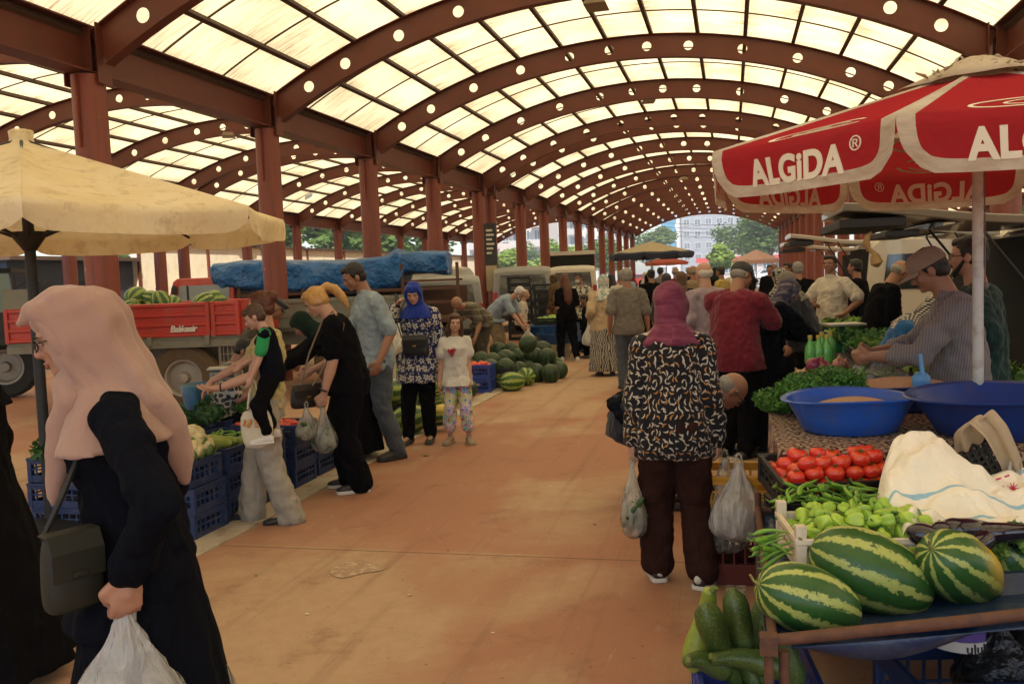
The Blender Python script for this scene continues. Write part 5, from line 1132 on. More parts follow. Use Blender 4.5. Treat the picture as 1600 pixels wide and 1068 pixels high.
plastic_bag(P21['w']((.03, .47, 1.10)), .30, .20, .15, BG_G, 'bag of dark greens held up by the man in the maroon polo', 0, CU, 6, seed=9, fl='green vegetable inside the bag of the maroon polo man')
plastic_bag(P28['w']((-.02, .50, 1.10)), .30, .27, .22, BG_C, 'bulging clear bag of green beans held by the trader in the cap', 0, CU, 10, seed=10, fl='green pod inside the clear bag of the trader in the cap')
plastic_bag(P22['w']((.0, .60, .93)), .22, .22, .18, BG_C, 'clear bag being filled above the onions by the navy coated woman', 0, CU, 5, seed=11, fl='green vegetable inside the bag above the onions')
plastic_bag((-4.05, 10.4, 1.28), .55, .34, .26, BG_W, 'bundle of white carrier bags hanging from the rusty rack post', 0, seed=12)
plastic_bag(P12['w']((.0, .56, .66)), .36, .36, .26, BG_W, 'white bag being filled by the bearded man in the blue shirt', 0, seed=13)
# tote bag on the forearm
_t = P3['w'](P3['EL'][-1]+P3['D1'][-1]*.03)+Vector((.05, -.02, -.02)); tb = empty('tote_bag', tuple(_t), R(20), 'natural canvas tote bag with orange print on the pointing woman\'s forearm', 'bag')
g = MB(); g.loft([((0, 0, -.44), .075, .035), ((0, 0, -.42), .095, .05), ((0, 0, -.30), .105, .055), ((0, 0, -.17), .095, .035)], 30, lambda a, t: .05*math.sin(5*a+3*t)); g.build('bag_body', CANV, tb, sub=1, disp=(.016, .07))
for y in (-.022, .022): g = MB(); g.tube([(-.045, y, -.18), (-.03, y, -.08), (0, y*.6, .01), (.03, y, -.08), (.045, y, -.18)], .007, 6); g.build('handle', CANV, tb)
OR = M('orange_print', (.42, .17, .04), .8, .1); g = MB()
for i in range(5): g.ell((-.03+.012*i*math.cos(i), -.058, -.27+.018*math.sin(i*2)), (.010, .004, .013), None, 8, 6)
g.build('print', OR, tb)
for k in range(3): g = MB(); g.box(.0+.0*k, .05-.01*k, -.058, -.054, -.255-.022*k, -.243-.022*k); g.build('print', OR, tb, smooth=False)
# helper: fill a box area with one kind
def pile(protos_, x0, x1, y0, y1, z, nx, ny, layers, label, group, sc=(.85, 1.15), jz=.01, rot=None, Mx=None, dz=.04, dome=0):
    for l in range(layers):
        for i in range(nx-l):
            for j in range(ny-l):
                u = (i+.5+l*.5+random.uniform(-.22, .22))/nx; v = (j+.5+l*.5+random.uniform(-.22, .22))/ny
                p = Vector((x0+(x1-x0)*u, y0+(y1-y0)*v, z+l*dz+random.uniform(-jz, jz)+dome*(1-(2*u-1)**2)*(1-(2*v-1)**2)))
                if Mx is not None: p = Mx@p
                pr = random.choice(protos_); pr.put(tuple(p), rot() if rot else rnd_rot(), random.uniform(*sc), label, group)
# ---------------------------------------------------------------- LEFT STALLS
def flat_rot(): return (random.uniform(-.3, .3), random.uniform(-.3, .3), random.uniform(0, 6.28))
ords = ['bottom', 'second', 'third', 'top']
def stack(cx, cy, rz, k, what, mat=PB, size=(.58, .38, .17), z0=0.):
    for i in range(k):
        crate((cx+random.uniform(-.012, .012), cy+random.uniform(-.012, .012), z0+i*(size[2]+.002)), rz+random.uniform(-.03, .03), ('top' if i == k-1 else 'bottom' if i == 0 else 'middle' if k == 3 else 'one middle')+f' crate of the {what}', mat, size, group=None if k <= 3 or i in (0, k-1) else 'middle crates of the '+what)
    return z0+k*(size[2]+.002)
zt = stack(-3.70, 5.25, 0, 3, 'navy stack holding cauliflowers')
pile([CAU], -3.95, -3.43, 5.10, 5.40, zt+.02, 4, 3, 2, 'cream cauliflower in the heap on the front navy crate', 'cauliflowers heaped on the front crate', sc=(.8, 1.15), rot=flat_rot, dz=.07)
zt = stack(-3.72, 5.72, 0, 3, 'navy stack holding pale zucchini')
for i in range(9): ZU2.put((-3.76+.09*random.uniform(-1, 1)*2.4, 5.6+.03*i, zt-.01+.02*(i % 2)), (0, 0, random.uniform(-.35, .35)), (.8, .7, .7), 'pale green zucchini lying on the second navy stack', 'pale zucchini on the second stack')
zt = stack(-3.74, 6.20, 0, 3, 'navy stack under the tote bag')
pile([LONGP], -4.0, -3.47, 6.06, 6.34, zt-.02, 7, 4, 1, 'long green pepper in the crate behind the tote bag', 'long peppers behind the tote bag', rot=flat_rot)
zt = stack(-3.72, 6.68, 0, 3, 'navy stack holding tomatoes beside the blonde woman')
pile([TOM], -3.98, -3.47, 6.53, 6.83, zt-.02, 7, 4, 1, 'tomato in the navy crate left of the blonde woman', 'tomatoes left of the blonde woman', rot=flat_rot)
zt = stack(-3.74, 7.16, 0, 2, 'navy stack behind the blonde woman')
pile([CU], -4.0, -3.48, 7.0, 7.3, zt-.02, 4, 6, 1, 'cucumber in the crate behind the blonde woman', 'cucumbers behind the blonde woman', rot=flat_rot)
zt = stack(-3.76, 7.66, 0, 2, 'navy stack behind the denim shirt')
pile([TOM], -4.02, -3.5, 7.5, 7.8, zt-.02, 7, 4, 1, 'tomato in the crate beside the denim shirt man', 'tomatoes beside the denim shirt man', rot=flat_rot)
# second row with herbs
for i, (y, ky, col) in enumerate(((5.35, 'd', 'dark mint'), (5.85, 'd', 'dark mint'), (6.35, 's', 'feathery dill'), (6.9, 'p', 'green parsley'), (7.45, 'p', 'green parsley'))):
    zt = stack(-4.46, y, 0, 3 if i < 4 else 3, f'inner stack number {i+1} from the front under herbs' if False else ['inner stack nearest the camera', 'inner stack behind the cauliflowers', 'inner stack behind the pointing woman', 'inner stack beside the toddler', 'inner stack in front of the flat cap man'][i])
    for j in range(4):
        BU[ky].put((-4.62+.14*j+random.uniform(-.03, .03), y+random.uniform(-.1, .1), zt+.05+.03*(j % 2)), (random.uniform(-.3, .3), random.uniform(-.3, .3), random.uniform(0, 6)), random.uniform(.95, 1.25), f'{col} bunch on the '+['nearest inner stack', 'second inner stack', 'third inner stack', 'fourth inner stack', 'fifth inner stack'][i], f'{col} bunches on the inner stacks')
for j in range(3): BU['p'].put(tuple(P4['w']((-.05+.08*j, .70, .86-.03*j))), (random.uniform(-.4, .4), .4, j), .75, 'parsley bunch in the hands of the woman in the dark green scarf', 'parsley in the hands of the bending woman')
# trader's little scales box and blue chair
sc_ = empty('weighing_scale', tuple(at(352, 592, 6.55)), R(25), 'small white kitchen scale beside the boy in the dotted shirt', 'scale')
g = MB(); g.box(-.11, .11, -.10, .10, 0, .07); g.build('scale_body', M('grey_plastic', (.22, .22, .20), .5, .1), sc_, smooth=False, bev=.01)
g = MB(); g.box(-.13, .13, -.10, .10, .085, .10); g.box(-.03, .03, -.03, .03, .07, .085); g.build('scale_tray', M('dull_steel_tray', (.35, .34, .30), .35, .1, metal=.6), sc_, smooth=False, bev=.004)
g = MB(); g.box(-.08, .08, -.104, -.1, .02, .05); g.build('display', PK, sc_, smooth=False)
CHB = M('blue_chair_plastic', (.03, .12, .22), .45, .15)
ch = empty('plastic_chair', (P6['root'].location.x-.02, P6['root'].location.y-.02, 0), R(-70), 'blue plastic garden chair under the boy in the dotted shirt', 'chair')
g = MB(); g.box(-.22, .22, -.22, .22, .40, .425); g.build('seat', CHB, ch, smooth=False, bev=.01)
g = MB(); g.ring_stack([[(.23*math.cos(a), -.10-.16*math.sin(a)-.05*q, .43+.38*q) for a in [PI*i/16 for i in range(17)]] for q in (.25, .45, .62, .8, 1)], closed=False, caps=False); g.build('backrest', CHB, ch, solid=.012)
for sx in (-1, 1):
    for sy in (-1, 1): g = MB(); g.cyl((sx*.2, sy*.2, .40), (sx*.24, sy*.24, 0), .018, .014, 10); g.build('leg', CHB, ch)
# ---- watermelons by the denim man and the blue scarf woman
spots = [(596, 640, .16, mL), (622, 634, .16, mL), (608, 612, .42, mL), (640, 655, .16, mL), (690, 648, .17, mB), (672, 630, .16, mL), (655, 610, .17, mL), (705, 618, .16, mL), (585, 618, .16, mA), (640, 600, .40, mL), (676, 604, .38, mA), (730, 608, .15, mD), (620, 585, .16, mA), (660, 580, .16, mD)]
for i, (px, py, z, pr) in enumerate(spots):
    p = gp(px, py, z); pr.put(tuple(p), (random.uniform(-.4, .4), random.uniform(-.3, .3), random.uniform(0, 3)), random.uniform(.95, 1.12), 'striped watermelon in the loose heap behind the blue scarf woman' if pr is not mD else 'dark watermelon in the heap behind the blue scarf woman', 'watermelons behind the blue scarf woman')
_p = gp(622, 672); crate((_p.x-.1, _p.y+.15, 0), R(10), 'black crate on the floor behind the legs of the denim shirt man', PK, (.5, .34, .26))
_p = gp(613, 640, 0); jg = empty('jug', (_p.x-.2, _p.y+.5, .30), 0, 'white plastic jug standing behind the denim shirt man', 'jug'); g = MB(); g.lathe([(.07, 0), (.075, .02), (.075, .2), (.06, .26), (.025, .3), (.022, .34), (.03, .34), (.03, .37), (.0, .37)], 20); g.build('jug_body', M('milky_plastic', (.5, .47, .4), .5, .1), jg); g = MB(); g.tube([(.03, 0, .31), (.07, 0, .30), (.085, 0, .24), (.075, 0, .18)], .009, 8); g.build('handle', M('milky_plastic'), jg)
crate((gp(613, 640, 0).x-.2, gp(613, 640, 0).y+.5, 0), 0, 'black crate under the white jug', PK, (.5, .34, .29))
# tomatoes in blue crates
_p = gp(748, 615); cx, cy = _p.x-.10, _p.y+.22
crate((cx, cy, 0), R(4), 'bottom bright blue crate of the pair beside the girl', PBB, (.50, .36, .20)); crate((cx, cy, .203), R(2), 'top bright blue crate of the pair with tomatoes beside the girl', PBB, (.50, .36, .20))
pile([TOM], cx-.21, cx+.21, cy-.14, cy+.14, .37, 6, 4, 2, 'tomato in the bright blue crate beside the girl', 'tomatoes in the bright blue crate', rot=flat_rot, dz=.035)
_p = gp(780, 608); crate((_p.x-.05, _p.y+.2, 0), R(5), 'black crate holding dark melons next to the blue tomato crates', PK, (.48, .34, .30)); 
for dx in (-.12, .12): mD.put((_p.x-.05+dx, _p.y+.2, .30), rnd_rot(), .95, 'dark watermelon sitting in the black crate by the tomatoes', 'dark melons in the black crate')
# the dark melon pile
random.seed(21)
k = 0
base = [(800, 596, 1), (822, 588, 1), (838, 583, 0), (860, 584, 0), (874, 578, 0), (790, 585, 1), (812, 580, 0), (829, 576, 0), (848, 574, 0), (866, 570, 0), (770, 582, 0), (755, 578, 0), (742, 572, 0), (783, 570, 0), (800, 566, 0), (820, 564, 0), (842, 562, 0), (760, 565, 0), (738, 560, 0), (776, 556, 0), (806, 554, 0), (828, 552, 0)]
for px, py, l in base:
    p = gp(px, py, .13); (mL if l else mD).put(tuple(p), (0, 0, random.uniform(0, 3)) if l else rnd_rot(), random.uniform(.95, 1.15)*(.92 if l else 1), ('light striped watermelon at the front of the dark melon pile' if l else 'dark green watermelon at the bottom of the long pile'), 'light striped melons of the long pile' if l else 'dark melons at the bottom of the long pile')
for px, py in ((770, 566), (790, 560), (812, 556), (835, 556), (855, 558), (752, 562), (800, 548), (826, 546), (848, 545), (778, 548)):
    p = gp(px, py, .33); mD.put(tuple(p), rnd_rot(), random.uniform(.95, 1.1), 'dark green watermelon in the upper layer of the long pile', 'dark melons in the upper layer of the long pile')
p = gp(825, 537, .58); mD.put(tuple(p), rnd_rot(), 1.0, 'largest dark watermelon perched on top of the long pile')
# stool, buckets, blue cloth table with pepper crates
_p = gp(752, 566); st = empty('stool', (_p.x-.3, _p.y+.6, 0), R(10), 'light metal stool with cream seat beside the bald man in olive polo', 'stool')
g = MB(); g.box(-.18, .18, -.18, .18, .45, .48); g.build('seat', M('cream_vinyl', (.4, .33, .22), .5, .1), st, smooth=False, bev=.01)
for sx in (-1, 1):
    for sy in (-1, 1): g = MB(); g.cyl((sx*.15, sy*.15, .45), (sx*.2, sy*.2, 0), .012, n=8); g.build('leg', WHP, st)
_p = gp(822, 566); bk = empty('bucket', (_p.x, _p.y+.9, 0), 0, 'pale grey plastic tub standing behind the dark melon pile', 'bucket'); g = MB(); g.lathe([(.0, .01), (.20, 0), (.24, .42), (.26, .42), (.26, .45), (.235, .45), (.19, .03), (0, .03)], 28); g.build('tub', M('pale_grey_plastic', (.32, .29, .24), .5, .1), bk)
_p = gp(858, 566); bk = empty('bucket', (_p.x, _p.y+.75, 0), 0, 'white tub with a blue rim beside the table with the blue cloth', 'bucket'); g = MB(); g.lathe([(.0, .01), (.24, 0), (.29, .30), (0, .31)], 28); g.build('tub', M('cream_vinyl'), bk); g = MB(); g.lathe([(.295, .30), (.36, .48), (.375, .48), (.375, .50), (.345, .50), (.28, .32), (0, .32)], 28); g.build('basin', M('blue_basin_plastic', (.012, .05, .17), .35, .1), bk)
BCL = fabric('blue_table_cloth', (.015, .06, .17)); tb_ = empty('table', (-3.55, 18.3, 0), 0, 'table with blue cloth and pepper crates beyond the melon pile', 'table')
g = MB(); g.box(-.45, .45, -.9, .9, .60, .63); g.build('tabletop', BCL, tb_, smooth=False)
g = MB(); g.loft([((0, 0, .25), .49, .95), ((0, 0, .632), .47, .92)], 64, lambda a, t: .06*(1-t)*math.sin(13*a)+.3*(1/max(abs(math.cos(a)), abs(math.sin(a)))-1)); g.build('cloth', BCL, tb_)
for sx in (-1, 1):
    for sy in (-1, 1): g = MB(); g.cyl((sx*.4, sy*.85, .6), (sx*.4, sy*.85, 0), .02, n=8); g.build('leg', BLKM, tb_)
for i in range(3):
    crate((-3.55, 17.75+.5*i, .64), 0, ['nearest', 'middle', 'farthest'][i]+' black crate of peppers on the blue cloth table', PK, (.6, .42, .14))
    pile(BELL, -3.8, -3.3, 17.6+.5*i, 17.9+.5*i, .75, 7, 5, 1, 'lime pepper in the crates on the blue cloth table', 'peppers on the blue cloth table', sc=(1.1, 1.4))
zt = stack(-4.6, 22.5, .1, 7, 'tall dark crate stack far left', PK, (.6, .42, .20)); stack(-4.6, 23.1, .1, 6, 'second tall dark crate stack far left', PK, (.6, .42, .20)); stack(-5.3, 22.6, .1, 8, 'tallest dark crate stack far left', PK, (.6, .42, .20))
# ================================================================ RIGHT STALLS
def vehicle(name, loc, rz, label, cat, group=None): return empty(name, loc, rz, label, cat, group)
# ---- counter with the patterned cloth
n = NT('damask_cloth'); v = n.co(); xs = n.n('SeparateXYZ', {0: v}); q2 = n.n('CombineXYZ', {0: xs.outputs[0], 1: n.math('ADD', xs.outputs[2], xs.outputs[1]), 2: 0.0}).outputs[0]
lx, ly, c, vo = local_cell(n, q2, 8.5, 0.0)
r = n.math('SQRT', n.math('ADD', n.math('MULTIPLY', lx, lx), n.math('MULTIPLY', ly, ly))); an = n.math('ARCTAN2', ly, lx)
wv = n.math('SINE', n.math('ADD', n.math('MULTIPLY', r, 19.0), n.math('MULTIPLY', n.math('SINE', n.math('MULTIPLY', an, 5.0)), 1.6)))
fine = n.noise(q2, 130, 2, .7)
m = n.ramp(n.math('ADD', n.math('MULTIPLY', wv, .5), n.math('MULTIPLY', fine, .5)), [(.12, 0), (.26, 1)])
n.p(col=n.mix(m, (.045, .010, .014), (.36, .25, .16)), rough=.9, normal=n.bump(n.noise(v, 9, 3), .5, .03)); DAM = n.m
TZ = .865
T0_ = pt(1232, 690, 3.75); tx0 = T0_.x; ty0 = T0_.y
ct = empty('counter_table', (tx0, ty0, 0), 0, 'counter draped with brown damask cloth under the blue basins', 'table')
g = MB(); g.box(0, 2.3, 0, .95, TZ-.03, TZ); g.build('tabletop', M('plain_board', (.2, .13, .08), .8, .2), ct, smooth=False)
def drapes(x0, x1, y0, y1, z0, z1, amp, k, nseg=90):
    g = MB(); per = []
    pts = []; 
    for i in range(nseg*4):
        s_ = i/nseg; side = int(s_); f = s_-side
        p = [(x0+(x1-x0)*f, y0), (x1, y0+(y1-y0)*f), (x1-(x1-x0)*f, y1), (x0, y1-(y1-y0)*f)][side]; nn_ = [(0, -1), (1, 0), (0, 1), (-1, 0)][side]; pts.append((p, nn_, f))
    rings = []
    for zz in [z0+(z1-z0)*j/8 for j in range(9)]:
        t = (z1-zz)/(z1-z0); rings.append([(p[0]+nn_[0]*(.012+amp*t*(1+math.sin(f*k+side_i*.02))*.6), p[1]+nn_[1]*(.012+amp*t*(1+math.sin(f*k+.4))*.6), zz) for side_i, (p, nn_, f) in enumerate(pts)])
    g.ring_stack(rings, caps=False); b = len(g.v)-len(pts); g.f.append(tuple(b+i for i in range(len(pts)))); return g
g = drapes(-.03, 2.33, -.03, .98, .18, TZ+.004, .03, 40); g.build('cloth', DAM, ct)
g = MB(); [g.box(-.052-.03*0, -.046, .05+.09*k, .05+.09*k+.035, .3, TZ-.01) for k in range(3)]; g.build('striped_edge', M('striped_rug_edge', (.20, .07, .06), .9, .2), ct, smooth=False)
for sx in (.05, 2.25):
    for sy in (.05, .9): g = MB(); g.cyl((sx, sy, 0), (sx, sy, TZ-.03), .02, n=8); g.build('leg', BLKM, ct)
BAS = M('bright_blue_basin_plastic', (.014, .085, .40), .32, .12, 6, .08, 40, dirt=((.07, .08, .14), 10, .4)); BASD = M('dark_blue_basin_plastic', (.010, .040, .20), .35, .12, 6, .08, 40, dirt=((.05, .05, .09), 10, .4))
def basin(px, D, R_, hh, mat, label, z=TZ+.008, asp=.86):
    q = fr(px, D); o = empty('basin', (q.x, q.y, z), R(14), label, 'basin')
    g = MB(); rings = []
    def ring(r, zz, wob=0): return [(r*math.cos(a), r*asp*math.sin(a), zz+wob*math.cos(2*a)) for a in [2*PI*j/56 for j in range(56)]]
    rings = [ring(.02, .006), ring(R_*.66, .0), ring(R_*.70, .008), ring(R_*.80, hh*.45), ring(R_*.93, hh*.93, -.004), ring(R_*1.0, hh, -.008), ring(R_*1.01, hh*.965, -.008), ring(R_*1.02, hh*1.0, -.008), ring(R_*1.0, hh*1.03, -.008), ring(R_*.93, hh*.99, -.006), ring(R_*.78, hh*.45), ring(R_*.67, .016), ring(.02, .016)]
    g.ring_stack(rings); g.build('shell', mat, o); return o, q
b1, q1 = basin(1325, 4.05, .30, .155, BAS, 'bright blue oval basin at the left end of the counter with a few chickpeas')
b2, q2_ = basin(1575, 3.85, .42, .170, BASD, 'wide dark blue basin on the counter beside the umbrella pole')
b3, q3 = basin(1408, 4.62, .33, .13, BASD, 'flat dark basin heaped with chickpeas behind the bright blue one')
# chickpeas: a heap of very many, one mass with real grains on top
PEA = M('chickpea_skin', (.62, .40, .22), .7, .35, 60, .3, 120)
def peas(q, R_, z0, dome, N_, label, asp=.86):
    g = MB(); rings = []
    for i in range(14):
        t = i/13; rr_ = R_*(1-t)+.001; zz = z0+dome*(1-(rr_/R_)**2); rings.append([(q.x+rr_*math.cos(a), q.y+rr_*asp*math.sin(a), zz+.003*random.random()) for a in [2*PI*j/40 for j in range(40)]])
    g.ring_stack(rings)
    for i in range(N_):
        a = random.uniform(0, 6.28); rr_ = R_*.985*random.random()**.5; x, y = rr_*math.cos(a), rr_*math.sin(a); zz = z0+dome*(1-(rr_/R_)**2)+.002
        s = .0052; c = Vector((q.x+x, q.y+y*asp, zz)); v8 = [c+Vector(d)*s for d in ((1, 0, 0), (0, 1, 0), (-1, 0, 0), (0, -1, 0), (0, 0, 1.0), (0, 0, -1))]
        g.add(v8, [(0, 1, 4), (1, 2, 4), (2, 3, 4), (3, 0, 4)])
    tag(g.build('chickpeas', PEA, None, auto=False, fixn=False), label, 'chickpeas', kind='stuff')
peas(q3, .285, TZ+.105, .055, 5200, 'heap of dry chickpeas filling the flat dark basin'); peas(q1+Vector((.03, .05, 0)), .20, TZ+.10, .045, 2600, 'smaller heap of chickpeas in the bright blue basin')
# blue scoop standing in the chickpeas
SCO = M('light_blue_scoop_plastic', (.10, .27, .50), .35, .08, 9, .05)
sp = pt(1441, 605, 4.45); so_ = empty('scoop', (sp.x, sp.y, sp.z-.01), R(14), 'light blue plastic scoop stuck upright in the chickpeas', 'scoop')
g = MB(); rings = []
for z, r, op in ((-.035, .030, .8), (0, .040, .95), (.035, .045, 1.0), (.06, .044, 1.05), (.075, .03, 1.1), (.088, .014, 1.2)): rings.append([(r*math.sin(a), -r*.55*math.cos(a)+.01, z) for a in [(-1+2*j/16)*PI*.55*op for j in range(17)]])
g.ring_stack(rings, closed=False, caps=False); g.build('blade', SCO, so_, solid=.003, fixn=False)
g = MB(); g.cyl((0, -.004, .075), (-.008, .004, .175), .012, .010, 14); g.build('handle', SCO, so_)
# parsley heap, onions, bagged beans on the far left end of the counter
for i in range(15):
    px = 1206+random.uniform(0, 120); p = pt(px, 635-(px-1206)*.28+random.uniform(-18, 14), 4.55+random.uniform(-.15, .35)); BU['p'].put(tuple(p), (random.uniform(-.5, .5), random.uniform(-.5, .5), random.uniform(0, 6)), random.uniform(.75, 1.0), 'parsley bunch in the heap left of the blue basins', 'parsley heaped left of the blue basins')
# second counter further back, along the aisle
c2 = empty('counter_table', (.92, 4.95, 0), 0, 'long low counter of vegetables running back along the right side', 'table')
g = MB(); g.box(0, .95, 0, 6.8, .76, .79); g.build('tabletop', M('plain_board'), c2, smooth=False)
g = drapes(-.01, .96, -.01, 6.81, .12, .794, .02, 60, 120); g.build('cloth', fabric('dark_counter_cloth', (.03, .02, .018)), c2)
for sx in (.05, .9):
    for sy in (.1, 3.4, 6.7): g = MB(); g.cyl((sx, sy, 0), (sx, sy, .76), .02, n=8); g.build('leg', BLKM, c2)
for i in range(26):
    a = random.uniform(0, 6.28); p = pt(1285+random.uniform(-38, 40), 578+random.uniform(-10, 16), 5.3+random.uniform(-.15, .2)); p.z = max(p.z, .84)
    (ON if i % 3 else ON2).put(tuple(p), (random.uniform(-.6, .6), random.uniform(-.6, .6), a), random.uniform(.9, 1.15), 'red onion in the heap behind the parsley' if i % 3 else 'brown onion in the heap behind the parsley', 'onions heaped behind the parsley')
plastic_bag(pt(1372, 560, 4.95), .17, .44, .30, BG_C, 'open clear bag of green beans lying behind the chickpeas', 0, LONGP, 10, seed=21, fl='green bean inside the clear bag behind the chickpeas')
for i in range(10): LONGP.put(tuple(pt(1350+random.uniform(-26, 50), 590+random.uniform(-8, 4), 4.9)), (0, 0, random.uniform(-.5, .8)), 1.1, 'green bean pod spilling behind the chickpeas', 'green pods behind the chickpeas')
zones = [(5.9, 'l'), (6.5, 'p'), (7.1, 'd'), (7.8, 'l'), (8.4, 'p'), (9.0, 'd'), (9.6, 'l'), (10.3, 'p'), (11.0, 'l')]
for i, (y, kk) in enumerate(zones):
    w_ = ['nearest', 'second', 'third', 'fourth', 'fifth', 'sixth', 'seventh', 'eighth', 'farthest'][i]
    crate((1.36, y, .80), 0, w_+' crate of greens on the long low counter', PG if i % 2 else PK, (.72, .5, .10))
    for j in range(6): BU[kk].put((1.12+.1*j+random.uniform(-.04, .04), y+random.uniform(-.18, .18), .92), (random.uniform(-.3, .3), random.uniform(-.3, .3), random.uniform(0, 6)), random.uniform(.8, 1.1), {'l': 'pale lettuce', 'p': 'parsley bunch', 'd': 'dark mint bunch'}[kk]+' in the '+w_+' crate of the long counter', 'greens in the '+w_+' crate of the long counter')
GRB = NT('green_bottle_plastic'); GRB.p(col=(.12, .42, .10), rough=.15, spec=.6, coat=.3); GRB = GRB.m
for i in range(6):
    p = pt(1266+13*(i % 3)+5*(i//3), 545, 7.6+.35*(i//3)); p.z = .80; o = empty('bottle', tuple(p), 0, 'green plastic bottle with yellow cap among the greens on the long counter', 'bottle', 'green bottles on the long counter')
    g = MB(); g.lathe([(.0, 0), (.044, 0), (.048, .02), (.048, .10), (.040, .14), (.018, .19), (.016, .21), (0, .21)], 18); g.build('bottle_body', GRB, o); g = MB(); g.lathe([(.020, .205), (.020, .235), (0, .237)], 14); g.build('bottle_cap', M('yellow_cap', (.5, .38, .06), .5, .1), o)
p = pt(1318, 530, 8.6); p.z = .8; o = empty('weighing_scale', tuple(p), R(14), 'green weighing scale with flat tray on the long low counter', 'scale')
g = MB(); g.box(-.12, .12, -.12, .12, 0, .10); g.box(-.03, .03, .02, .06, .10, .24); g.build('scale_body', PG, o, smooth=False, bev=.008); g = MB(); g.box(-.17, .17, -.14, .14, .24, .262); g.build('scale_tray', M('dull_steel_tray'), o, smooth=False, bev=.004)
crate((1.2, 13.4, 0), .1, 'green crate standing beyond the long counter', PG, (.6, .4, .5)); crate((1.9, 13.2, 0), .1, 'tall black crate standing beyond the long counter', PK, (.6, .4, .6))
for i in range(5): BU['l'].put((1.0+.25*i, 13.4, .62), (0, 0, i), 1.1, 'pale lettuce piled beyond the long counter', 'lettuce beyond the long counter')
# yellow bin on red crates, behind the plum scarf woman
p = pt(1175, 770, 4.75); o = crate((p.x-.02, p.y, .40), R(4), 'yellow plastic bin on a red crate behind the tomatoes', PY, (.52, .36, .17)); crate((p.x-.02, p.y, .0), R(2), 'dull red crate under the yellow bin', M('dark_red_crate_plastic', (.10, .012, .008), .5, .2, 9, .1), (.52, .36, .39))
# ---- near cart: rusty frame with a sagging blue tarpaulin
CZ = .60; TARP = M('blue_tarpaulin', (.010, .028, .075), .35, .3, 4, .5, 14, dist=.02, dirt=((.06, .07, .09), 9, .5)); 
cart = empty('market_cart', (.09, 2.5, 0), 0, 'low cart with a rusty pipe frame and blue tarpaulin carrying the melons and peppers', 'cart')
g = MB(); NX, NY = 26, 30
for i in range(NX+1):
    for j in range(NY+1):
        u, w_ = i/NX, j/NY; e_ = min(u, 1-u, w_, 1-w_); g.v.append((1.9*u, .06+1.30*w_, CZ-.012+.30*u*(1-.65*w_)-.085*min(1, e_/.12)**.7*(1 if w_ < .35 else .35)+.012*noise.noise(Vector((u*6, w_*5, 0)))))
for i in range(NX):
    for j in range(NY): q = i*(NY+1)+j; g.f.append((q, q+NY+1, q+NY+2, q+1))
g.build('tarpaulin', TARP, cart, fixn=False, solid=.002)
g = MB()      # tarp skirt folded over the left rail and sagging below the front rail
g.ring_stack([[(.0-.018*math.cos(t*1.2), .02+1.34*k/20, CZ+.0-.20*t+.008*math.sin(k*1.7)*t) for t in [q/6 for q in range(7)]] for k in range(21)], closed=False, caps=False); g.build('tarpaulin_flap', TARP, cart, solid=.003, fixn=False)
g = MB()
g.ring_stack([[(.05+1.0*k/20, .015+.10*t, CZ+.15*k/20-.02-(.075*math.sin(PI*min(1, t)))*math.sin(PI*min(1, k/10))) for t in [q/6 for q in range(7)]] for k in range(21)], closed=False, caps=False); g.build('tarpaulin_flap', TARP, cart, solid=.003, fixn=False)
g = MB(); g.tube([(-.03, 0, CZ), (.5, .03, CZ+.075), (1.0, .06, CZ+.155), (1.9, .1, CZ+.30)], .0165, 12); g.build('rail', RUST, cart)
g = MB(); g.tube([(0, -.02, CZ), (.0, 1.38, CZ+.01)], .014, 10); g.build('rail', RUST, cart)
g = MB(); g.tube([(0, 1.38, CZ), (1.9, 1.38, CZ+.1)], .014, 10); g.build('rail', RUST, cart)
g = MB(); g.cyl((-.012, -.005, 0), (-.012, -.005, CZ+.015), .013, n=10); g.box(-.035, .012, -.028, .018, CZ-.03, CZ+.022); g.cyl((.03, .02, .30), (.03, .02, CZ-.03), .015, n=10); g.build('leg', RUST, cart)
for x, y in ((0, 1.38), (1.85, .1), (1.85, 1.38)): g = MB(); g.cyl((x, y, 0), (x, y, CZ+.08), .014, n=10); g.build('leg', RUST, cart)
# melons on the cart, each with its own place
def look(px, py, D): return pt(px, py, D)
def mel(pr, px, py, D, ax, sc, label, roll=0):     # ax: image-plane tilt in degrees, yaw towards the camera
    tilt, yaw = ax; Mx = Matrix((_R, _F, _U)).transposed() @ Matrix.Rotation(R(tilt), 3, 'Y') @ Matrix.Rotation(R(yaw), 3, 'Z') @ Matrix.Rotation(R(roll), 3, 'X'); return pr.put(tuple(look(px, py, D)), Mx.to_euler(), sc, label)
mel(mA, 1263, 938, 2.66, (20, 10), (.90, .86, .84), 'striped watermelon with its stem resting against the rusty front rail')
mel(mA, 1360, 893, 2.84, (22, -12), (1.06, 1.04, 1.0), 'largest striped watermelon in the middle of the cart', 60)
mel(mB, 1500, 888, 2.80, (32, 28), (.96, .92, .90), 'watermelon with a yellow flank right of the largest one', 20)
mel(mA, 1592, 888, 2.95, (42, 25), (.9, .9, .9), 'striped watermelon cut by the right edge of the picture', 100)
mel(mB, 1385, 853, 3.12, (28, 10), (.80, .72, .7), 'small striped watermelon tucked behind the largest one', 150)
CWH = M('zucchini_stem')
for i, (px, py) in enumerate(((1262, 883), (1300, 862), (1330, 850))): ZU2.put(tuple(look(px, py, 3.02)), (0, .1, 1.0+.3*i), .62, 'small pale zucchini under the cream pepper crate', 'pale zucchini under the cream crate')
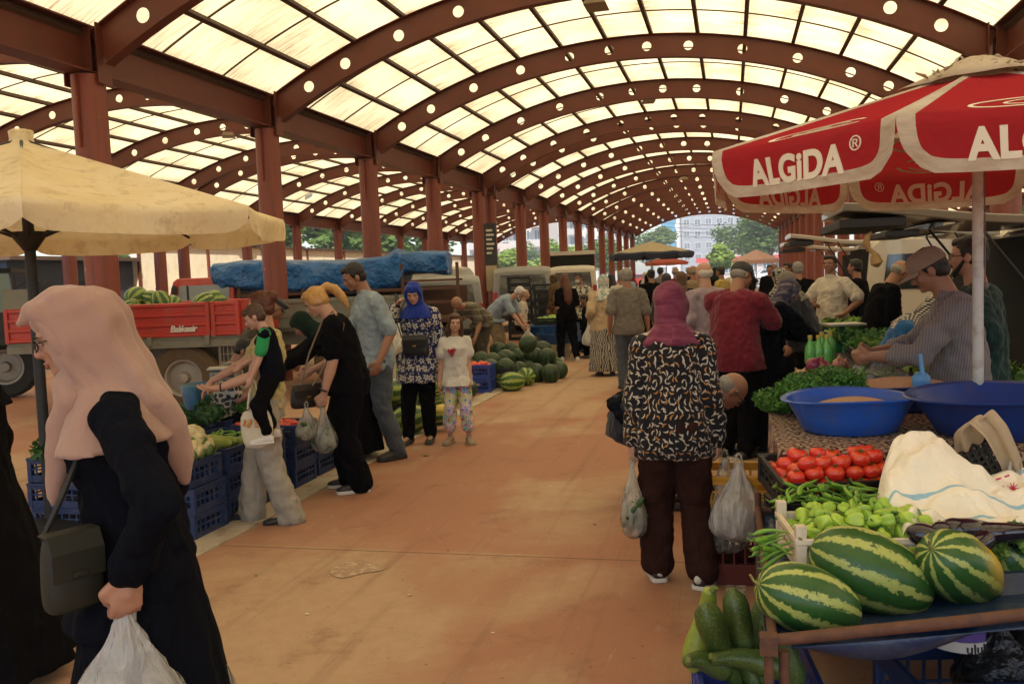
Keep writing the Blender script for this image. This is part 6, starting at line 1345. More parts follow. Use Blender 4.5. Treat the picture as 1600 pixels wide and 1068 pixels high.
# cream crate of peppers
cw = empty('pepper_crate_frame', (0, 0, 0)) if False else None
p = look(1232, 868, 2.92); cz0 = p.z-.045
cr_ = crate((p.x+.23, p.y+.17, cz0), R(8), 'cream plastic crate full of lime green peppers on the cart', PW, (.46, .34, .11), posts=.045)
random.seed(5)
Mx = Matrix.Translation((p.x+.23, p.y+.17, cz0)) @ Matrix.Rotation(R(8), 4, 'Z')
pile(BELL, -.20, .27, -.14, .18, .065, 9, 6, 3, 'lime green pepper in the cream crate', 'lime peppers in the cream crate', sc=(.85, 1.15), dz=.035, Mx=Mx)
for i in range(44):
    q = Mx @ Vector((random.uniform(-.20, .16), random.uniform(.12, .34), .13+random.uniform(0, .05))); LONGP.put(tuple(q), (random.uniform(-.5, .5), random.uniform(-.4, .4), random.uniform(-.2, 2.2)), random.uniform(.75, 1.05), 'thin green pepper strewn between the tomatoes and the cream crate', 'thin peppers between tomatoes and cream crate')
for i in range(11):
    LONGP.put(tuple(look(1204+random.uniform(-9, 12), 838+random.uniform(-22, 34), 2.95)), (random.uniform(-.6, .6), random.uniform(-.8, .8), random.uniform(-.5, .9)), .8, 'thin green pepper sticking out left of the cream crate', 'thin peppers left of the cream crate')
# black tilted crate of tomatoes
p = look(1205, 760, 3.58); Mt = Matrix.Translation((p.x+.26, p.y+.16, p.z-.06)) @ Matrix.Rotation(R(14), 4, 'Z') @ Matrix.Rotation(R(9), 4, 'X')
o = crate(tuple(Mt.translation), 0, 'black crate of ripe tomatoes at the back left of the cart', PK, (.54, .34, .12), rot=Mt.to_euler()); 
pile([TOM], -.24, .24, -.14, .15, .07, 7, 4, 3, 'ripe red tomato in the black crate on the cart', 'tomatoes in the black crate on the cart', sc=(.9, 1.1), rot=flat_rot, dz=.042, Mx=Mt)
crate((p.x+.26, p.y+.22, CZ), R(12), 'black crate supporting the tomatoes on the cart', PK, (.5, .3, max(.05, p.z-.10-CZ)))
# white woven cloth thrown over crates
n = NT('white_woven_cloth'); uvv = n.n('UVMap').outputs[0]; xs = n.n('SeparateXYZ', {0: uvv}); f = n.noise(n.co(), 4, 4)
def band(c0, w0): return n.math('LESS_THAN', n.math('ABSOLUTE', n.math('SUBTRACT', xs.outputs[1], c0)), w0)
bl = n.math('MAXIMUM', n.math('MAXIMUM', band(.16, .009), band(.36, .009)), band(.85, .01)); wv = n.n('TexChecker', {'Vector': n.map(uvv, (240, 240, 1)), 'Scale': 1.0, 'Color1': (1, 1, 1, 1), 'Color2': (.35, .35, .35, 1)}).outputs[0]
n.p(col=n.mix(n.math('MULTIPLY', bl, .75), n.mix(f, (.82, .76, .62), (.74, .66, .50)), (.10, .36, .50)), rough=.9, normal=n.bump(n.math('ADD', n.noise(n.co(), 11, 5, .6), n.math('MULTIPLY', n.noise(n.co(), 3.5, 2), 2.0)), .6, .03), sheen=.2); WOV = n.m
# supports hidden under the cloth: a crate
corner = [look(1362, 835, 2.98), look(1368, 700, 3.42), look(1440, 690, 3.45), look(1760, 800, 3.25), look(1640, 880, 2.95), look(1405, 862, 2.93)]
g = MB(); g.uv = []; NX, NY = 60, 44
A0, A1, B0, B1 = look(1392, 838, 2.90), look(1700, 855, 2.94), look(1360, 716, 3.42), look(1615, 764, 3.35)
for j in range(NY+1):
    w_ = j/NY
    for i in range(NX+1):
        u = i/NX; p = A0.lerp(A1, u).lerp(B0.lerp(B1, u), w_)
        bulge = .03+.12*math.exp(-((u-.25)/.30)**2-((w_-.72)/.30)**2)+.03*math.exp(-((u-.7)/.3)**2-((w_-.4)/.4)**2)
        fold = .020*math.sin(11*u+5*w_+1.5*math.sin(4*w_))+.014*math.sin(19*w_-9*u)+.035*noise.noise(Vector((u*6, w_*6, 3)))+.020*noise.noise(Vector((u*13, w_*11, 8)))+.006*noise.noise(Vector((u*26, w_*22, 5)))+.022*abs(noise.noise(Vector((u*8+2, w_*8, 11))))+.012*abs(math.sin(7*u-6*w_+2*math.sin(5*u)))
        p = p+Vector((.025*math.sin(9*w_+2*u), .02*math.sin(8*u), bulge+fold+(-.05 if i < 2 else 0)-.03*(1-w_)**4)); 
        if w_ > .9: p.z -= (w_-.9)*1.2
        if u < .08: p.z -= (.08-u)*1.4
        g.v.append(tuple(p)); g.uv.append((u*.9, w_))
for j in range(NY):
    for i in range(NX): q = j*(NX+1)+i; g.f.append((q, q+1, q+NX+2, q+NX+1))
tag(g.build('woven_cloth', WOV, None, fixn=False, solid=.003, sub=1, auto=False), 'crumpled white woven cloth with blue stripes thrown over the cart', 'cloth')
# black crate leaning, with a beige rag over its corner, and a printed bag
p = look(1520, 728, 3.52); crate(tuple(p), 0, 'black lattice crate leaning on its side behind the white cloth', PK, (.26, .18, .09), rot=(R(62), R(-16), R(24)))
RAG = cloth_tl('beige_rag', (.52, .40, .26), (.42, .31, .19), .15, 5); g = MB(); NX, NY = 20, 20
for j in range(NY+1):
    w_ = j/NY
    for i in range(NX+1):
        u = i/NX-.5; bx = [(1515, 700), (1512, 668), (1533, 652), (1556, 676), (1578, 722), (1590, 768)]; k_ = w_*5; a_ = min(int(k_), 4); f_ = k_-a_; q = look(bx[a_][0]*(1-f_)+bx[a_+1][0]*f_, bx[a_][1]*(1-f_)+bx[a_+1][1]*f_, 3.38-.10*math.sin(PI*w_))
        d = Vector((.55, -.1, .35)); wd = .085-.03*w_; g.v.append(tuple(q+d*u*wd*2+Vector((0, .012*math.sin(8*u+4*w_)+.02*math.sin(5*w_), .008*math.sin(14*u+3*w_)))))
for j in range(NY):
    for i in range(NX): q = j*(NX+1)+i; g.f.append((q, q+1, q+NX+2, q+NX+1))
tag(g.build('rag', RAG, None, fixn=False, solid=.004, sub=1, auto=False), 'beige rag hanging over the corner of the leaning black crate', 'rag')
bgp = plastic_bag(look(1585, 735, 3.30), .18, .26, .20, BG_W, 'white bag with red flower print behind the white cloth', 0, seed=31)
RP = M('red_flower_print', (.50, .03, .10), .6, .1); c0 = look(1583, 762, 3.19)
g = MB()
for k in range(9): a = 2*PI*k/9; q = c0+_R*.022*math.cos(a)+_U*.022*math.sin(a); g.tube([c0, q], [.003, .001], 5)
for dx, dy in ((-.05, .0), (-.055, -.02), (-.03, .04), (.04, .035), (.05, -.02), (-.02, -.045), (-.06, .03)): q = c0+_R*dx+_U*dy; g.tube([q, q+_R*.016+_U*.006], .0035, 5)
o = g.build('flower_print', RP, None); o.parent = bgp; o.matrix_parent_inverse = Matrix.Translation(bgp.location).inverted()
# eggplants
for px, py, D, tl, yw in ((1512, 826, 2.86, 8, 200), (1548, 832, 2.84, -6, 160), (1497, 834, 2.85, 12, 195), (1474, 845, 2.83, 20, 170), (1526, 846, 2.82, -14, 205), (1572, 840, 2.88, 5, 190)):
    mel(EG, px, py, D, (tl, yw), .95, 'glossy dark eggplant with green cap behind the yellow flanked watermelon')['group'] = 'eggplants behind the watermelons'
for i, (px, py) in enumerate(((1590, 832), (1600, 850), (1560, 858), (1535, 862))): BU['l'].put(tuple(look(px, py, 2.82)), (1.2, i, i), .26, 'ragged green leaf lying among the eggplants', 'leaves among the eggplants')
# crate under the cart with a cap and dark bags
p = look(1520, 1035, 2.85); crate((p.x+.05, p.y+.1, .0), R(12), 'deep blue crate under the right end of the cart', M('deep_blue_crate_plastic', (.010, .03, .10), .5, .2, 9, .2), (.56, .38, max(.16, p.z-.02)))
cp_ = empty('baseball_cap', tuple(look(1494, 992, 3.0)), R(20), 'white and purple cap with dark lettering lying in the blue crate under the cart', 'cap')
g = MB(); rr_ = []
for r_, z_ in ((.105, 0), (.104, .03), (.09, .06), (.06, .082), (.02, .09)): rr_.append([(r_*math.cos(a), r_*1.1*math.sin(a), z_) for a in [2*PI*j/24 for j in range(24)]])
g.ring_stack(rr_); g.build('crown', M('purple_cap_cloth', (.09, .05, .22), .8, .1), cp_)
g = MB(); g.loft([((0, 0, -.012), .112, .122), ((0, 0, .022), .109, .119)], 30); g.build('band', M('white_cap_cloth', (.5, .47, .42), .8, .1), cp_)
place_text('lettering', 'uluk', .045, S_BLK, cp_, lambda x, y, z: Vector((.113*math.sin(x/.113), -.122*math.cos(x/.113)-z, y+.004)), extrude=.002)
for i, (px, py, D) in enumerate(((1560, 1010, 2.9), (1600, 985, 3.0), (1540, 1030, 2.95))): plastic_bag(look(px, py-40, D), .22, .26, .2, M('black_bag_film', (.010, .009, .009), .3, .2, 16, .8, 30, dist=.02), 'black rubbish bag stuffed under the right end of the cart', i, seed=40+i, group='black bags under the cart')
# crate of big zucchini on the floor
zc = look(1168, 1048, 2.98); ZH = .27; zx, zy = zc.x+.02, 2.97+.27
crate((zx, zy, 0), R(6), 'bright blue crate of large zucchini on the floor by the cart leg', PBB, (.40, .52, .24))
for px, py, D, tl, yw, pr, sc in ((1097, 988, 3.12, 98, 8, ZU2, (.82, .95, .95)), (1130, 1016, 3.02, -118, -20, ZU, (1.0, 1.15, 1.1)), (1165, 1010, 3.05, -105, 5, ZU, (1.0, 1.05, 1.0)), (1108, 1038, 2.98, 20, 30, ZU, (.5, .95, .9)), (1147, 985, 3.22, 100, 0, ZU2, (.5, .6, .6)), (1203, 1016, 3.05, -80, 0, ZU, (.95, 1.0, .95)), (1185, 980, 3.22, -70, 10, ZU, (.8, .9, .85)), (1225, 1022, 2.98, 60, 10, ZU, (.66, 1.0, 1.0)), (1175, 1035, 2.98, 10, 10, ZU, (.66, .95, .95)), (1230, 990, 3.2, 80, 0, ZU, (.5, .8, .8))):
    mel(pr, px, py, D, (tl, yw), sc, 'large dark zucchini in the bright blue floor crate' if pr is ZU else 'pale green zucchini standing in the bright blue floor crate')['group'] = 'dark zucchini in the floor crate' if pr is ZU else 'pale zucchini in the floor crate'

# ================================================================ VEHICLES
GLASS = NT('vehicle_glass'); GLASS.p(col=(.02, .025, .025), rough=.08, spec=.8, coat=.5); GLASS = GLASS.m
def paint(name, col): return M(name, col, .35, .08, 3, .03, 20, coat=.5, dirt=((vary(col, .6)), 3, .35))
VW = paint('ivory_van_paint', (.55, .50, .40)); VG = paint('silver_grey_van_paint', (.24, .24, .23)); VD = paint('dark_van_paint', (.018, .018, .022)); TRIM = M('black_rubber_trim', (.014, .013, .013), .6, .1); RL = M('rear_lamp_red', (.35, .02, .015), .2, .1, coat=.5); TYRE = M('tyre_rubber', (.025, .023, .02), .85, .2, 20, .3); RIM = M('steel_rim', (.30, .27, .22), .5, .2, metal=.3)
def wheel(root, x, y, r, w, rim=RIM, tyre=TYRE, side=1):
    t = MB(); prof = [(r*.62, -w/2), (r*.9, -w/2), (r, -w*.32), (r, w*.32), (r*.9, w/2), (r*.62, w/2), (r*.60, 0)]
    rings = [[(x+z, y+q*math.cos(a), r+q*math.sin(a)) for q, z in prof] for a in [2*PI*i/32 for i in range(32)]]
    t.ring_stack(rings, loop=True, caps=False); wo = t.build('wheel', tyre, root)
    g = MB(); prof = [(r*.61, -w*.35), (r*.61, w*.40), (r*.52, w*.36), (r*.45, w*.1), (r*.2, w*.16), (r*.16, w*.36), (.01, w*.38)]
    rings = [[(x+side*z, y+q*math.cos(a), r+q*math.sin(a)) for a in [2*PI*i/28 for i in range(28)]] for q, z in prof]; g.ring_stack(rings); g.build('rim', rim, wo)
    return wo
def van(name, loc, rz, L, Wd, Hh, mat, label, gate=True, gh=None, group=None, gmat=None):
    """rear at y=0, front at y=L, opening to the rear"""
    o = vehicle(name, loc, rz, label, 'van', group); x = Wd/2
    g = MB(); n_ = 9
    prof = [(0, .38), (0.02, Hh*.52), (.10, Hh*.93), (.26, Hh), (L*.62, Hh*.985), (L*.70, Hh*.94), (L*.84, Hh*.60), (L*.985, Hh*.50), (L, .62), (L, .34)]
    rings = []
    for k in range(n_):
        t = -1+2*k/(n_-1); xs_ = x*t; ins = (1-abs(t)**8)
        rings.append([(xs_*(1-.10*max(0, (z/Hh-.5))*1.6), y, z if z < Hh*.9 else z-.05*abs(t)**4) for y, z in prof])
    g.ring_stack(rings); body = g.build('body', mat, o, bev=.03)
    # side glazing, doors seams, bumpers, lamps
    for s in (-1, 1):
        xx = lambda z: s*(x*(1-.10*max(0, (z/Hh-.5))*1.6)+.004)
        for y0, y1 in ((.28, .28+L*.22), (.36+L*.22, L*.62)):
            z0, z1 = Hh*.58, Hh*.85; g = MB(); g.add([(xx(z0), y0, z0), (xx(z0), y1, z0), (xx(z1), y1-.05, z1), (xx(z1), y0+.08, z1)], [(0, 1, 2, 3)]); g.build('side_window', GLASS, o, solid=.006, smooth=False)
        for y in (.30+L*.225, L*.64): g = MB(); g.box(min(xx(.7), xx(.7)-s*.01), max(xx(.7), xx(.7)-s*.01), y, y+.012, .42, Hh*.56); g.build('door_seam', TRIM, o, smooth=False)
        g = MB(); g.box(min(s*(x-.16), s*(x-.02)), max(s*(x-.16), s*(x-.02)), -.02, .03, Hh*.40, Hh*.62); g.build('tail_lamp', RL, o, smooth=False, bev=.008)
        for y in (L*.2, L*.8): wheel(o, s*(x-.10), y, .30, .19, side=s)
    g = MB(); g.box(-x+.04, x-.04, -.09, .0, .34, .52); g.build('rear_bumper', TRIM if mat is not VW else M('grey_bumper', (.12, .12, .11), .6, .1), o, smooth=False, bev=.02)
    g = MB(); g.box(-x+.10, x-.10, -.006, .14, .56, Hh*.90); (g if gate else MB().box(-x+.12, x-.12, .10, .3, .5, .6)).build('cargo_shade_slab' if gate else 'chassis', M('cargo_shade_fill', (.012, .010, .009), .9, .2), o, smooth=False)  # solid slab at an open rear, shade of the load space put into its colour
    g = MB(); g.add([(-x*.8, L*.705, Hh*.93), (x*.8, L*.705, Hh*.93), (x*.88, L*.835, Hh*.62), (-x*.88, L*.835, Hh*.62)], [(0, 1, 2, 3)]); g.build('windscreen', GLASS, o, solid=.01, smooth=False)
    if gate:
        gh = gh or Hh*.60; gt = MB(); k = 10; rings = []
        for i in range(k+1):
            q = i/k; yy = .10-gh*q; zz = Hh*.955+.16*math.sin(PI*q*.55)*q+.02; wdt = x*(.90+.04*q)
            rings.append([(wdt*t, yy, zz+.03*(1-t*t)) for t in (-1, -.8, -.4, 0, .4, .8, 1)]+[(wdt*t*.97, yy, zz-.06) for t in (1, .8, .4, 0, -.4, -.8, -1)])
        gt.ring_stack(rings); go = gt.build('tailgate', gmat or mat, o, bev=.01)
        g = MB(); g.box(-x*.72, x*.72, .10-gh*.55, .10-gh*.08, Hh*.955+.005, Hh*.955+.012); g.build('gate_window', GLASS, go, smooth=False)
        g = MB(); g.box(-x*.86, x*.86, .10-gh*1.015, .10-gh*.70, Hh*.955-.01, Hh*.955+.06); g.build('inner_trim', TRIM, go, smooth=False, bev=.01)
        for s in (-1, 1): g = MB(); g.tube([(s*(x-.09), .02, Hh*.62), (s*(x-.10), .10-gh*.42, Hh*.985)], .011, 8); g.build('gas_strut', BLKM, o)
    else:
        g = MB(); g.add([(-x*.78, .02, Hh*.58), (x*.78, .02, Hh*.58), (x*.72, .075, Hh*.87), (-x*.72, .075, Hh*.87)], [(0, 1, 2, 3)]); g.build('rear_window', GLASS, o, solid=.05, smooth=False); g = MB(); g.box(-.26, .26, -.012, .01, .62, .74); g.build('number_plate', S_WHT, o, smooth=False)
    return o
# right side: four vans backed up to the stalls, tailgates raised (rear faces the aisle)
van('van', (2.15, 7.75, 0), R(-90), 4.1, 1.72, 1.98, VD, 'dark van at the right edge with a long raised tailgate', gh=1.45, gmat=paint('weathered_gate_paint', (.26, .23, .17)))
van('van', (2.75, 11.55, 0), R(-90), 4.1, 1.70, 2.0, VW, 'ivory van behind the trader in the cap with raised tailgate', gh=1.15)
van('van', (2.05, 16.1, 0), R(-90), 4.2, 1.75, 2.05, VW, 'ivory van with side windows behind the man in the black t-shirt', gh=1.2)
van('van', (2.35, 19.9, 0), R(-90), 4.2, 1.75, 2.0, VW, 'farthest ivory van on the right with low raised tailgate', gh=1.4)
# hanging gourd
gq = pt(1362, 390, 6.6); o = empty('gourd', tuple(gq), 0, 'dried bottle gourd hanging from the long raised tailgate', 'gourd')
GM = M('dried_gourd_shell', (.30, .18, .07), .5, .3, 20, .2); g = MB(); g.tube([(.0, 0, .13), (-.03, 0, .10), (-.038, 0, .05), (-.02, 0, .0), (.01, 0, -.02), (.02, 0, -.05), (.035, 0, -.10), (.04, 0, -.13)], [.006, .022, .028, .018, .016, .035, .046, .012], 16); g.build('gourd_shell', GM, o); g = MB(); g.tube([(.0, 0, .13), (.0, 0, .22)], .003, 5); g.build('string', BLKM, o)
# left side: tractor trailer with red boards
tq = fr(187, 11.9); tr = vehicle('farm_trailer', (tq.x, tq.y, 0), R(13.8), 'red farm trailer with web address and place name lettering full of watermelons', 'trailer')
REDP = M('red_trailer_paint', (.40, .028, .012), .45, .2, 5, .15, 30, coat=.2, dirt=((.18, .06, .03), 6, .5)); GRYF = M('grey_trailer_frame', (.17, .17, .13), .6, .2, 6, .1, dirt=((.15, .08, .04), 8, .5))
TL = 1.56; zb, zt_ = 1.0, 1.46
g = MB(); g.box(-TL, TL, 0, 1.9, zb-.04, zb); g.box(-TL, TL, -.02, .06, zb-.14, zb-.04); g.box(-TL, TL, 1.84, 1.92, zb-.14, zb-.04); g.build('bed_frame', GRYF, tr, smooth=False, bev=.004)
def board(x0, x1, y, name):
    g = MB(); g.box(x0, x1, y-.012, y+.012, zb+.004, zt_)
    for z0, z1 in ((zb+.004, zb+.06), (zb+.14, zb+.20), (zb+.27, zb+.33), (zt_-.06, zt_)): g.prism([(y-.012, z0), (y-.034, z0+.012), (y-.034, z1-.012), (y-.012, z1)], x0, x1, 'x')
    for xx in (x0, x1-.05): g.box(xx, xx+.05, y-.04, y-.012, zb+.004, zt_)
    return g.build(name, REDP, tr, smooth=False, bev=.003)
board(-TL, -.02, .0, 'side_board'); board(.02, TL-.40, .0, 'side_board'); board(TL-.37, TL, -.02, 'end_board')
o = board(-TL, TL, 1.9, 'side_board')
g = MB(); g.box(-TL-.02, -TL+.02, .02, 1.88, zb, zt_); g.build('end_board', REDP, tr, smooth=False)
g = MB(); g.box(TL-.02, TL+.02, .02, 1.88, zb, zt_); g.build('end_board', REDP, tr, smooth=False)
g = MB(); g.box(-TL+.0, -TL+.44, -.006, .006, zt_+.003, zt_+.26); g.build('raised_board', GRYF, tr, smooth=False)
for xx in (-.62, .35, 1.12): g = MB(); g.box(xx-.03, xx+.03, -.06, -.022, zb-.10, zb+.02); g.build('latch', GRYF, tr, smooth=False, bev=.004)
LW = M('white_sign_paint', (.62, .58, .50), .6, .05)
place_text('lettering', 'www.tanaztarim.com', .085, LW, tr, lambda x, y, z: Vector((x*.92-.20, -.037-z*.5, y+zb+.105)), extrude=.001, spacing=1.1)
place_text('lettering', 'Balıkesir', .115, LW, tr, lambda x, y, z: Vector((x+.82+.2*y, -.037-z*.5, y+zb+.115)), extrude=.001, off=.004, spacing=.92)
TYB = M('dusty_tractor_tyre', (.10, .065, .035), .9, .3, 20, .5); wheel(tr, .74, .25, .46, .26, side=1, tyre=TYB, rim=RIM) if False else None
def wheel_side(root, x, y, r, w, rim, tyre):       # axle along y
    t = MB(); prof = [(r*.58, -w/2), (r*.9, -w/2), (r, -w*.3), (r, w*.3), (r*.9, w/2), (r*.58, w/2), (r*.56, 0)]
    rings = [[(x+q*math.cos(a)*(1+.012*(i % 2)), y+z, r+q*math.sin(a)*(1+.012*(i % 2))) for q, z in prof] for i, a in enumerate([2*PI*i/48 for i in range(48)])]
    t.ring_stack(rings, loop=True, caps=False); wo = t.build('wheel', tyre, root)
    g = MB(); prof = [(r*.57, .2*w), (r*.57, -w*.42), (r*.5, -w*.40), (r*.44, -w*.12), (r*.18, -w*.14), (r*.14, -w*.45), (.01, -w*.47)]
    g.ring_stack([[(x+q*math.cos(a), y+z, r+q*math.sin(a)) for a in [2*PI*i/28 for i in range(28)]] for q, z in prof]); g.build('rim', rim, wo)
for yy in (.16, 1.70): wheel_side(tr, .73, yy, .45, .26, RIM, TYB); wheel_side(tr, -.55, yy, .45, .26, RIM, TYB)
g = MB(); g.cyl((.73, .2, .45), (.73, 1.7, .45), .05); g.cyl((-.55, .2, .45), (-.55, 1.7, .45), .05); g.box(-1.4, 1.4, .5, .6, .6, .86); g.box(-1.4, 1.4, 1.3, 1.4, .6, .86); g.build('axle', GRYF, tr)
tw = tr.matrix_basis
for i in range(26):
    p = tw @ Vector((random.uniform(-1.35, 1.3), .22+.28*(i % 6)+random.uniform(-.05, .05), zb+.16+(.24 if i < 16 else .3))); (mL if i % 3 else mA).put(tuple(p), rnd_rot(), .95, 'striped watermelon loaded in the red farm trailer', 'watermelons in the red farm trailer')
for px, py, pr, sc in ((213, 464, mL, 1.0), (240, 468, mA, 1.0), (270, 474, mL, .8), (205, 474, mB, .8)): pr.put(tuple(pt(px, py, 12.5)), (.3, -.3, 2.2+px), sc, 'striped watermelon on top of the load of the red trailer', 'top watermelons of the red trailer')
# grey bed trailer right of it
tq2 = fr(505, 13.9); g2 = vehicle('flatbed_trailer', (tq2.x, tq2.y, 0), R(13.8), 'grey green flatbed trailer with low boards behind the shoppers', 'trailer')
g = MB(); g.box(-1.32, 1.35, 0, 1.5, .92, .96); g.box(-1.32, 1.35, -.03, .0, .96, 1.42); [g.box(-1.32, 1.35, -.05, -.03, z, z+.05) for z in (.98, 1.14, 1.36)]; g.build('side_board', GRYF, g2, smooth=False)
g = MB(); g.box(-1.32, 1.35, .2, .3, .7, .92); g.box(-1.32, 1.35, 1.2, 1.3, .7, .92); g.build('bed_frame', GRYF, g2, smooth=False); wheel_side(g2, .2, .1, .42, .24, RIM, TYB); wheel_side(g2, .2, 1.4, .42, .24, RIM, TYB)
for i in range(12): p = pt(372+random.uniform(-4, 28), 505+random.uniform(-8, 22), 12.6); (mL if i % 2 else mB).put(tuple(p), rnd_rot(), .55, 'small pale striped melon heaped beside the end of the red trailer', 'pale melons beside the red trailer')
crate(tuple(pt(384, 575, 12.6)), R(14), 'cream crate under the pale melons beside the red trailer', PW, (.6, .4, .45))
# truck with red cab and tarpaulin covered load
tq3 = fr(520, 17.0); t3 = vehicle('lorry', (tq3.x, tq3.y, 0), R(13.8), 'small lorry with red cab and blue tarpaulin over its rusty rack', 'lorry')
k_ = 17/1404.3; X = lambda px: (px-520)*k_
RC = M('orange_red_cab_paint', (.45, .05, .02), .4, .12, 4, .1, coat=.3, dirt=((.25, .05, .03), 5, .4))
g = MB(); cx0, cx1 = X(263), X(364); g.ring_stack([[(cx0-.10, y, .6), (cx1, y, .6), (cx1, y, 1.34), (cx1, y, 1.76), (cx1-.02, y, 1.84), (cx0+.16, y, 1.84), (cx0+.08, y, 1.78), (cx0-.06, y, 1.34)] for y in (0, .02, .85, 1.68, 1.7)]); g.build('cab', RC, t3, bev=.03)
g = MB(); g.add([(cx0+.13, -.012, 1.36), (cx0+.20, -.012, 1.70), (cx1-.08, -.012, 1.70), (cx1-.08, -.012, 1.36)], [(0, 1, 2, 3)]); g.build('cab_window', M('pale_cab_glass', (.22, .25, .25), .15, .15, 3, .0), t3, solid=.01, smooth=False)
g = MB(); g.box(cx0+.34, cx0+.375, -.03, -.018, 1.36, 1.70); g.build('window_bar', TRIM, t3, smooth=False)
g = MB(); g.ell(((cx0+.12), -.06, 1.62), (.06, .03, .10)); g.build('wing_mirror', TRIM, t3)
g = MB(); bx0, bx1 = X(368), X(722)
g.box(bx0, bx1, 0, 1.7, .82, .90); g.box(bx0, bx1, -.01, .01, 1.18, 1.24); g.box(bx0, bx1, -.01, .01, 1.44, 1.50); [g.box(x_, x_+.06, -.03, .01, .6, 1.95) for x_ in (X(370), X(470), X(626), X(712))]; g.box(bx0, bx1, 1.68, 1.70, .9, 1.5); g.box(X(626), bx1, -.01, .02, 1.60, 1.64); g.build('rack', RUST, t3, smooth=False)
for x_ in (X(300), X(600), X(680)): wheel_side(t3, x_, .15, .38, .24, RIM, TYRE); wheel_side(t3, x_, 1.55, .38, .24, RIM, TYRE)
TB = M('bright_blue_tarpaulin', (.012, .12, .36), .36, .3, 2.5, 1.0, 9, dist=.12, coat=.1, dirt=((.07, .12, .2), 4, .4)); g = MB(); NXX, NV = 90, 26; rings = []
for i in range(NXX+1):
    u = i/NXX; x_ = X(328)+(X(700)-X(328))*u; ring = []; pin = math.exp(-((u-.79)/.035)**2)
    top = 2.12+.03*math.sin(9*u)+(.14 if .74 < u < .80 else 0)*pin+(.04 if u > .8 else 0); low = 1.47+.05*math.sin(7*u+1)+.04*math.sin(17*u)+(.22 if u > .80 else 0)+(.15*(1-u/.06) if u < .06 else 0)
    for j in range(NV):
        a = 2*PI*j/NV; cs, sn = math.cos(a), math.sin(a); yy = .85+.93*(abs(cs)**.45)*(1 if cs > 0 else -1); zz = (top+low)/2+(top-low)/2*(abs(sn)**.4)*(1 if sn > 0 else -1)
        f_ = .035*math.sin(30*u+3*math.sin(4*a))*(1 if cs < 0 else .3)+.10*noise.noise(Vector((x_*2.6, yy*2, zz*3.2)))+.05*noise.noise(Vector((x_*7, yy*4, zz*7))); yy += f_*(1 if cs < 0 else -1)*-1; zz += .03*noise.noise(Vector((x_*3, yy*3, 5)))
        ring.append((x_+.02*math.sin(8*a), yy, zz))
    rings.append(ring)
g.ring_stack(rings); g.build('tarpaulin', TB, t3, sub=1, auto=False)
# vans and lorry further down the left side
van('van', (-7.2, 22.8, 0), R(160), 4.3, 1.8, 1.95, paint('off_white_van_paint', (.42, .40, .34)), 'off white van with dark windows beyond the blue tarpaulin', gate=False)
van('van', (-6.15, 19.0, 0), R(20), 4.1, 1.7, 1.72, VG, 'silver grey hatchback van near the twin red columns', gate=False)
van('van', (-5.9, 25.6, 0), R(15), 4.3, 1.8, 1.92, VG, 'grey minibus parked behind the twin red columns', gate=False)
van('van', (-5.7, 33.0, 0), R(10), 4.3, 1.8, 1.95, VW, 'cream van far down the left side', gate=False)
bq = fr(893, 39); o = vehicle('box_lorry', (bq.x, bq.y, 0), R(10), 'lorry with open dark cargo box and cream roof edge far down the left side', 'lorry')
g = MB(); g.box(-1.0, 1.0, 0, 4, .8, 2.45); g.build('cargo_box', M('cargo_shade_fill'), o, smooth=False); g = MB(); g.box(-1.05, 1.05, -.05, 4.05, 2.45, 2.62); g.build('box_roof', VW, o, smooth=False, bev=.02)  # closed box, coloured dark for the shade inside an open one
for s in (-1, 1): wheel(o, s*.85, .8, .4, .24, side=s)
# tractor at far left
q = fr(-8, 13.5); o = vehicle('tractor', (q.x, q.y, 0), R(30), 'old tractor cab with round mirror behind the red trailer at the far left', 'tractor')
g = MB(); g.box(-.7, .25, 0, 1.2, .9, 1.4); g.box(-.7, .22, .0, .06, 1.98, 2.06); g.box(-.7, .22, 0, 1.2, 2.0, 2.06); [g.tube([(x_, y_, 1.4), (x_*.92, y_, 2.0)], .03, 6) for x_ in (-.66, .25) for y_ in (.03, 1.17)]; g.build('cab', M('black_rubber_trim'), o, smooth=False)
g = MB(); g.add([(-.6, .01, 1.4), (.22, .01, 1.4), (.18, .01, 1.98), (-.56, .01, 1.98)], [(0, 1, 2, 3)]); g.build('cab_window', M('green_cab_glass', (.12, .17, .15), .1, .1), o, solid=.01, smooth=False); wheel_side(o, -.2, 1.1, .5, .3, RIM, TYRE)
g = MB(); g.tube([(.25, 0, 1.75), (.42, -.05, 1.85), (.62, -.05, 1.82)], .012, 6); g.ell((.70, -.05, 1.72), (.07, .03, .14)); g.build('wing_mirror', TRIM, o)

# ================================================================ FLOODLIGHTS, WALLS, SURROUNDINGS
FLM = M('galvanised_lamp_housing', (.25, .20, .13), .5, .3, 12, .2)
for i, (px, py, D, w_) in enumerate(((932, 12, 13.4, 'nearest'), (1013, 160, 23.3, 'second'), (1068, 281, 44, 'third'), (1082, 305, 60, 'farthest'))):
    p = pt(px, py, D); ztop = ZC+math.sqrt(max(.1, (RAD-.23)**2-(p.x-XC)**2)); o = empty('floodlight', tuple(p), .2*i, w_+' hanging floodlight under the ridge of the middle vault', 'lamp')
    g = MB(); g.prism([(-.17, 0), (.17, 0), (.12, .09), (-.12, .09)], -.24, .24, 'y'); g.build('housing', FLM, o, smooth=False, bev=.008)
    for k in range(7): g = MB(); g.box(-.10, .10, -.14+.045*k, -.13+.045*k, .092, .15); g.build('fin', FLM, o, smooth=False)
    for s in (-1, 1): g = MB(); g.tube([(0, s*.2, .09), (0, s*.12, .22), (0, 0, max(.25, ztop-p.z))], .009, 6); g.build('bracket', BLKM, o)
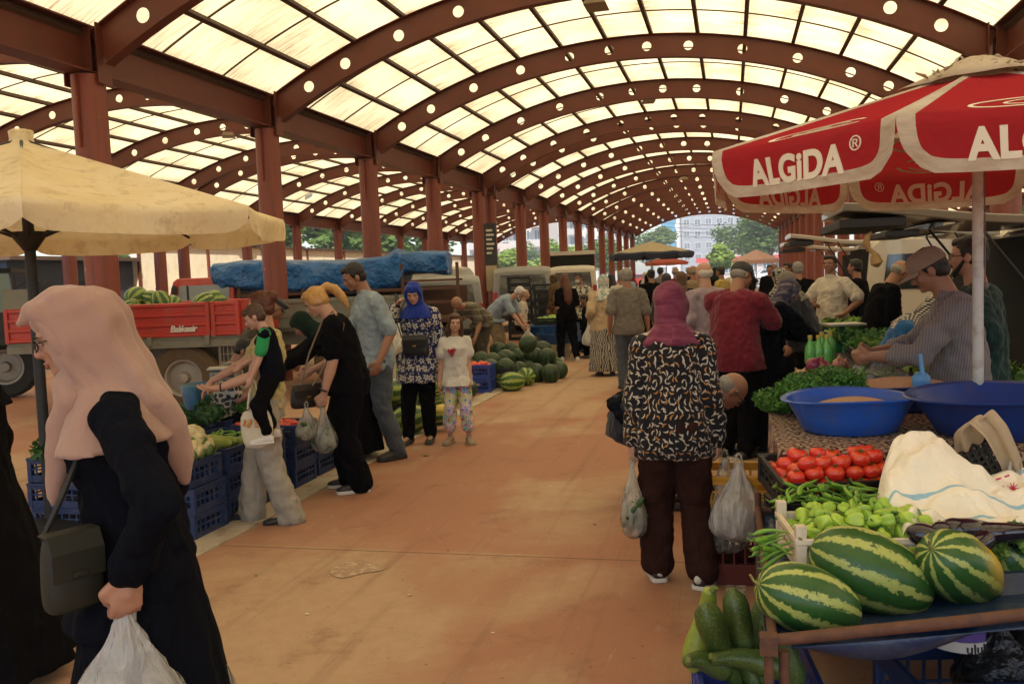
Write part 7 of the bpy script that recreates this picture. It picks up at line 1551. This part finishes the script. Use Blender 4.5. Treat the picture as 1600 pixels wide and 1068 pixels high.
for i, (px, py, D, w_) in enumerate(((357, 214, 24, 'floodlight hanging in the left vault above the tarpaulin lorry'), (480, 240, 38, 'smaller floodlight hanging further back in the left vault'))):
    p = pt(px, py, D); ztop = ZC+math.sqrt(max(.1, (RAD-.23)**2-(p.x-XC+2*HW)**2)); o = empty('floodlight', tuple(p), .5, w_, 'lamp'); g = MB(); g.prism([(-.17, 0), (.17, 0), (.12, .09), (-.12, .09)], -.24, .24, 'y'); g.build('housing', FLM, o, smooth=False, bev=.008)
    for s in (-1, 1): g = MB(); g.tube([(0, s*.2, .09), (0, s*.12, .22), (0, 0, max(.25, ztop-p.z))], .009, 6); g.build('bracket', BLKM, o)
# notice board on the twin column
y5 = YS[8]; tw_ = [y for y in YS if abs(y-(YA+4*BAY)) < .01][0]
_nb = pt(758, 392, 28.0); o = empty('notice_board', (_nb.x, _nb.y, _nb.z+.1), R(14), 'narrow dark notice board fixed between the twin red columns', 'sign'); g = MB(); g.box(-.02, .36, -.02, .02, -.55, .75); g.build('board', M('dark_grey_sign', (.03, .03, .03), .5, .1), o, smooth=False)
g = MB(); g.box(.0, .34, -.03, -.021, -1.35, -.56); g.build('poster', M('cream_poster_paper', (.40, .34, .22), .8, .2, 8, .1), o, smooth=False)
for k, L_ in enumerate((.20, .24, .18, .25, .21, .16)): g = MB(); g.box(.05, .05+L_, -.027, -.021, .50-.14*k, .56-.14*k); g.build('printed_line', LW, o, smooth=False)
# left boundary: cream panel wall with posts, dark shed, air conditioners
CWALL = M('cream_panel_wall', (.80, .71, .52), .8, .08, 1.5, .1, 20, dirt=((.5, .4, .27), 2.5, .4)); WX = -20.6
wl = empty('boundary_wall', (WX, 0, 0), 0, 'long cream panel wall along the far left side of the market', 'wall')
g = MB(); g.box(-.12, .12, 28, 72, 0, 3.35); g.build('wall_panel', CWALL, wl, smooth=False); 
for k in range(11): g = MB(); g.box(.12, .2, 28+4.4*k, 28.1+4.4*k, 0, 3.4); g.build('post', steel, wl, smooth=False)
g = MB(); g.box(-.2, .22, 28, 72, 3.35, 3.45); g.build('coping', M('weathered_purlin'), wl, smooth=False)
sh_ = empty('metal_shed', (WX-.2, 20.0, 0), 0, 'dark navy metal shed at the far left beyond the trailers', 'shed'); g = MB(); g.box(-4, .2, 2.2, 7.9, 0, 2.7); g.build('wall', M('dark_navy_sheet_metal', (.035, .045, .07), .6, .2, 3, .1), sh_, smooth=False); g = MB(); g.box(-4.2, .5, 2.0, 7.95, 2.7, 2.82); g.build('roof', M('weathered_purlin'), sh_, smooth=False); g = MB(); g.box(.21, .26, 4.6, 5.6, 0, 2.05); g.build('door', M('dark_shed_door', (.02, .025, .04), .6, .2), sh_, smooth=False)
bl_ = empty('market_building', (WX, 10, 0), 0, 'cream plastered building with shelves against it at the left edge', 'building'); g = MB(); g.box(-6, .0, -6, 5.2, 0, 3.6); g.build('wall', CWALL, bl_, smooth=False); g = MB(); g.box(-6.2, .3, -6.2, 5.4, 3.6, 3.8); g.build('roof', M('weathered_purlin'), bl_, smooth=False)
q = at(50, 440, 15.0)
sf = empty('shelf_rack', (WX+.35, 14.2, 0), 0, 'open metal shelf rack with boxes in front of the cream building', 'shelf')
for z_ in (.4, .9, 1.4, 1.9, 2.3): g = MB(); g.box(-.2, .2, -.7, .7, z_, z_+.03); g.build('shelf', GRYF, sf, smooth=False)
for sy in (-.7, .68): g = MB(); g.box(-.2, .2, sy, sy+.03, 0, 2.35); g.build('upright', GRYF, sf, smooth=False)
for i, (px, py, D) in enumerate(((468, 374, 38), (488, 372, 38.5))):
    p = pt(px, py, D); o = empty('air_conditioner', (WX+.1, p.y, 3.45), 0, ['dusty air conditioner box on the wall top left of its twin', 'newer air conditioner unit with round fan on the wall top'][i], 'air conditioner'); g = MB(); g.box(-.2, .2, -.42, .42, 0, .62); g.build('casing', M('dusty_white_casing', (.32, .29, .23), .6, .2), o, smooth=False, bev=.02); g = MB(); g.cyl((.205, 0, .31), (.225, 0, .31), .24, n=24); g.build('fan_grille', BLKM, o)
# ---- beyond the hall
def building(name, x0, x1, y0, depth, H_, nf, nb, wcol, label, wm=(.05, .07, .09), bal=False, side='y', name_m=None):
    o = empty(name, ((x0+x1)/2, y0, 0), 0, label, 'building'); w_ = (x1-x0)/2
    wm_ = M(name_m or 'plaster_'+str(round(wcol[0]*100)), wcol, .85, .08, .4, 0); g = MB(); g.box(-w_, w_, 0, depth, 0, H_); g.build('wall', wm_, o, smooth=False)
    g = MB(); g.box(-w_-.4, w_+.4, -.5, depth+.4, H_, H_+.5); g.build('roof', M('building_cornice', (.4, .36, .32), .8, .1), o, smooth=False)
    fh = H_/nf; bw = 2*w_/nb; wf = M('white_window_frame', (.6, .6, .58), .5, .05); gl = M('dull_window_glass', (.10, .13, .16), .2, .2, 1, 0)
    for f in range(nf):
        for b in range(nb):
            cx = -w_+bw*(b+.5); cz = fh*(f+.55); ww, hh_ = min(1.5, bw*.5)/2, fh*.24
            g = MB(); [g.box(*q) for q in ((cx-ww-.1, cx+ww+.1, -.10, .0, cz+hh_, cz+hh_+.1), (cx-ww-.1, cx+ww+.1, -.14, .0, cz-hh_-.12, cz-hh_), (cx-ww-.1, cx-ww, -.10, .0, cz-hh_, cz+hh_), (cx+ww, cx+ww+.1, -.10, .0, cz-hh_, cz+hh_), (cx-.04, cx+.04, -.09, 0, cz-hh_, cz+hh_))]
            wo = g.build('window', wf, o, smooth=False); g = MB(); g.box(cx-ww, cx+ww, -.04, -.01, cz-hh_, cz+hh_); g.build('pane', gl, wo, smooth=False)
            if bal and b % 2 == 0 and f: g = MB(); g.box(cx-bw*.45, cx+bw*.45, -1.2, -.15, fh*f-.1, fh*f+.05); g.box(cx-bw*.45, cx+bw*.45, -1.2, -1.12, fh*f+.05, fh*f+1.0); g.build('balcony', M('balcony_panel', (.45, .42, .4), .6, .1), o, smooth=False)
    return o
bA = at(1066, 420, 236); bB = at(1240, 420, 236)
building('apartment_building', bA.x, bB.x, 236, 14, 24, 8, 10, (.26, .27, .31), 'grey apartment block with white framed windows seen through the far end of the hall')
bA = at(1030, 420, 228); bB = at(1062, 420, 228); o = building('apartment_building', bA.x, bB.x, 229, 14, 22, 7, 2, (.62, .62, .62), 'white apartment block with blue glass bays left of the grey block', bal=False)
g = MB(); g.box(-1.6, 1.6, -.35, -.15, 3.4, 21); g.build('glass_bay', M('blue_bay_glass', (.05, .25, .42), .2, .1), o, smooth=False)
bA = at(735, 420, 150); bB = at(850, 420, 150); building('apartment_building', bA.x, bB.x, 150, 14, 20, 6, 7, (.50, .42, .38), 'pale apartment block with balconies seen left between the red columns', bal=True)
bA = at(862, 420, 190); bB = at(960, 420, 190); building('apartment_building', bA.x, bB.x, 190, 14, 17, 5, 7, (.58, .55, .50), 'cream apartment block behind the row of columns', bal=True)
bA = at(1170, 420, 140); bB = at(1212, 420, 140); o = building('shop_building', bA.x-4, bB.x+4, 150, 12, 5.5, 2, 6, (.5, .48, .45), 'low shop row with red fascia beyond the far end of the hall'); g = MB(); g.box(-10, 6, -.5, -.15, 2.6, 3.4); g.build('fascia', M('red_fascia', (.5, .05, .05), .5, .1), o, smooth=False)
# trees
def tree(x, y, H_, cr, mat, label, seed, n_=2600, ls=.28, group=None):
    rs = random.Random(seed); o = empty('tree', (x, y, 0), 0, label, 'tree', group); g = MB(); g.tube([(0, 0, 0), (.1, .05, H_*.25), (-.05, .1, H_*.5)], [H_*.028, H_*.02, H_*.012], 10)
    cl = []
    for i in range(14):
        a = rs.uniform(0, 6.28); r = cr*rs.uniform(.15, .8); z = H_*(.42+.45*rs.random()); r *= 1-max(0, (z/H_-.75))*1.8; p = Vector((r*math.cos(a), r*math.sin(a), z)); cl.append((p, cr*rs.uniform(.28, .48))); g.tube([(0, 0, H_*.3), p*.5+Vector((0, 0, H_*.2)), p], [H_*.012, H_*.007, H_*.003], 6)
    g.build('trunk', M('tree_bark', (.09, .06, .04), .9, .2), o); g = MB()
    for i in range(n_):
        p, r = rs.choice(cl); d = Vector((rs.gauss(0, 1), rs.gauss(0, 1), rs.gauss(0, 1))).normalized(); q = p+d*r*rs.uniform(.5, 1.08); q.z = p.z+(q.z-p.z)*.8; a_, b_ = basis((d+Vector((rs.gauss(0, .6), rs.gauss(0, .6), rs.gauss(0, .6)))).normalized()); l = ls*rs.uniform(.6, 1.3)
        g.add([q-a_*l, q+b_*l*.5, q+a_*l, q-b_*l*.5], [(0, 1, 2, 3)])
    g.build('crown', mat, o, fixn=False, auto=False); return o
def leafm(name, a, b):
    n = NT(name); f = n.noise(n.co(), .6, 3); c = n.mix(f, a, b); df = n.n('BsdfDiffuse', {'Color': c}); tl = n.n('BsdfTranslucent', {'Color': c}); mx = n.n('MixShader', {0: .35, 1: df.outputs[0], 2: tl.outputs[0]}); n.t.links.new(mx.outputs[0], n.out.inputs[0]); return n.m
LF1 = leafm('street_tree_leaf', (.07, .12, .035), (.14, .20, .06)); LF2 = leafm('bright_tree_leaf', (.16, .24, .05), (.26, .33, .08))
for px, Y, H_, cr, m_, lb in ((1165, 118, 8.6, 4.3, LF1, 'broad dark green tree beyond the hall right of the grey block'), (1205, 106, 9.0, 4.2, LF1, 'dense dark green tree at the right of the far opening'), (1128, 96, 4.4, 1.7, LF2, 'small bright green tree in front of the shops'), (1018, 130, 8.5, 3.4, LF1, 'dark green tree left of the white block beyond the hall'), (868, 105, 6.0, 3.2, LF2, 'bright green tree seen between the left columns'), (780, 95, 4.5, 2.6, LF2, 'low bright green tree by the pale apartments'), (820, 125, 6.0, 3.0, LF1, 'dark green tree by the pale apartments'), (915, 120, 6.0, 3, LF2, 'light green tree between the far left columns'), (945, 100, 5.5, 2.6, LF1, 'dark tree close to the far left columns')):
    q = at(px, 420, Y); tree(q.x, q.y, H_, cr, m_, lb, px)
for i in range(9): tree(-25.5-1.5*(i % 2), 36+4.6*i, 7.2+.6*(i % 3), 2.9, LF2 if i % 2 else LF1, ['bright', 'dark'][(i+1) % 2]+' green tree growing behind the cream boundary wall', 100+i, 1800, .3, 'trees behind the cream boundary wall')
for i in range(7): tree(18+1.5*(i % 2), 22+7*i, 7.5, 3.2, LF1, 'dark green tree standing outside the right side of the hall', 200+i, 1500, .32, 'trees outside the right side of the hall')
# street lamp and parked cars beyond
q = at(768, 420, 88); o = empty('street_lamp', (q.x, q.y, 0), 0, 'tall grey street lamp by the pale apartments', 'street lamp'); g = MB(); g.tube([(0, 0, 0), (0, 0, 6.8), (.5, 0, 7.5), (1.6, 0, 7.7)], [.10, .07, .05, .04], 8); g.build('pole', FLM, o); g = MB(); g.ell((1.8, 0, 7.68), (.35, .14, .08)); g.build('lamp_head', FLM, o)
def car(px, D, rz, col, label):
    q = fr(px, D); o = empty('parked_car', (q.x, q.y, 0), rz, label, 'car'); g = MB(); pr_ = [(-2.0, .35), (-2.05, .75), (-1.3, .86), (-.75, 1.36), (.8, 1.40), (1.45, .95), (2.05, .85), (2.08, .35)]
    g.ring_stack([[(x_*(1-.16*max(0, z-.85)*2), y, z) for y, z in pr_] for x_ in (-.84, -.80, 0, .80, .84)]); g.build('body', paint('car_paint_'+str(px), col), o, bev=.04)
    for s in (-1, 1): g = MB(); g.add([(s*.80, -1.1, .92), (s*.80, 1.2, .95), (s*.72, .8, 1.32), (s*.72, -.7, 1.30)], [(0, 1, 2, 3)]); g.build('side_window', GLASS, o, solid=.02, smooth=False); [wheel(o, s*.76, y, .31, .2, side=s) for y in (-1.25, 1.25)]
    g = MB(); g.add([(-.7, -1.25, .90), (.7, -1.25, .90), (.62, -.78, 1.33), (-.62, -.78, 1.33)], [(0, 1, 2, 3)]); g.build('rear_window', GLASS, o, solid=.02, smooth=False)
for a in ((1075, 88, R(80), (.5, .5, .5), 'white car parked beyond the hall under the grey block'), (1098, 92, R(100), (.08, .1, .14), 'dark car parked beyond the hall beside the white one'), (1205, 84, R(95), (.45, .45, .47), 'silver car parked at the right of the far opening'), (1000, 84, R(70), (.3, .04, .03), 'red car parked left of the far opening'), (805, 84, R(95), (.45, .45, .45), 'pale car seen through the left columns')): car(*a)
# scraps on the aisle floor
SCR = M('torn_paper', (.55, .48, .36), .9, .1); SCL = M('fallen_leaf', (.09, .14, .02), .7, .3)
for i, (px, py) in enumerate(((665, 712), (520, 808), (690, 700), (820, 640), (590, 760), (880, 668), (742, 650), (455, 812), (930, 820), (640, 930), (480, 960), (905, 690), (700, 860), (860, 760), (545, 730), (770, 990), (400, 900), (860, 615))):
    p = gp(px, py); g = MB(); k = 5+i % 3; r_ = .012 if i else .03; g.add([(r_*random.uniform(.6, 1.3)*math.cos(2*PI*j/k), r_*random.uniform(.3, 1.2)*math.sin(2*PI*j/k), .004+.006*random.random()) for j in range(k)], [tuple(range(k))])
    o = g.build('fallen_leaf' if i % 4 == 0 else 'paper_scrap', SCL if i % 4 == 0 else SCR, None, smooth=False, solid=.001); o.location = p; tag(o, 'small green leaf fallen on the aisle floor' if i % 4 == 0 else 'small pale scrap of paper on the aisle floor', 'litter', 'fallen leaves on the aisle' if i % 4 == 0 else 'paper scraps on the aisle')
# overhead cables across the far street
for k in range(4):
    a_ = at(900, 352-6*k, 84); b_ = at(1280, 366-7*k, 96); g = MB(); g.tube([a_.lerp(b_, t)+Vector((0, 0, -.7*math.sin(PI*t))) for t in [i/12 for i in range(13)]], .02, 4); tag(g.build('overhead_cable', BLKM, None), 'thin overhead cable strung across the street beyond the hall', 'cable', 'overhead cables beyond the hall')
# ---- haze added to imitate the glare at the far end: one even volume
hz_ = NT('glare_haze'); hz_.t.nodes.remove(hz_.b); pv = hz_.n('VolumePrincipled', {'Color': (1, .97, .90), 'Density': .0030, 'Anisotropy': .3}); hz_.t.links.new(pv.outputs[0], hz_.out.inputs['Volume'])
g = MB(); g.box(-140, 140, -40, 262, -1, 27); tag(g.build('haze', hz_.m, smooth=False), kind='stuff')
for pr in (mA, mB, mD, mL, TOM, *BELL, LONGP, ZU, ZU2, CU, EG, CAU, ON, ON2, *BU.values()):
    if not pr.used:
        for k in list(pr.o.children): bpy.data.objects.remove(k)
        bpy.data.objects.remove(pr.o)
